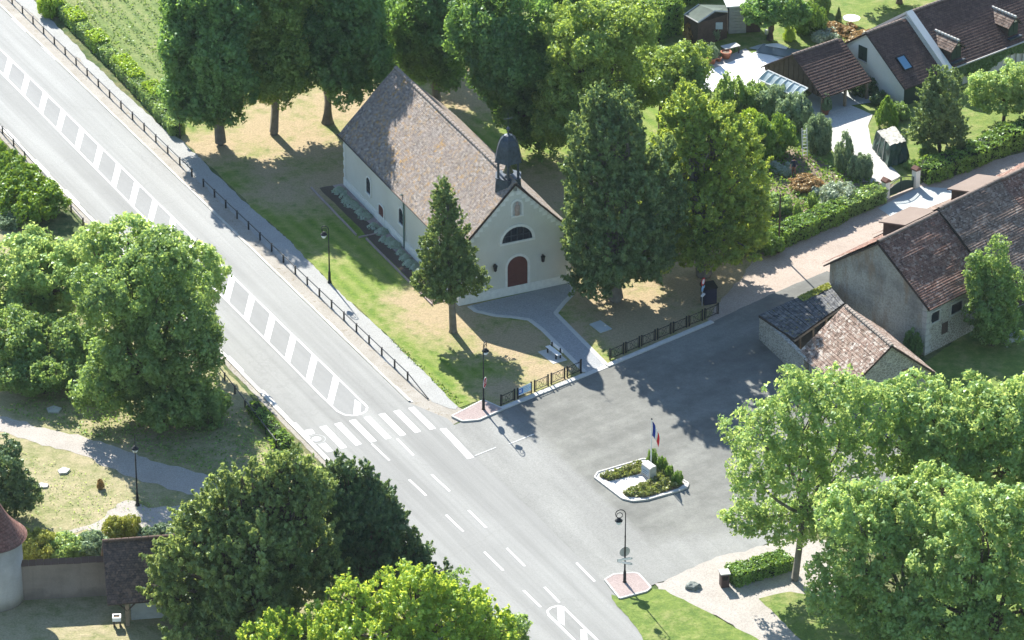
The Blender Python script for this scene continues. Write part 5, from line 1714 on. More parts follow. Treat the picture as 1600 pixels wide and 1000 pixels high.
# ---- ornamental fence panels along the kerb
def panel_mesh(w, h):
    mb = MB()
    for x in (0, w): mb.box((x - .045, -.045, 0), (x + .045, .045, h + .04))
    for x in (.16, w - .16): mb.box((x - .014, -.014, .12), (x + .014, .014, h - .08))
    mb.box((.045, -.018, h - .1), (w - .045, .018, h - .06)); mb.box((.045, -.018, .1), (w - .045, .018, .14))
    n = 10
    for sg in (-1, 1):
        pts = []
        for i in range(n + 1):
            t = i / n; z = .14 + (h - .24) * t
            pts.append((w / 2 + sg * (w / 2 - .18) * (abs(2 * t - 1) ** 1.6) * 1.0, 0, z))
        mb.tube(pts, .016, 4)
        pts = [(w / 2 + sg * (.02 + .22 * math.sin(math.pi * i / n)), 0, .14 + (h - .24) * i / n) for i in range(n + 1)]
        mb.tube(pts, .014, 4)
    return mb.mesh('panel', M['iron'])
def fence(segs, h, label, name='ornamental_fence', extra=None):
    A = P(*segs[0][0]); B = P(*segs[-1][1]); d = B - A; ang = math.atan2(d.y, d.x)
    root = thing(name, A, ang, label, 'fence')
    c, s = math.cos(-ang), math.sin(-ang)
    w = (P(*segs[0][1]) - P(*segs[0][0])).length
    me = panel_mesh(w, h)
    for a, b in segs:
        p = P(*a) - A
        link('panel', me, root, (p.x * c - p.y * s, 0, .0))
    return root
LF = [((782.8, 634.8), (803.6, 625.5)), ((808.4, 623), (829.4, 614)), ((834.8, 611.5), (856, 602.3)), ((860.8, 600.3), (881.6, 591.5)), ((886, 589.5), (907.5, 580.5))]
f1 = fence(LF, .92, 'black ornamental iron fence on the kerb left of the church path, with a blue banner')
a = P(953, 562.5); b = P(1126, 489)
RF = []
for i in range(7):
    t0 = i / 7; t1 = (i + .86) / 7
    RF.append(((953 + 173 * t0, 562.5 - 73.5 * t0), (953 + 173 * t1, 562.5 - 73.5 * t1)))
f2 = fence(RF, .92, 'black ornamental iron fence on the kerb right of the church path, in conifer shade')
# gate post at the path
p = P(907.8, 583)
mb = MB(); mb.lathe([(.09, 0), (.09, .06), (.055, .1), (.055, 1.05), (.075, 1.1), (.05, 1.17), (.0001, 1.2)], sides=12)
tag(mb.build('bollard', M['iron'], None, loc=p), 'black bollard standing at the road end of the church path beside the fence', 'bollard')
# banner
A = P(808.4, 623); B = P(829.4, 614); d = B - A; ang = math.atan2(d.y, d.x); w = d.length
root = thing('banner', A + Vector((math.sin(ang) * .06, -math.cos(ang) * .06, .26)), ang, 'pale blue banner with a dark blue square emblem tied to the iron fence', 'banner')
mb = MB(); mb.box((0, -.012, 0), (w, 0, .62)); mb.build('sheet', M['bannerblue'], root)
mb = MB(); mb.box((.08, -.018, .1), (.46, -.0125, .5)); mb.build('emblem', M['logoblue'], root)
mb = MB(); mb.box((.13, -.022, .2), (.25, -.0185, .42)); mb.box((.29, -.022, .18), (.34, -.0185, .44)); mb.build('emblem_mark', M['white'], root)
mb = MB(); mb.box((0, -.02, .54), (w, -.0125, .6)); mb.box((0, -.02, .02), (w, -.0125, .07)); mb.build('white_band', M['white'], root)
mb = MB()
for k, (l0, l1) in enumerate(((.55, w - .08), (.55, w - .22), (.55, w - .14))):
    x = l0
    while x < l1:
        ww = .05 + .05 * ((int(x * 97) + k) % 3) / 2
        mb.box((x, -.018, .41 - k * .13), (min(x + ww, l1), -.0125, .47 - k * .13)); x += ww + .03
mb.build('print', M['white'], root)

# ---- street lamps
def lamp(base_px, arm, label, height=None, kind='scroll'):
    b = P(*base_px)
    root = thing('street_lamp', b, 0, label, 'street lamp', 'black scroll topped street lamps')
    Hh = height
    ax = Vector((arm[0], arm[1], 0)).normalized()
    mb = MB(); mb.lathe([(.16, 0), (.16, .12), (.11, .2), (.10, .9), (.075, 1.0), (.06, 1.1), (.045, Hh * .62), (.06, Hh * .63), (.04, Hh * .65), (.032, Hh * .86)], sides=12)
    smooth(mb.build('pole', M['iron'], root))
    r = Hh * .062
    if kind == 'scroll':
        pts = []; c0 = Vector((0, 0, Hh - r)) + ax * r
        for i in range(26):
            t = i / 25; a = math.pi - t * math.pi * 3.1
            rr = r * (1 - .62 * t)
            pts.append(c0 + ax * (math.cos(a) * rr) + Vector((0, 0, math.sin(a) * rr)) + ax * (r * .25 * t) - Vector((0, 0, r * .35 * t)))
        pts = [Vector((0, 0, Hh * .86))] + pts
        mb = MB(); mb.tube(pts, [.035] * 8 + [.028] * (len(pts) - 8), 6); smooth(mb.build('scroll', M['iron'], root))
        lc = ax * (r * 1.25); lz = Hh - r * 1.95
    else:
        mb = MB(); mb.tube([(0, 0, Hh * .86), (0, 0, Hh)], [.03, .015], 6)
        for zz in (.88, .92, .96): mb.lathe([(.0001, -.04), (.05, 0), (.0001, .04)], (0, 0, Hh * zz), 6)
        for s in (-1, 1):
            mb.tube([(0, 0, Hh * .70), Vector((0, 0, Hh * .76)) + ax.cross(Vector((0, 0, 1))) * s * .3, Vector((0, 0, Hh * .86))], .02, 5)
        mb.build('finial', M['iron'], root)
        lc = ax * .0; lz = Hh * .82
    mb = MB(); mb.lathe([(.03, .06), (.10, .02), (.2, -.1), (.27, -.16), (.27, -.2)], (lc.x, lc.y, lz), 12)
    smooth(mb.build('hood', M['iron'], root))
    mb = MB(); mb.lathe([(.22, -.201), (.2, -.33), (.13, -.46), (.0001, -.5)], (lc.x, lc.y, lz), 12)
    smooth(mb.build('lantern_glass', M['lampglass'], root))
    return root
l3 = lamp((976, 912), (-1, -.1), 'street lamp with a scroll and hanging lantern on the lower pink corner island', HZ(976, 912, 795))
l2 = lamp((755.5, 642), (.35, .9), 'street lamp with red octagonal sign on the upper pink corner island', HZ(755.5, 642, 536))
l1 = lamp((515, 442), (-1, .25), 'street lamp at the gravel path edge beside the mown church lawn', HZ(515, 442, 353))
l0 = lamp((215, 790), (1, 0), 'street lamp with spiked top standing on dry grass below the dirt track', HZ(215, 790, 677), 'spike')
# signs on the lamps: things of their own
def disc_sign(name, loc, face_ang, r, sides, mats, label, t=.02, rot=0.0):
    root = thing(name, loc, face_ang, label, 'sign')
    o = MB(); o.prism([(r * math.cos(rot + 6.28319 * k / sides), 0, r * math.sin(rot + 6.28319 * k / sides)) for k in range(sides)], (0, t, 0)); o.build('plate', mats[0], root)
    i = MB(); i.prism([(r * .9 * math.cos(rot + 6.28319 * k / sides), -.005, r * .9 * math.sin(rot + 6.28319 * k / sides)) for k in range(sides)], (0, .004, 0)); i.build('face', mats[1], root)
    return root
bl = P(755.5, 642)
st = disc_sign('stop_sign', (bl.x + .12, bl.y - .04, 2.35), R(72), .42, 8, (M['white'], M['signred']), 'red octagonal stop sign on the lamp post by the zebra crossing', rot=math.pi / 8)
cu = bpy.data.curves.new('lettering', 'FONT'); cu.body = 'STOP'; cu.size = .34; cu.align_x = 'CENTER'; cu.align_y = 'CENTER'; cu.extrude = .002
to = bpy.data.objects.new('lettering', cu); col.objects.link(to)
dg = bpy.context.evaluated_depsgraph_get(); tm = bpy.data.meshes.new_from_object(to.evaluated_get(dg)); bpy.data.objects.remove(to)
tm.materials.clear(); tm.materials.append(M['white'])
link('lettering', tm, st, (0, -.009, 0), (math.pi / 2, 0, 0))
bl = P(976, 912)
disc_sign('round_sign', (bl.x - .02, bl.y + .1, HZ(976, 912, 863)), R(200), .38, 20, (M['stone'], M['white']), 'round sign seen from its grey back on the lower lamp post')
for k, (zz, an) in enumerate(((HZ(976, 912, 872.5), R(15)), (HZ(976, 912, 878), R(-22)))):
    root = thing('direction_sign', (bl.x, bl.y - .08, zz), an, ['upper pale arrow direction plate on the lower lamp post', 'lower pale arrow direction plate on the lower lamp post'][k], 'sign')
    mb = MB(); mb.prism([(-.55, 0, -.09), (.45, 0, -.09), (.58, 0, 0), (.45, 0, .09), (-.55, 0, .09)], (0, -.03, 0)); mb.build('plate', M['stone'], root)
    mb = MB(); mb.box((-.5, -.036, -.07), (.42, -.031, .07)); mb.build('face', M['white'], root)
# utility pole and short post
p = P(1216.5, 396); h = HZ(1216.5, 396, 303)
root = thing('utility_pole', p, 0, 'slim dark utility pole in front of the clipped hedge on the lane', 'pole')
mb = MB(); mb.tube([(0, 0, 0), (0, 0, h)], [.09, .055], 10); mb.build('pole', M['timber'], root)
mb = MB(); mb.tube([(-.25, 0, h - .15), (.25, 0, h - .15)], .03, 5); mb.lathe([(.05, 0), (.06, .1), (.03, .14)], (-.22, 0, h - .12), 8); mb.lathe([(.05, 0), (.06, .1), (.03, .14)], (.22, 0, h - .12), 8); mb.build('insulators', M['iron'], root)
p = P(281.5, 216); h = HZ(281.5, 216, 181)
root = thing('marker_post', p, 0, 'short dark post at the lower end of the flowering hedge row', 'post')
mb = MB(); mb.tube([(0, 0, 0), (0, 0, h)], .055, 8); mb.build('post', M['iron'], root)
mb = MB(); mb.box((-.16, -.03, h - .35), (.16, .03, h)); mb.build('plate', M['iron'], root)

# ---- no entry style sign, white panel and dark bin in the conifer shade
p = P(1097, 478)
root = thing('road_sign', p, R(62), 'small round red and white sign above a white panel in conifer shade', 'sign')
hs_ = HZ(1097, 478, 438)
mb = MB(); mb.tube([(0, 0, 0), (0, 0, hs_)], .035, 8); mb.build('post', M['steel'], root)
mb = MB(); mb.prism([(.32 * math.cos(k / 20 * 6.2832), -.04, hs_ - .1 + .32 * math.sin(k / 20 * 6.2832)) for k in range(20)], (0, -.02, 0)); o = mb.build('disc', M['signred'], root)
mb = MB(); mb.prism([(.2 * math.cos(k / 20 * 6.2832), -.062, hs_ - .1 + .2 * math.sin(k / 20 * 6.2832)) for k in range(20)], (0, -.01, 0)); mb.build('face', M['white'], o)
mb = MB(); mb.box((-.25, -.07, hs_ - .85), (.25, -.04, hs_ - .5)); mb.build('plate', M['bannerblue'], root)
mb = MB(); mb.box((-.35, -.2, hs_ - 1.22), (.4, -.04, hs_ - 1.1)); mb.build('panel', M['white'], root)
p = P(1107, 473)
root = thing('waste_bin', p, R(20), 'dark box shaped bin with lid beside the sign in conifer shade', 'bin')
mb = MB(); mb.box((-.5, -.4, .05), (.5, .4, 1.35)); mb.build('body', plain('dark blue plastic', (.02, .025, .05), .5), root)
mb = MB(); mb.prism([(-.56, -.46, 1.352), (-.56, .46, 1.352), (-.56, .46, 1.6), (-.56, -.46, 1.45)], (1.12, 0, 0)); mb.build('lid', M['iron'], root)

# ---- bench on a slab
p = P(866, 556)
A = P(857, 545); B = P(876, 560); d = B - A; an = math.atan2(d.y, d.x)
bench = thing('bench', p, an, 'pale slatted bench on a slab beside the church path', 'bench')
mb = MB(); mb.box((-1.1, -.75, 0), (1.1, .45, .05)); mb.build('slab', M['kerb'], bench)
for yv, zv in ((-.2, .45), (-.06, .45), (.08, .45)):
    m2 = MB(); m2.box((-.85, yv - .055, zv), (.85, yv + .055, zv + .04)); m2.build('seat_slat', M['white'], bench)
for zv in (.62, .76):
    m2 = MB(); m2.box((-.85, .2, zv - .05), (.85, .24, zv + .05)); m2.build('back_slat', M['white'], bench)
for x in (-.6, .6):
    m2 = MB(); m2.box((x - .05, -.25, .051), (x + .05, -.17, .45)); m2.box((x - .05, .12, .051), (x + .05, .2, .85)); m2.box((x - .05, -.17, .38), (x + .05, .12, .448)); m2.build('leg', M['iron'], bench)
# ---- ground hatch, stone slabs
def slab(name, pxs, z, mat, label, cat='slab'):
    pts = [P(x, y) for x, y in pxs]; c = sum(pts, Vector()) / len(pts)
    mb = MB(); q = [(p.x - c.x, p.y - c.y, -.02) for p in pts]
    mb.prism(q, (0, 0, z + .02)); o = mb.build(name, M[mat], None, loc=(c.x, c.y, 0)); return tag(o, label, cat)
slab('inspection_hatch', [(921, 508), (938, 502), (956, 515), (938, 521)], .1, 'apron', 'square grey hatch in the shaded churchyard grass right of the path', 'hatch')
slab('stone_slab', [(90, 737), (99, 732), (110, 735), (104, 741), (93, 742)], .14, 'stone', 'upper pale stone slab lying in the dry park grass', 'stone')
slab('stone_slab', [(54, 761), (64, 756), (76, 758), (74, 763), (60, 764)], .12, 'stone', 'lower pale stone slab in the park grass near the dark shrub', 'stone')
slab('stone_slab', [(73, 640), (84, 636), (97, 640), (92, 646), (76, 646)], .14, 'stone', 'pale stone slab in shade under the left trees above the dirt track', 'stone')

# ---- monument island with flag
ipx = [(929, 748), (934, 740), (1005, 719), (1018, 721), (1042, 736), (1075, 757), (1074, 763), (1060, 769), (1010, 783), (988, 785), (972, 781)]
pts = [Vector((P(x, y).x, P(x, y).y, 0)) for x, y in ipx]
isl = thing('monument_island', pts[0], 0, None, None); isl['kind'] = 'structure'
O = pts[0]
mb = MB(); i_ = [mb.vert((p.x - O.x, p.y - O.y, .10)) for p in pts]; mb.face(i_[::-1]); mb.build('gravel', M['whitegravel'], isl)
for k in range(len(pts)):
    a = pts[k] - O; b = pts[(k + 1) % len(pts)] - O; d = b - a; L_ = d.length; n = max(1, round(L_ / .8)); an = math.atan2(d.y, d.x)
    m2 = MB(); m2.box((.01, -.06, -.02), (L_ / n - .01, .06, .16)); me = m2.mesh('kerb_stone', M['kerb'])
    for j in range(n): link('kerb_stone', me, isl, a + d * (j / n), an)
def bed_plants(name, px, label, n=1500, seed=1):
    rng = np.random.default_rng(seed)
    poly = [P(x, y) for x, y in px]; c = sum(poly, Vector()) / len(poly)
    lo = np.array([min(p.x for p in poly), min(p.y for p in poly)]); hi = np.array([max(p.x for p in poly), max(p.y for p in poly)])
    q = rng.uniform(lo, hi, (n * 3, 2)); pl_ = np.array([[p.x, p.y] for p in poly]); ins = np.zeros(len(q), bool); j = len(pl_) - 1
    for i in range(len(pl_)):
        xi, yi = pl_[i]; xj, yj = pl_[j]
        ins ^= ((yi > q[:, 1]) != (yj > q[:, 1])) & (q[:, 0] < (xj - xi) * (q[:, 1] - yi) / (yj - yi + 1e-12) + xi); j = i
    q = q[ins][:n]; m = len(q)
    z = .12 + rng.uniform(0, .4, m) * (.6 + .4 * np.sin(q[:, 0] * 6) * np.sin(q[:, 1] * 5))
    pos = np.stack([q[:, 0] - c.x, q[:, 1] - c.y, z], 1)
    me = leaf_mesh(name, pos, rng.normal(size=(m, 3)) + np.array([0, 0, .6]), .15, rng.uniform(0, 1, m), M['bedleaf'], 1, rng)
    o = link(name, me, None, (c.x, c.y, 0)); return tag(o, label, 'flower bed')
M['bedleaf'] = leaf_mat('flower bed leaves', (.075, .12, .03), (.30, .27, .10), (.3, .36, .06), .3)
sheet('bed_soil', [(936, 747), (1000, 724), (1008, 727), (1000, 742), (950, 754)], .115, M['soil'], .02)
sheet('bed_soil', [(1012, 726), (1020, 724), (1070, 758), (1060, 765), (1008, 780), (978, 778), (972, 772), (985, 765), (1020, 752)], .115, M['soil'], .02)
bed_plants('flower_bed', [(936, 747), (1000, 725), (1006, 728), (1000, 742), (955, 753)], 'low flower bed on the left of the monument slab', 1400, 2)
bed_plants('flower_bed', [(1022, 735), (1062, 758), (1058, 764), (1008, 779), (980, 778), (973, 772), (985, 766), (1020, 753)], 'low flower bed right of and below the monument', 2600, 3)
for i, (x, y, r, h) in enumerate([(1019, 727, .5, 1.25), (1034, 736, .5, 1.1), (1047, 747, .42, 1.0), (1060, 757, .5, 1.05), (1027, 733, .35, .8)]):
    bush('rose_shrub', x, y, r, h, 'tall', 'hedge', ['shrub behind the flagpole on the monument island, the rearmost', 'second shrub behind the monument', 'third shrub from the flagpole on the monument island', 'shrub at the right corner of the monument island', 'small shrub squeezed between the first two behind the monument'][i])
p = P(1010, 749)
A = P(1002, 744); B = P(1015, 753.5); d = B - A; an = math.atan2(d.y, d.x); w = d.length
hm = HZ(1008, 749, 727)
mon = thing('monument', A, an, 'pale stone memorial block with engraved plaque on the flower island', 'monument')
mb = MB(); mb.prism([(0, 0, .1), (0, .0, hm - .12), (0, .25, hm), (0, .55, hm - .0), (0, .6, .1)], (w, 0, 0)); mb.build('block', M['stone'], mon)
mb = MB(); mb.box((.1, -.02, .4), (w - .1, -.002, hm - .25)); pq = mb.build('plaque', plain('blue grey plaque', (.34, .42, .48), .4), mon)
mb = MB()
for k in range(5): mb.box((.2 + .05 * (k % 2), -.026, hm - .45 - k * .16), (w - .2 - .07 * (k % 3), -.021, hm - .42 - k * .16))
mb.build('engraving', M['iron'], pq)
p = P(1017, 733); hf_ = HZ(1017, 733, 656)
root = thing('flagpole', p, 0, 'white flagpole behind the memorial block on the flower island', 'flagpole')
mb = MB(); mb.tube([(0, 0, .1), (0, 0, hf_)], [.06, .035], 10); mb.build('pole', M['white'], root)
mb = MB(); mb.lathe([(.0001, 0), (.06, .03), (.07, .08), (.0001, .14)], (0, 0, hf_), 10); mb.build('ball', M['iron'], root)
# hanging tricolour, drooping from the pole
flag = thing('flag', (p.x, p.y, 0), 0, 'drooping blue, white and red flag at the top of the pole', 'flag')
fh = 1.15; fw = 1.75
def fpt(u, v):
    # u along the fly 0..1, v down the hoist 0..1
    x = .05 + .52 * u ** .8 + .04 * math.sin(v * 3)
    y = .11 * math.sin(u * 9 + v * 2) * (u + .2)
    z = hf_ - .12 - v * fh * (1 - .35 * u) - 1.25 * u ** 1.15
    return (x * (1 - .15 * v), y - .02, z)
for k, (nm, mt) in enumerate((('blue_band', 'flagblue'), ('white_band', 'flagwhite'), ('red_band', 'flagred'))):
    mb = MB(); nu, nv = 8, 8
    g = [[mb.vert(fpt((k + i / nu) / 3, j / nv)) for j in range(nv + 1)] for i in range(nu + 1)]
    for i in range(nu):
        for j in range(nv): mb.face((g[i][j], g[i + 1][j], g[i + 1][j + 1], g[i][j + 1]))
    smooth(mb.build(nm, M[mt], flag))

# ---- pillar box and rock, bottom right
p = P(1131.5, 916); h = HZ(1131.5, 916, 893)
root = thing('letterbox_pillar', p, R(12), 'dark brown square pillar with pale cap at the end of the low hedge', 'pillar')
mb = MB(); mb.box((-.28, -.3, 0), (.28, .3, h - .08)); mb.build('body', plain('dark brown brick', (.07, .045, .04)), root)
mb = MB(); mb.box((-.34, -.36, h - .078), (.34, .36, h)); mb.build('cap', M['stone'], root)
mb = MB(); mb.box((-.16, -.325, h * .55), (.16, -.302, h * .8)); mb.build('flap', M['iron'], root)
rng = np.random.default_rng(4)
bm = bmesh.new(); bmesh.ops.create_icosphere(bm, subdivisions=3, radius=1)
for v in bm.verts:
    k = 1 + .35 * mnoise.noise(v.co * 1.6 + Vector((3, 1, 2))) + .12 * mnoise.noise(v.co * 5)
    v.co = Vector((v.co.x * .5 * k, v.co.y * .42 * k, max(-.05, v.co.z * .36 * k + .1)))
me = bpy.data.meshes.new('rock'); bm.to_mesh(me); bm.free(); me.materials.append(plain('dark lichened rock', (.17, .19, .17), var=.6, scale=9, bump=.8))
tag(link('rock', me, None, P(1083, 919)), 'dark mottled rock lying on the pale gravel by the lower corner', 'rock')

# ---- drive gate
pL, pR = P(1383, 311), P(1430.5, 292.5)
d = pR - pL; ag_ = math.atan2(d.y, d.x); Lg_ = d.length
for nm, pp_, lab in (('l', pL, 'cream gate pillar with brown cap left of the drive gate'), ('r', pR, 'cream gate pillar with brown cap right of the drive gate')):
    hp = 1.55
    root = thing('gate_pillar', pp_, ag_, lab, 'pillar')
    mb = MB(); mb.box((-.24, -.24, 0), (.24, .24, hp)); mb.build('shaft', M['creamwall'], root)
    mb = MB(); mb.prism([(-.3, -.3, hp), (.3, -.3, hp), (.3, -.3, hp + .12), (0, -.3, hp + .34), (-.3, -.3, hp + .12)], (0, .6, 0)); mb.build('cap', M['roofred'], root)
gate = thing('drive_gate', pL, ag_, 'dark green double leaf gate with arched railed top', 'gate')
for s in (0, 1):
    x0 = .3 if s == 0 else Lg_ / 2 + .01; x1 = Lg_ / 2 - .01 if s == 0 else Lg_ - .3
    def topz(x): return 1.0 + .38 * math.sin(math.pi * (x - .3) / (Lg_ - .6))
    n = 8
    mb = MB()
    for i in range(n):
        a, b = x0 + (x1 - x0) * i / n, x0 + (x1 - x0) * (i + 1) / n
        mb.prism([(a, -.02, .12), (b, -.02, .12), (b, -.02, topz(b) - .32), (a, -.02, topz(a) - .32)], (0, .04, 0))
    lf = mb.build('leaf', M['greenshut'], gate)
    mb = MB(); mb.tube([(x0 + (x1 - x0) * i / n, 0, topz(x0 + (x1 - x0) * i / n)) for i in range(n + 1)], .035, 5)
    for i in range(9):
        x = x0 + (x1 - x0) * (i + .5) / 9; mb.tube([(x, 0, topz(x) - .32), (x, 0, topz(x))], .02, 4)
    mb.tube([(x0, 0, .1), (x0, 0, topz(x0))], .04, 5); mb.tube([(x1, 0, .1), (x1, 0, topz(x1))], .04, 5)
    mb.build('railing', M['greenshut'], lf)

# ---- tarpaulin covered pile
q = [P(1362, 232), P(1388, 262), P(1421, 252), P(1398, 222)]
c = sum(q, Vector()) / 4
root = thing('covered_woodpile', c, 0, 'woodpile under a dark green tarpaulin beside the drive, grey litter on top', 'woodpile')
ht = HZ(1388, 252, 222)
bm = MB(); nn2 = 12
def tp(u, v, t):
    a = q[0].lerp(q[1], u); b = q[3].lerp(q[2], u); p = a.lerp(b, v) - c
    s = 1 - .2 * t; p = Vector((p.x * s, p.y * s, 0))
    w = .1 * mnoise.noise(Vector((u * 9, v * 9, t * 2))) 
    return Vector((p.x * (1 + w), p.y * (1 + w), ht * t))
per = [(i / nn2, 0) for i in range(nn2)] + [(1, i / nn2) for i in range(nn2)] + [(1 - i / nn2, 1) for i in range(nn2)] + [(0, 1 - i / nn2) for i in range(nn2)]
rings = [[bm.vert(tp(u, v, t) + Vector((mnoise.noise(Vector((k * .9, t * 2, 1))) * .22, mnoise.noise(Vector((k * .9, t * 2, 7))) * .22, mnoise.noise(Vector((k * .5, 3, 2))) * .25 * t))) for k, (u, v) in enumerate(per)] for t in (0, .2, .45, .7, .9, 1)]
for a, b in zip(rings[:-1], rings[1:]):
    for k in range(len(per)): bm.face((a[k], a[(k + 1) % len(per)], b[(k + 1) % len(per)], b[k]))
bm.build('tarpaulin', M['tarp'], root)
bm = MB(); g = [[bm.vert(tp(i / 8, j / 8, 1) * .97 + Vector((0, 0, .03 + .1 * mnoise.noise(Vector((i * .9, j * .9, 3)))))) for j in range(9)] for i in range(9)]
for i in range(8):
    for j in range(8): bm.face((g[i][j], g[i + 1][j], g[i + 1][j + 1], g[i][j + 1]))
bm.build('top_sheet', M['tarptop'], root)
bm = MB()
for u in (.35, .65): bm.tube([tp(u, 0, 1) + Vector((0, -.02, .05)), tp(u, 0, 0) * 1.05], .03, 4)
bm.build('rope', M['stone'], root)

# ---- ladder, person, garden furniture
p = P(1258, 246); h = 2.4
lad = thing('ladder', p, R(10), 'pale ladder leaning on the round bush in the kitchen garden', 'ladder')
T = Matrix.Rotation(R(-14), 4, 'X')
for x in (-.2, .2):
    m2 = MB(); m2.box((x - .03, -.025, 0), (x + .03, .025, h), 0, T); m2.build('rail', M['white'], lad)
for k in range(8):
    m2 = MB(); m2.box((-.17, -.02, .2 + k * .28), (.17, .02, .25 + k * .28), 0, T); m2.build('rung', M['white'], lad)

def skin_fig(name, nodes, edges, mat, parent, sub=1):
    me = bpy.data.meshes.new(name); me.from_pydata([n[:3] for n in nodes], edges, [])
    o = bpy.data.objects.new(name, me); col.objects.link(o); o.parent = parent
    sk = o.modifiers.new('skin', 'SKIN'); me.skin_vertices
    if not me.skin_vertices: 
        bpy.context.view_layer.objects.active = o
    for i, n in enumerate(nodes):
        me.skin_vertices[0].data[i].radius = (n[3], n[4] if len(n) > 4 else n[3])
    me.skin_vertices[0].data[0].use_root = True
    sb = o.modifiers.new('sub', 'SUBSURF'); sb.levels = sub; sb.render_levels = sub
    dg = bpy.context.evaluated_depsgraph_get(); bpy.context.view_layer.update()
    m2 = bpy.data.meshes.new_from_object(o.evaluated_get(dg)); o.modifiers.clear(); o.data = m2
    m2.materials.clear()
    for m in (mat if isinstance(mat, list) else [mat]): m2.materials.append(m)
    m2.polygons.foreach_set('use_smooth', [True] * len(m2.polygons))
    return o
p = P(1240, 277)
per_ = thing('person', p, R(160), 'person in dark blue top and reddish trousers standing in the kitchen garden', 'person')
nodes = [(0, 0, .95, .15, .11), (0, 0, 1.12, .14, .10), (0, .0, 1.32, .17, .11), (0, .01, 1.45, .10, .08), (0, .015, 1.53, .055), (0, .03, 1.6, .075, .09), (0, .03, 1.68, .085, .1), (0, .02, 1.75, .05),
         (.1, 0, .88, .095), (.11, .02, .48, .062), (.12, 0, .1, .045), (.12, .14, .04, .04),
         (-.1, 0, .88, .095), (-.11, .04, .48, .062), (-.12, -.02, .1, .045), (-.12, .12, .04, .04),
         (.2, 0, 1.4, .06), (.27, .0, 1.14, .045), (.24, .16, .95, .032), (.23, .24, .92, .028),
         (-.2, 0, 1.4, .06), (-.28, .02, 1.14, .045), (-.2, .2, 1.0, .032), (-.16, .27, .99, .028)]
ed = [(0, 1), (1, 2), (2, 3), (3, 4), (4, 5), (5, 6), (6, 7), (0, 8), (8, 9), (9, 10), (10, 11), (0, 12), (12, 13), (13, 14), (14, 15), (3, 16), (16, 17), (17, 18), (18, 19), (3, 20), (20, 21), (21, 22), (22, 23)]
body = skin_fig('body', nodes, ed, [M['skin'], M['navy'], M['tan']], per_)
for pg in body.data.polygons:
    z = pg.center.z; x = abs(pg.center.x)
    pg.material_index = 0
    if z < .96 and x < .21 and z > .07: pg.material_index = 2
    elif .93 < z < 1.49 and not (x > .19 and z < 1.16): pg.material_index = 1
mb = MB(); mb.lathe([(.0001, .16), (.07, .145), (.105, .08), (.11, .0), (.1, -.03)], (0, .015, 1.66), 14, sy=1.1); smooth(mb.build('hair', M['hair'], per_))
for s in (-1, 1):
    hx, hy, hz_ = (.23 if s > 0 else -.16), (.24 if s > 0 else .27), (.92 if s > 0 else .99)
    mb = MB(); 
    for f in range(4): mb.tube([(hx + (f - 1.5) * .018, hy, hz_), (hx + (f - 1.5) * .02, hy + .05, hz_ - .015), (hx + (f - 1.5) * .02, hy + .075 - .008 * abs(f - 1.5), hz_ - .05)], [.011, .01, .007], 5)
    mb.tube([(hx - s * .03, hy - .01, hz_), (hx - s * .055, hy + .03, hz_ - .01), (hx - s * .05, hy + .055, hz_ - .03)], [.012, .011, .008], 5)
    mb.build('hand', M['skin'], per_)

# table and pots on the deck edge
p = P(1141, 84)
root = thing('garden_table', p, R(30), 'small grey garden table on the grass above the deck', 'table')
mb = MB(); mb.box((-.75, -.4, .7), (.75, .4, .75)); mb.build('top', M['stone'], root)
for x in (-.65, .65):
    for y in (-.32, .32):
        m2 = MB(); m2.box((x - .04, y - .04, 0), (x + .04, y + .04, .698)); m2.build('leg', M['timber'], root)
for i, (x, y, s, fl, lab) in enumerate([(1112, 100, 1.0, 1, 'large terracotta pot with tall pale foliage at the left of the deck'), (1123, 96, .65, 0, 'smallest terracotta pot between the two larger ones on the deck edge'), (1134.5, 91.5, 1.15, 0, 'widest terracotta pot on the deck edge below the garden table'), (1290, 179, .8, 1, 'terracotta pot with a tall plant beside the garage post')]):
    p = P(x, y)
    root = thing('plant_pot', p, 0, lab, 'plant pot')
    mb = MB(); mb.lathe([(.24 * s, 0), (.38 * s, .5 * s), (.42 * s, .5 * s), (.42 * s, .58 * s), (.36 * s, .58 * s), (.34 * s, .5 * s)], sides=16); smooth(mb.build('pot', M['pot'], root))
    m2 = MB(); m2.lathe([(.34 * s, .49 * s), (.0001, .53 * s)], sides=12); m2.build('soil', M['soil'], root)
    if fl: link('plant', bush_mesh('tall', 'greybush'), root, (0, 0, .5 * s), 0, (.55, .55, 1.3))
# round table on the lawn and slab painted for terrace shade and sun, spare items
p = P(1330, 40)
root = thing('round_table', p, 0, 'round white table on the lawn behind the farmhouse', 'table')
mb = MB(); mb.lathe([(.75, .68), (.75, .73)], sides=20); mb.build('top', M['white'], root)
mb = MB(); mb.lathe([(.3, 0), (.05, .05), (.05, .679)], sides=10); mb.build('pedestal', M['white'], root)
p = P(1212, 80)
A = P(1196, 73.5); B = P(1229, 79); d = B - A
root = thing('shaded_slab', A, math.atan2(d.y, d.x), 'terrace slab with shade painted dark blue grey and sunlit end painted white', 'painted_slab')
mb = MB(); mb.box((-.3, -1.5, .0), (d.length + 1.2, .25, .16)); mb.build('cover', M['painted_slab'], root)  # dark slab: terrace shade put into its colour
mb = MB(); pts2 = [(-.1, .1, .165)] + [(d.length * i / 10, .12 + .55 * math.sin(math.pi * i / 10), .165) for i in range(11)] + [(d.length, .1, .165), (d.length, -.1, .165), (0, -.1, .165)]
mb.prism(pts2[1:], (0, 0, .05)); mb.build('step', M['white'], root)  # white end: sunlit piece of the terrace painted white
p = P(1198, 53)
root = thing('watering_can', p, 0, 'white watering can standing by the round tree trunk', 'watering can')
mb = MB(); mb.lathe([(.17, 0), (.17, .34), (.12, .38)], sides=12); mb.build('body', M['white'], root)
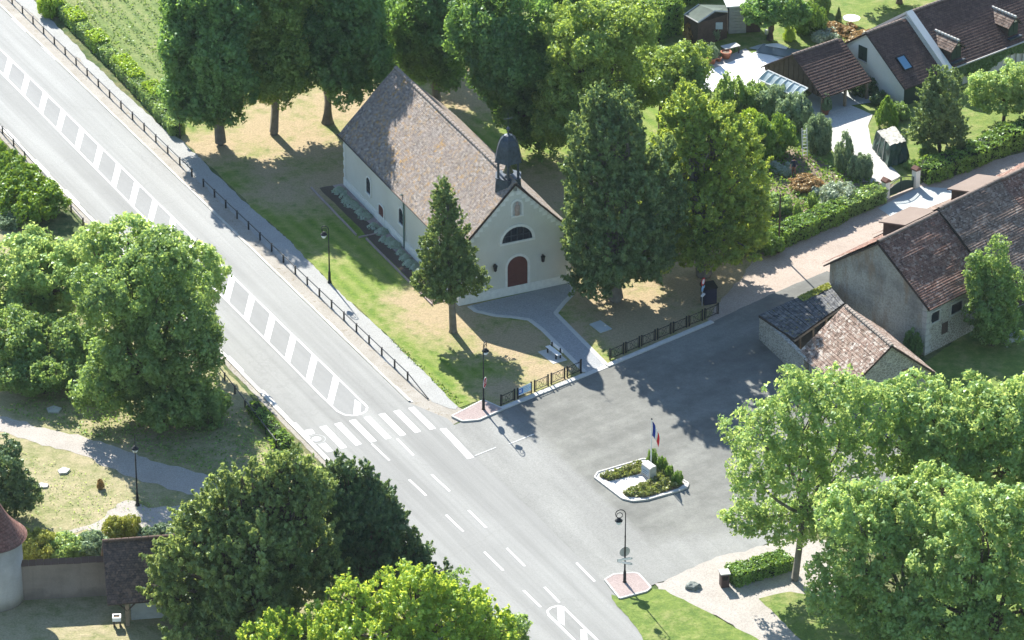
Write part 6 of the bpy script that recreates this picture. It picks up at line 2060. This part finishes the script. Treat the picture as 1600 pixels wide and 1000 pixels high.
mb = MB(); mb.tube([(.15, 0, .08), (.38, 0, .36), (.42, 0, .38)], [.04, .025, .05], 6); mb.tube([(-.15, 0, .1), (-.28, 0, .25), (-.1, 0, .46), (.1, 0, .38)], .02, 6); mb.build('spout_and_handle', M['white'], root)
# things on the barn yard grass
p = P(1588, 530)
root = thing('upturned_trough', p, R(25), 'pale blue grey trough lying in the shaded yard by the barn', 'trough')
mb = MB(); mb.prism([(-1.0, -.35, 0), (1.0, -.35, 0), (.9, -.25, .4), (-.9, -.25, .4)], (0, .7, 0)); mb.box((-.85, -.22, .402), (.85, .3, .41)); mb.build('body', M['block'], root)
p = P(1558, 532)
mb = MB(); mb.tube([P(1543, 528) - p + Vector((0, 0, .05)), P(1556, 531) - p + Vector((0, 0, .12)), P(1570, 537) - p + Vector((0, 0, .05)), P(1574, 543) - p + Vector((0, 0, .03))], .07, 6)
tag(mb.build('hose', M['stone'], None, loc=p), 'pale pipe lying curved in the shaded yard grass by the barn', 'pipe')

# ================================================================== HEDGES
hedge('flowering_hedge', [(86, 12), (132, 56), (180, 104)], 1.1, 1.0, 'mixed', 'upper stretch of the clipped hedge row along the gravel path', .15, 170, 2)
hedge('flowering_hedge', [(182, 106), (240, 168), (278, 212)], 1.1, 1.0, 'mixed', 'lower stretch of the clipped hedge row ending at the short post', .15, 170, 3)
for i, (x, y) in enumerate([(118, 40), (152, 74), (195, 114), (207, 127), (241, 155)]):
    hedge('bright_hedge', [(x - 7, y - 7), (x + 9, y + 10)], 1.25, 1.25, 'hedgebright', ['yellow green clipped block, uppermost in the hedge row', 'yellow green clipped block, second down the hedge row', 'yellow green clipped block, third down the hedge row', 'yellow green clipped block, fourth down the hedge row', 'yellow green clipped block, lowest and broadest in the row'][i], .15, 170, 5 + i, group='yellow green blocks in the hedge row')
bush('round_shrub', 80, 22, 1.3, 1.9, 'round', 'hedgebright', 'rounded golden shrub at the top end of the hedge row')
M['conhedge'] = leaf_mat('hedge conifer sprays', (.05, .12, .012), (.17, .27, .03), (.30, .42, .03), .3)
hedge('lane_hedge', [(1216, 382), (1262, 362), (1312, 340)], 1.8, 1.25, 'hedge', 'clipped hedge along the lane left of the drive gate, sunlit top', .17, 120, 9, rough=.2)
hedge('lane_hedge', [(1316, 338), (1374, 313)], 1.5, 1.25, 'mixed', 'darker clipped hedge joining the left gate pillar', .17, 120, 10, rough=.1)
hedge('lane_hedge', [(1438, 284), (1500, 262), (1560, 236)], 2.0, 1.4, 'hedge', 'thick hedge along the lane right of the drive gate', .18, 110, 11, rough=.35)
hedge('lane_hedge', [(1562, 234), (1660, 200)], 2.0, 1.6, 'hedge', 'hedge along the lane leaving the right edge', .18, 100, 12, rough=.35)
hedge('low_hedge', [(1142, 911), (1230, 885)], 1.5, 1.0, 'hedge', 'low clipped hedge beside the dark pillar and gravel entrance', .15, 190, 13)
hedge('tall_hedge', [(1010, 60), (1046, 45)], 3.0, 3.2, 'hedge', 'tall clipped green hedge left of the dark garden shed', .2, 110, 14, rough=.35)
hedge('tall_hedge', [(1040, 8), (1135, -16)], 2.6, 2.6, 'hedge', 'long dark hedge behind the garden shed at the top edge', .2, 80, 15, rough=.3)
hedge('verge_hedge', [(395, 640), (452, 704)], 1.0, .55, 'hedge', 'low ground cover strip beside the lower left road edge', .16, 130, 16, rough=.3)

# ================================================================== TREES
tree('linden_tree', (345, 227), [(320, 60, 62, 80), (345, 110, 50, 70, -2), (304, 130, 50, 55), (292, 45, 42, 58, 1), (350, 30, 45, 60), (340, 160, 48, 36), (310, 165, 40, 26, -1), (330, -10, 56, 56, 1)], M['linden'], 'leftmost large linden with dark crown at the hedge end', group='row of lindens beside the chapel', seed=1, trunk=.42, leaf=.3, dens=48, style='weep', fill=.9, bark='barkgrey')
tree('linden_tree', (428, 210), [(430, 30, 62, 84, 1), (420, 95, 56, 60), (440, 125, 42, 40, -1), (450, -20, 50, 60, 2), (440, -90, 64, 66, 1), (400, -40, 44, 60, 1)], M['lindenpale'], 'second linden from the left, lighter crown, straight trunk', group='row of lindens beside the chapel', seed=2, trunk=.34, leaf=.3, dens=42, style='weep', fill=.9, bark='barkgrey')
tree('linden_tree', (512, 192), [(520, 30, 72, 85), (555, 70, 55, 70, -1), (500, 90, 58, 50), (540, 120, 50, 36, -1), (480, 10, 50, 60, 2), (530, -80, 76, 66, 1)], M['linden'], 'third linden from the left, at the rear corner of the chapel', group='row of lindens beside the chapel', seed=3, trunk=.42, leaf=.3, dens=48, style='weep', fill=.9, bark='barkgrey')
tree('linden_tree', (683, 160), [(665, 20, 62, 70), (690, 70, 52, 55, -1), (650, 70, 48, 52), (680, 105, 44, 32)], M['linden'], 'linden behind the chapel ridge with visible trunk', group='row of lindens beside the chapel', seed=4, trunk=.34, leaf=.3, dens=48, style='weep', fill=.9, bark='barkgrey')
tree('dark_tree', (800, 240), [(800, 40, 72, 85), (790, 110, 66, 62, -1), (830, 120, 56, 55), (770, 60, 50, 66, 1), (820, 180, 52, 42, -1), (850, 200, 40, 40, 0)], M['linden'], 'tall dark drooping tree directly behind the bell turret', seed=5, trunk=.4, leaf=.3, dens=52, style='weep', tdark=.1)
tree('round_topped_tree', (925, 262), [(935, 55, 82, 52), (905, 85, 58, 60, -2), (985, 45, 50, 42, 0), (880, 150, 40, 40, -2), (895, 195, 52, 50, -3), (950, 110, 60, 50)], M['lindenpale'], 'big bright billowing tree right of the dark tree, crown lit on top', seed=6, trunk=.45, leaf=.26, rc=.8, dens=60, tdark=-.05)
tree('dense_round_tree', (1035, 215), [(1035, 118, 74, 60), (1000, 130, 44, 48, -1), (1068, 112, 44, 46, 0)], M['lindenpale'], 'dense round headed tree between the bright tree and the white terrace', seed=7, trunk=.35, leaf=.24, rc=.7, dens=70, tdark=.0)
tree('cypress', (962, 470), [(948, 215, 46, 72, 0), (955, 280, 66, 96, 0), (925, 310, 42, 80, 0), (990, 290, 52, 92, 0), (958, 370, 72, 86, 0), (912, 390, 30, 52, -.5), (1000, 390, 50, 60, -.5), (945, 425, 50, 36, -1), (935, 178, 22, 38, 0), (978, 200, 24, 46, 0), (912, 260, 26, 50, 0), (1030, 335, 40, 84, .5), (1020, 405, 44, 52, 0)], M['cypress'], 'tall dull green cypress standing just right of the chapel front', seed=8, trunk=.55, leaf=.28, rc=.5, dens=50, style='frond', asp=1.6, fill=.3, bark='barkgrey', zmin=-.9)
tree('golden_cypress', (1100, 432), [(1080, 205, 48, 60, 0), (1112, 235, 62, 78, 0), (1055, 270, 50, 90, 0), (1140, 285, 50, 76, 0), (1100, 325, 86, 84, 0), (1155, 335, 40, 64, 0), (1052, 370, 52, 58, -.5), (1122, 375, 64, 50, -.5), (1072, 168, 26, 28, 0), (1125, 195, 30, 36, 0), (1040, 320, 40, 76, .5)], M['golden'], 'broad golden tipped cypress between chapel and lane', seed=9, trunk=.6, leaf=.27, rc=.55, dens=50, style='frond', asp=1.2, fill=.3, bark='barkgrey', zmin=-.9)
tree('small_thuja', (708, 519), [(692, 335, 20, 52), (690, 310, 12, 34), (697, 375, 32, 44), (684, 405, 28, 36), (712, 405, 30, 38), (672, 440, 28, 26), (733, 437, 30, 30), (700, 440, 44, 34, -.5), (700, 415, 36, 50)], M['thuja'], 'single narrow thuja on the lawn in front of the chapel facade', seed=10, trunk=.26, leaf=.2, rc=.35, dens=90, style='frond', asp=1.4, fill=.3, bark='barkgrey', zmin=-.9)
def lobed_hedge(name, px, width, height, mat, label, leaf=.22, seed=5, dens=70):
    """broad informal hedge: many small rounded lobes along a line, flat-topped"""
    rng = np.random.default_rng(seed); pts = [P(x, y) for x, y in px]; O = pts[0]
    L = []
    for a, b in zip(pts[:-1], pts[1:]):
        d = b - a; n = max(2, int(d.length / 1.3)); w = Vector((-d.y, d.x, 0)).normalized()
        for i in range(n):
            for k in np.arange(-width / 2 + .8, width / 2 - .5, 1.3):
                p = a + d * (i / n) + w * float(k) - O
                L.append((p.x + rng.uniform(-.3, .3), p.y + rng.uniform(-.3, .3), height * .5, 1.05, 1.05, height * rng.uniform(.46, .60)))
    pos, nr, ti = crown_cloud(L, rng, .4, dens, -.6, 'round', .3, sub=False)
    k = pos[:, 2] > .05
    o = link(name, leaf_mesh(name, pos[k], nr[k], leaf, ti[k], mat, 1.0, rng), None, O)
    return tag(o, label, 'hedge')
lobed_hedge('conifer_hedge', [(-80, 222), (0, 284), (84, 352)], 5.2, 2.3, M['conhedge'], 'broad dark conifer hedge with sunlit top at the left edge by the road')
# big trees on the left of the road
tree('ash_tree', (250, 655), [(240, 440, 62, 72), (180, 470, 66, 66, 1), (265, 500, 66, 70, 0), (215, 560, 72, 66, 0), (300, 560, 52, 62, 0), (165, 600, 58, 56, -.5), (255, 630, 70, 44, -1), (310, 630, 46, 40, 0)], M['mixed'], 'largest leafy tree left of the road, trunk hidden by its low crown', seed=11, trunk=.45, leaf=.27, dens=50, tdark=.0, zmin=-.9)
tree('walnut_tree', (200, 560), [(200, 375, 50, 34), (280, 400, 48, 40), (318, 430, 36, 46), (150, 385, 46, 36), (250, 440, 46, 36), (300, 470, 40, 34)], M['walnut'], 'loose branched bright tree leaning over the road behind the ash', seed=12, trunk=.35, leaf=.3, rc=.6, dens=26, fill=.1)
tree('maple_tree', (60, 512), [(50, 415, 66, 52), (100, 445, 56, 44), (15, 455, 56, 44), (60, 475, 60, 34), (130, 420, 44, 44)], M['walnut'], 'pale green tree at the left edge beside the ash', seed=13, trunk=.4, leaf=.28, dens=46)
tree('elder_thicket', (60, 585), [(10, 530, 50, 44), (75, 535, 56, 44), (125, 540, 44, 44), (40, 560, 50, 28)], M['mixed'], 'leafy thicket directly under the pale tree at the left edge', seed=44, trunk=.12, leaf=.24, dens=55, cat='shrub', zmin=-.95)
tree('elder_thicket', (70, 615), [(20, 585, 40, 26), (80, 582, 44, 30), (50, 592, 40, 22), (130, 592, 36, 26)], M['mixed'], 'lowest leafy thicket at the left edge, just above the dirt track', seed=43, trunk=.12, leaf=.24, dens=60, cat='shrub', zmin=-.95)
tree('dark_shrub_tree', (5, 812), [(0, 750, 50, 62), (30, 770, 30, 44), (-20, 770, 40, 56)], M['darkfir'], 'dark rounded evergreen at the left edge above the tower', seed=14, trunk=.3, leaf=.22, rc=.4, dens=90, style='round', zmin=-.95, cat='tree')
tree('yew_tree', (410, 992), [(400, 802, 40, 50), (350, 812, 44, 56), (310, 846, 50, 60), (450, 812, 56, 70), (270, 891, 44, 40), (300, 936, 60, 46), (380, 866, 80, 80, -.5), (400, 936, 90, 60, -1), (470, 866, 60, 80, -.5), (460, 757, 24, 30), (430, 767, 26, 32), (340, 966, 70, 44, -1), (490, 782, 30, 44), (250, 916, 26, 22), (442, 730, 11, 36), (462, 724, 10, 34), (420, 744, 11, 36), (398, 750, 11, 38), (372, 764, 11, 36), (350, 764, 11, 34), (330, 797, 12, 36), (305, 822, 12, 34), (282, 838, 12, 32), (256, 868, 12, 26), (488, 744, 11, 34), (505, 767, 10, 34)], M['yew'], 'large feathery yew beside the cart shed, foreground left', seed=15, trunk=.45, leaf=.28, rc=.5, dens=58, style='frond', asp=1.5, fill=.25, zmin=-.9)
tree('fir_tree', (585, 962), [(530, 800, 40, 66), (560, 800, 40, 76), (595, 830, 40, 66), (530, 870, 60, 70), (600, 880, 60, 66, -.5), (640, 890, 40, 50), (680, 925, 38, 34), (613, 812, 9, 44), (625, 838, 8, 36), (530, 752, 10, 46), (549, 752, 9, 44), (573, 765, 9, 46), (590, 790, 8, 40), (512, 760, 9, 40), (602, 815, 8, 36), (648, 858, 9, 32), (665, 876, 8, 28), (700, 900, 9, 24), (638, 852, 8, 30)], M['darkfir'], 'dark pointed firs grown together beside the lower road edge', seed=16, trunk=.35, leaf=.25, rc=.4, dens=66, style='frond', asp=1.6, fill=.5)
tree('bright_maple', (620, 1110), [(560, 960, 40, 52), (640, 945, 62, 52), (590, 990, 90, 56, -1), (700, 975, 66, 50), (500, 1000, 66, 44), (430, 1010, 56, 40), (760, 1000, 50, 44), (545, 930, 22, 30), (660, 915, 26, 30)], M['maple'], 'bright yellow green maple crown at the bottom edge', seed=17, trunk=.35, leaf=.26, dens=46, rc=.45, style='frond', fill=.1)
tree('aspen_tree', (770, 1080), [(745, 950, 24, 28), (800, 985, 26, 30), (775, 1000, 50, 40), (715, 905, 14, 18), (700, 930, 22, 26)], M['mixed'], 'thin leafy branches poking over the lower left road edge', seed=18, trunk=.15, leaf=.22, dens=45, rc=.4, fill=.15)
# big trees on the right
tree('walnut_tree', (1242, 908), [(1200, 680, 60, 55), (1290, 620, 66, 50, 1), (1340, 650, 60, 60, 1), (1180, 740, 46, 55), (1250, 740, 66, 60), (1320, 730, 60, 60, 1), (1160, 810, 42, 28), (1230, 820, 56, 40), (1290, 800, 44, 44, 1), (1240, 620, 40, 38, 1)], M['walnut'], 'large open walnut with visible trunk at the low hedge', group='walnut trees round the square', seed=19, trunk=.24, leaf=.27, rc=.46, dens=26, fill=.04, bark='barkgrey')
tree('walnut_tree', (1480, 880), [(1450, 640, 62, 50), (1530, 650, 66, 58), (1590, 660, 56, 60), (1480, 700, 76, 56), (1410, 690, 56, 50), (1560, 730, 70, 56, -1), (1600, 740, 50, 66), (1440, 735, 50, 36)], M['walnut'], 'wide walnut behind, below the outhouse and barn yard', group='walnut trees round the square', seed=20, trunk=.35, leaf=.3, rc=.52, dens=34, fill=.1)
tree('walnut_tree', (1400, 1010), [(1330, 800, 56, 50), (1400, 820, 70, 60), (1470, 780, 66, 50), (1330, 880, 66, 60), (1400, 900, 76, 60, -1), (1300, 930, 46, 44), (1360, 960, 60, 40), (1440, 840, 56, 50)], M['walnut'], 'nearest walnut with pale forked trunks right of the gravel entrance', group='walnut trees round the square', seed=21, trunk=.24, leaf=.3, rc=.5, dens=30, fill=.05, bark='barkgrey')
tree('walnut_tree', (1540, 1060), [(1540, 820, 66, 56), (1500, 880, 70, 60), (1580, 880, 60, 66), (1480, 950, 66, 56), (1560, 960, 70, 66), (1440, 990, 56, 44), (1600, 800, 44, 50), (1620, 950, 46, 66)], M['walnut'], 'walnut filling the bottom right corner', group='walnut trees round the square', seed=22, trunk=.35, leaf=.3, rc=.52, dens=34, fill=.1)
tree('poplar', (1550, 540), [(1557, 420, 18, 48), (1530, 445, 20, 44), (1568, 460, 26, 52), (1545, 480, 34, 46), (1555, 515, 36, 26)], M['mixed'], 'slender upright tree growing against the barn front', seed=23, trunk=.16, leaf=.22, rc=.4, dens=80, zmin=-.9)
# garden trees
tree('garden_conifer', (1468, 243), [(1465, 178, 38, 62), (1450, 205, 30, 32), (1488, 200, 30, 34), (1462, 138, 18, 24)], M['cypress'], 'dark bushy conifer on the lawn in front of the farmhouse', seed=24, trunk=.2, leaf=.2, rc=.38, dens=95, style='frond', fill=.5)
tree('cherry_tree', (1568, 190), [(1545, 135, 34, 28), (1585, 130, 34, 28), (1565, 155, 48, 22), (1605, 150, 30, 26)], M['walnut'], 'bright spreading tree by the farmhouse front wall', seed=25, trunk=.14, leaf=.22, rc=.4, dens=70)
tree('apple_tree', (1203, 62), [(1210, 8, 48, 30), (1190, 22, 30, 22), (1235, 22, 30, 22)], M['linden'], 'round fruit tree beside the concrete garden store', seed=26, trunk=.28, leaf=.22, rc=.45, dens=80, tdark=-.15)
GB = [
 ('garden_bush', 1265, 50, 1.5, 2.4, 'round', 'hedge', 'leafy bush right of the round fruit tree'),
 ('garden_bush', 1283, 20, 1.2, 2.2, 'tall', 'mixed', 'dark bush at the top edge of the garden'),
 ('garden_bush', 1140, 180, 1.8, 3.4, 'tall', 'mixed', 'tall bush between golden cypress and terrace'),
 ('garden_bush', 1176, 176, 1.7, 2.4, 'round', 'mixed', 'rounded green bush below the terrace'),
 ('garden_bush', 1208, 182, 1.9, 2.5, 'round', 'greybush', 'grey green bush just below the glazed canopy'),
 ('garden_bush', 1240, 200, 1.7, 2.7, 'round', 'greybush', 'grey green bush left of the shaded drive'),
 ('garden_bush', 1203, 244, 2.1, 3.3, 'round', 'hedge', 'fresh green bushy tree beside the golden cypress'),
 ('garden_bush', 1172, 222, 1.3, 2.6, 'tall', 'hedgebright', 'yellowish bush at the tip of the golden cypress'),
 ('garden_bush', 1277, 236, 1.35, 2.9, 'round', 'greybush', 'round topped bush behind the leaning ladder'),
 ('garden_bush', 1318, 266, 1.15, 3.0, 'tall', 'greybush', 'upright bush at the left edge of the cream drive'),
 ('garden_bush', 1344, 280, 1.1, 2.0, 'round', 'greybush', 'smaller bush touching the drive by the gate'),
 ('garden_bush', 1312, 318, 1.8, 1.5, 'round', 'pale', 'pale green bush above the lane hedge'),
 ('garden_bush', 1385, 196, 1.0, 2.2, 'cone', 'hedge', 'pointed shrub at the head of the lawn by the drive'),
 ('garden_bush', 1402, 184, 1.1, 1.2, 'round', 'mixed', 'dark bush against the gable corner of the farmhouse'),
 ('garden_bush', 1347, 146, 1.3, 1.5, 'round', 'darkfir', 'dark evergreen mound between garage and gable'),
 ('garden_bush', 1374, 162, .9, 1.0, 'round', 'darkfir', 'dark bush at the foot of the cream gable'),
 ('garden_bush', 1450, 247, .9, .9, 'round', 'mixed', 'small clipped ball below the garden conifer'),
 ('garden_bush', 1427, 264, .8, .7, 'round', 'mixed', 'little dark bush by the right gate pillar'),
 ('garden_bush', 1160, 392, 1.8, 2.6, 'round', 'mixed', 'dark bush at the foot of the golden cypress by the lane'),
 ('garden_bush', 1200, 392, 1.5, 1.7, 'round', 'hedge', 'bush at the left end of the lane hedge'),
 ('garden_bush', 1210, 330, 1.6, 1.2, 'round', 'mixed', 'dark vegetable clump in the middle of the kitchen garden'),
 ('garden_bush', 1260, 296, 1.5, 1.0, 'round', 'rust', 'rust coloured heap of faded flowers in the kitchen garden'),
 ('garden_bush', 1275, 305, 1.0, .8, 'rosette', 'pale', 'broad leaved pale vegetable beside the faded flowers'),
 ('garden_bush', 1295, 302, .9, .8, 'rosette', 'pale', 'second broad leaved pale vegetable near the drive bushes'),
 ('garden_bush', 1225, 268, 1.1, .7, 'low', 'pale', 'low pale clump behind the standing person'),
 ('garden_bush', 1245, 345, .5, 1.6, 'tall', 'mixed', 'thin staked plant left of centre in the kitchen garden'),
 ('garden_bush', 1268, 330, .5, 1.6, 'tall', 'mixed', 'thin staked plant near the pale bush in the kitchen garden'),
 ('garden_bush', 1170, 350, 1.0, .8, 'low', 'hedge', 'low green clump on bare soil beside the golden cypress'),
 ('garden_bush', 1186, 372, 1.4, 1.0, 'low', 'hedge', 'straggly clump between soil and lane hedge'),
 ('garden_bush', 1290, 62, 1.2, .9, 'low', 'pale', 'whitish flowering clump behind the garage roof'),
 ('garden_bush', 1310, 50, 1.4, .8, 'low', 'rust', 'orange flowering border near the round white table'),
 ('garden_bush', 1335, 62, 1.4, .8, 'low', 'rust', 'orange flowering border touching the farmhouse gable'),
 ('garden_bush', 1233, 62, .7, 1.2, 'tall', 'hedgebright', 'small yellow green shrub in the shade of the fruit tree'),
 ('garden_bush', 1112, 62, .8, 1.3, 'round', 'greybush', 'pale bush in front of the dark garden shed'),
 ('garden_bush', 1076, 66, .7, 1.6, 'tall', 'rust', 'reddish shrub left of the dark garden shed'),
 ('garden_bush', 1112, 90, .7, 1.0, 'round', 'pale', 'pale grasses behind the large terracotta pot'),
 ('garden_bush', 1310, 35, .3, 1.2, 'cone', 'darkfir', 'tiny conical conifer on the sunlit lawn'),
 ('park_bush', 1400, 560, .01, .01, 'low', 'mixed', 'skip'),
 ('park_bush', 157, 764, .35, .7, 'tall', 'rust', 'single brown dried sapling in the park grass'),
 ('park_bush', 60, 870, 1.7, 1.8, 'round', 'yellowbush', 'yellow green shrub behind the garden wall beside the tower'),
 ('park_bush', 100, 872, 1.7, 1.6, 'round', 'walnut', 'mid green shrub behind the middle of the garden wall'),
 ('park_bush', 140, 868, 1.6, 1.5, 'round', 'greybush', 'grey green shrub behind the garden wall beside the cart shed'),
 ('park_bush', 180, 838, 1.0, 1.3, 'round', 'yellowbush', 'thin yellowish shrub above the cart shed roof'),
 ('park_bush', 206, 838, 1.0, 1.6, 'tall', 'yellowbush', 'brightest yellow shrub above the cart shed roof'),
 ('park_bush', 240, 834, 1.1, .9, 'low', 'greybush', 'grey green low plants above the cart shed ridge'),
 ('park_bush', 275, 838, 1.1, .9, 'low', 'pale', 'pale low plants near the yew above the cart shed'),
 ('park_bush', 20, 350, 1.6, 1.0, 'round', 'greybush', 'greyish shrub in the shade below the conifer hedge'),
]
for g in GB:
    if g[7] != 'skip': bush(*g[:8])
# trees out at the top of the picture
tree('back_tree', (610, 60), [(610, -40, 60, 60), (570, -10, 50, 50)], M['mixed'], 'pale tree crown showing between the lindens at the top edge', seed=27, trunk=.3, leaf=.32, dens=36)
tree('back_tree', (740, 90), [(740, 5, 46, 60), (720, -30, 60, 60)], M['linden'], 'dark crown between the chapel linden and the drooping tree, top edge', seed=28, trunk=.3, leaf=.32, dens=40)
tree('back_tree', (880, 40), [(870, -20, 60, 40), (900, -5, 40, 30)], M['linden'], 'dark crown at the top edge behind the bright billowing tree', seed=29, trunk=.3, leaf=.32, dens=40)
tree('back_tree', (1405, 5), [(1400, -50, 60, 45)], M['mixed'], 'tree beyond the top edge whose trunk foot shows on the garden lawn', seed=30, trunk=.25, leaf=.32, dens=36)

# ================================================================== uncountable low growth
scatter('crop_plants', [(120, -30), (560, -30), (560, 120), (300, 188), (282, 196), (215, 120), (130, 45), (90, -30)], 15000, .22, .17, 'crop', 3, rows=(R(-66), 1.3), label='rows of low field crops')
scatter('kitchen_plants', [(1120, 330), (1180, 250), (1250, 235), (1290, 255), (1385, 296), (1370, 308), (1235, 368), (1180, 390)], 5200, .4, .2, 'hedge', 6, label='weeds and vegetables')
scatter('verge_weeds', [(385, 628), (398, 632), (500, 740), (640, 880), (600, 880), (440, 730)], 5200, .35, .2, 'hedge', 7, label='weeds on the verge')
scatter('park_tufts', [(-20, 690), (200, 760), (330, 800), (300, 840), (-20, 850)], 1600, .1, .1, 'walnut', 8, label='dry grass tufts')
scatter('yard_tufts', [(0, 640), (120, 600), (420, 650), (450, 720), (345, 748), (200, 700)], 4200, .2, .16, 'mixed', 9, label='grass tufts under the trees')
scatter('lawn_edge_tufts', [(600, 524), (612, 528), (722, 628), (716, 634)], 1800, .1, .12, 'hedge', 10, label='grass edge')

# ================================================================== THIN HAZE ADDED TO LIFT THE SHADOWS
def haze(density):
    m = bpy.data.materials.new('pale haze'); m.use_nodes = True; t = m.node_tree
    t.nodes.remove(t.nodes['Principled BSDF'])
    pv = t.nodes.new('ShaderNodeVolumePrincipled')
    pv.inputs['Color'].default_value = (.80, .92, 1.0, 1); pv.inputs['Density'].default_value = density
    pv.inputs['Anisotropy'].default_value = 0.2
    t.links.new(pv.outputs[0], t.nodes['Material Output'].inputs['Volume'])
    mb = MB(); mb.box((-1560, -960, -1.5), (1560, 3260, CAM.z + 6))
    o = mb.build('haze', m); o['kind'] = 'stuff'; o['label'] = 'thin haze added to lift the shadows'
haze(0.000035)
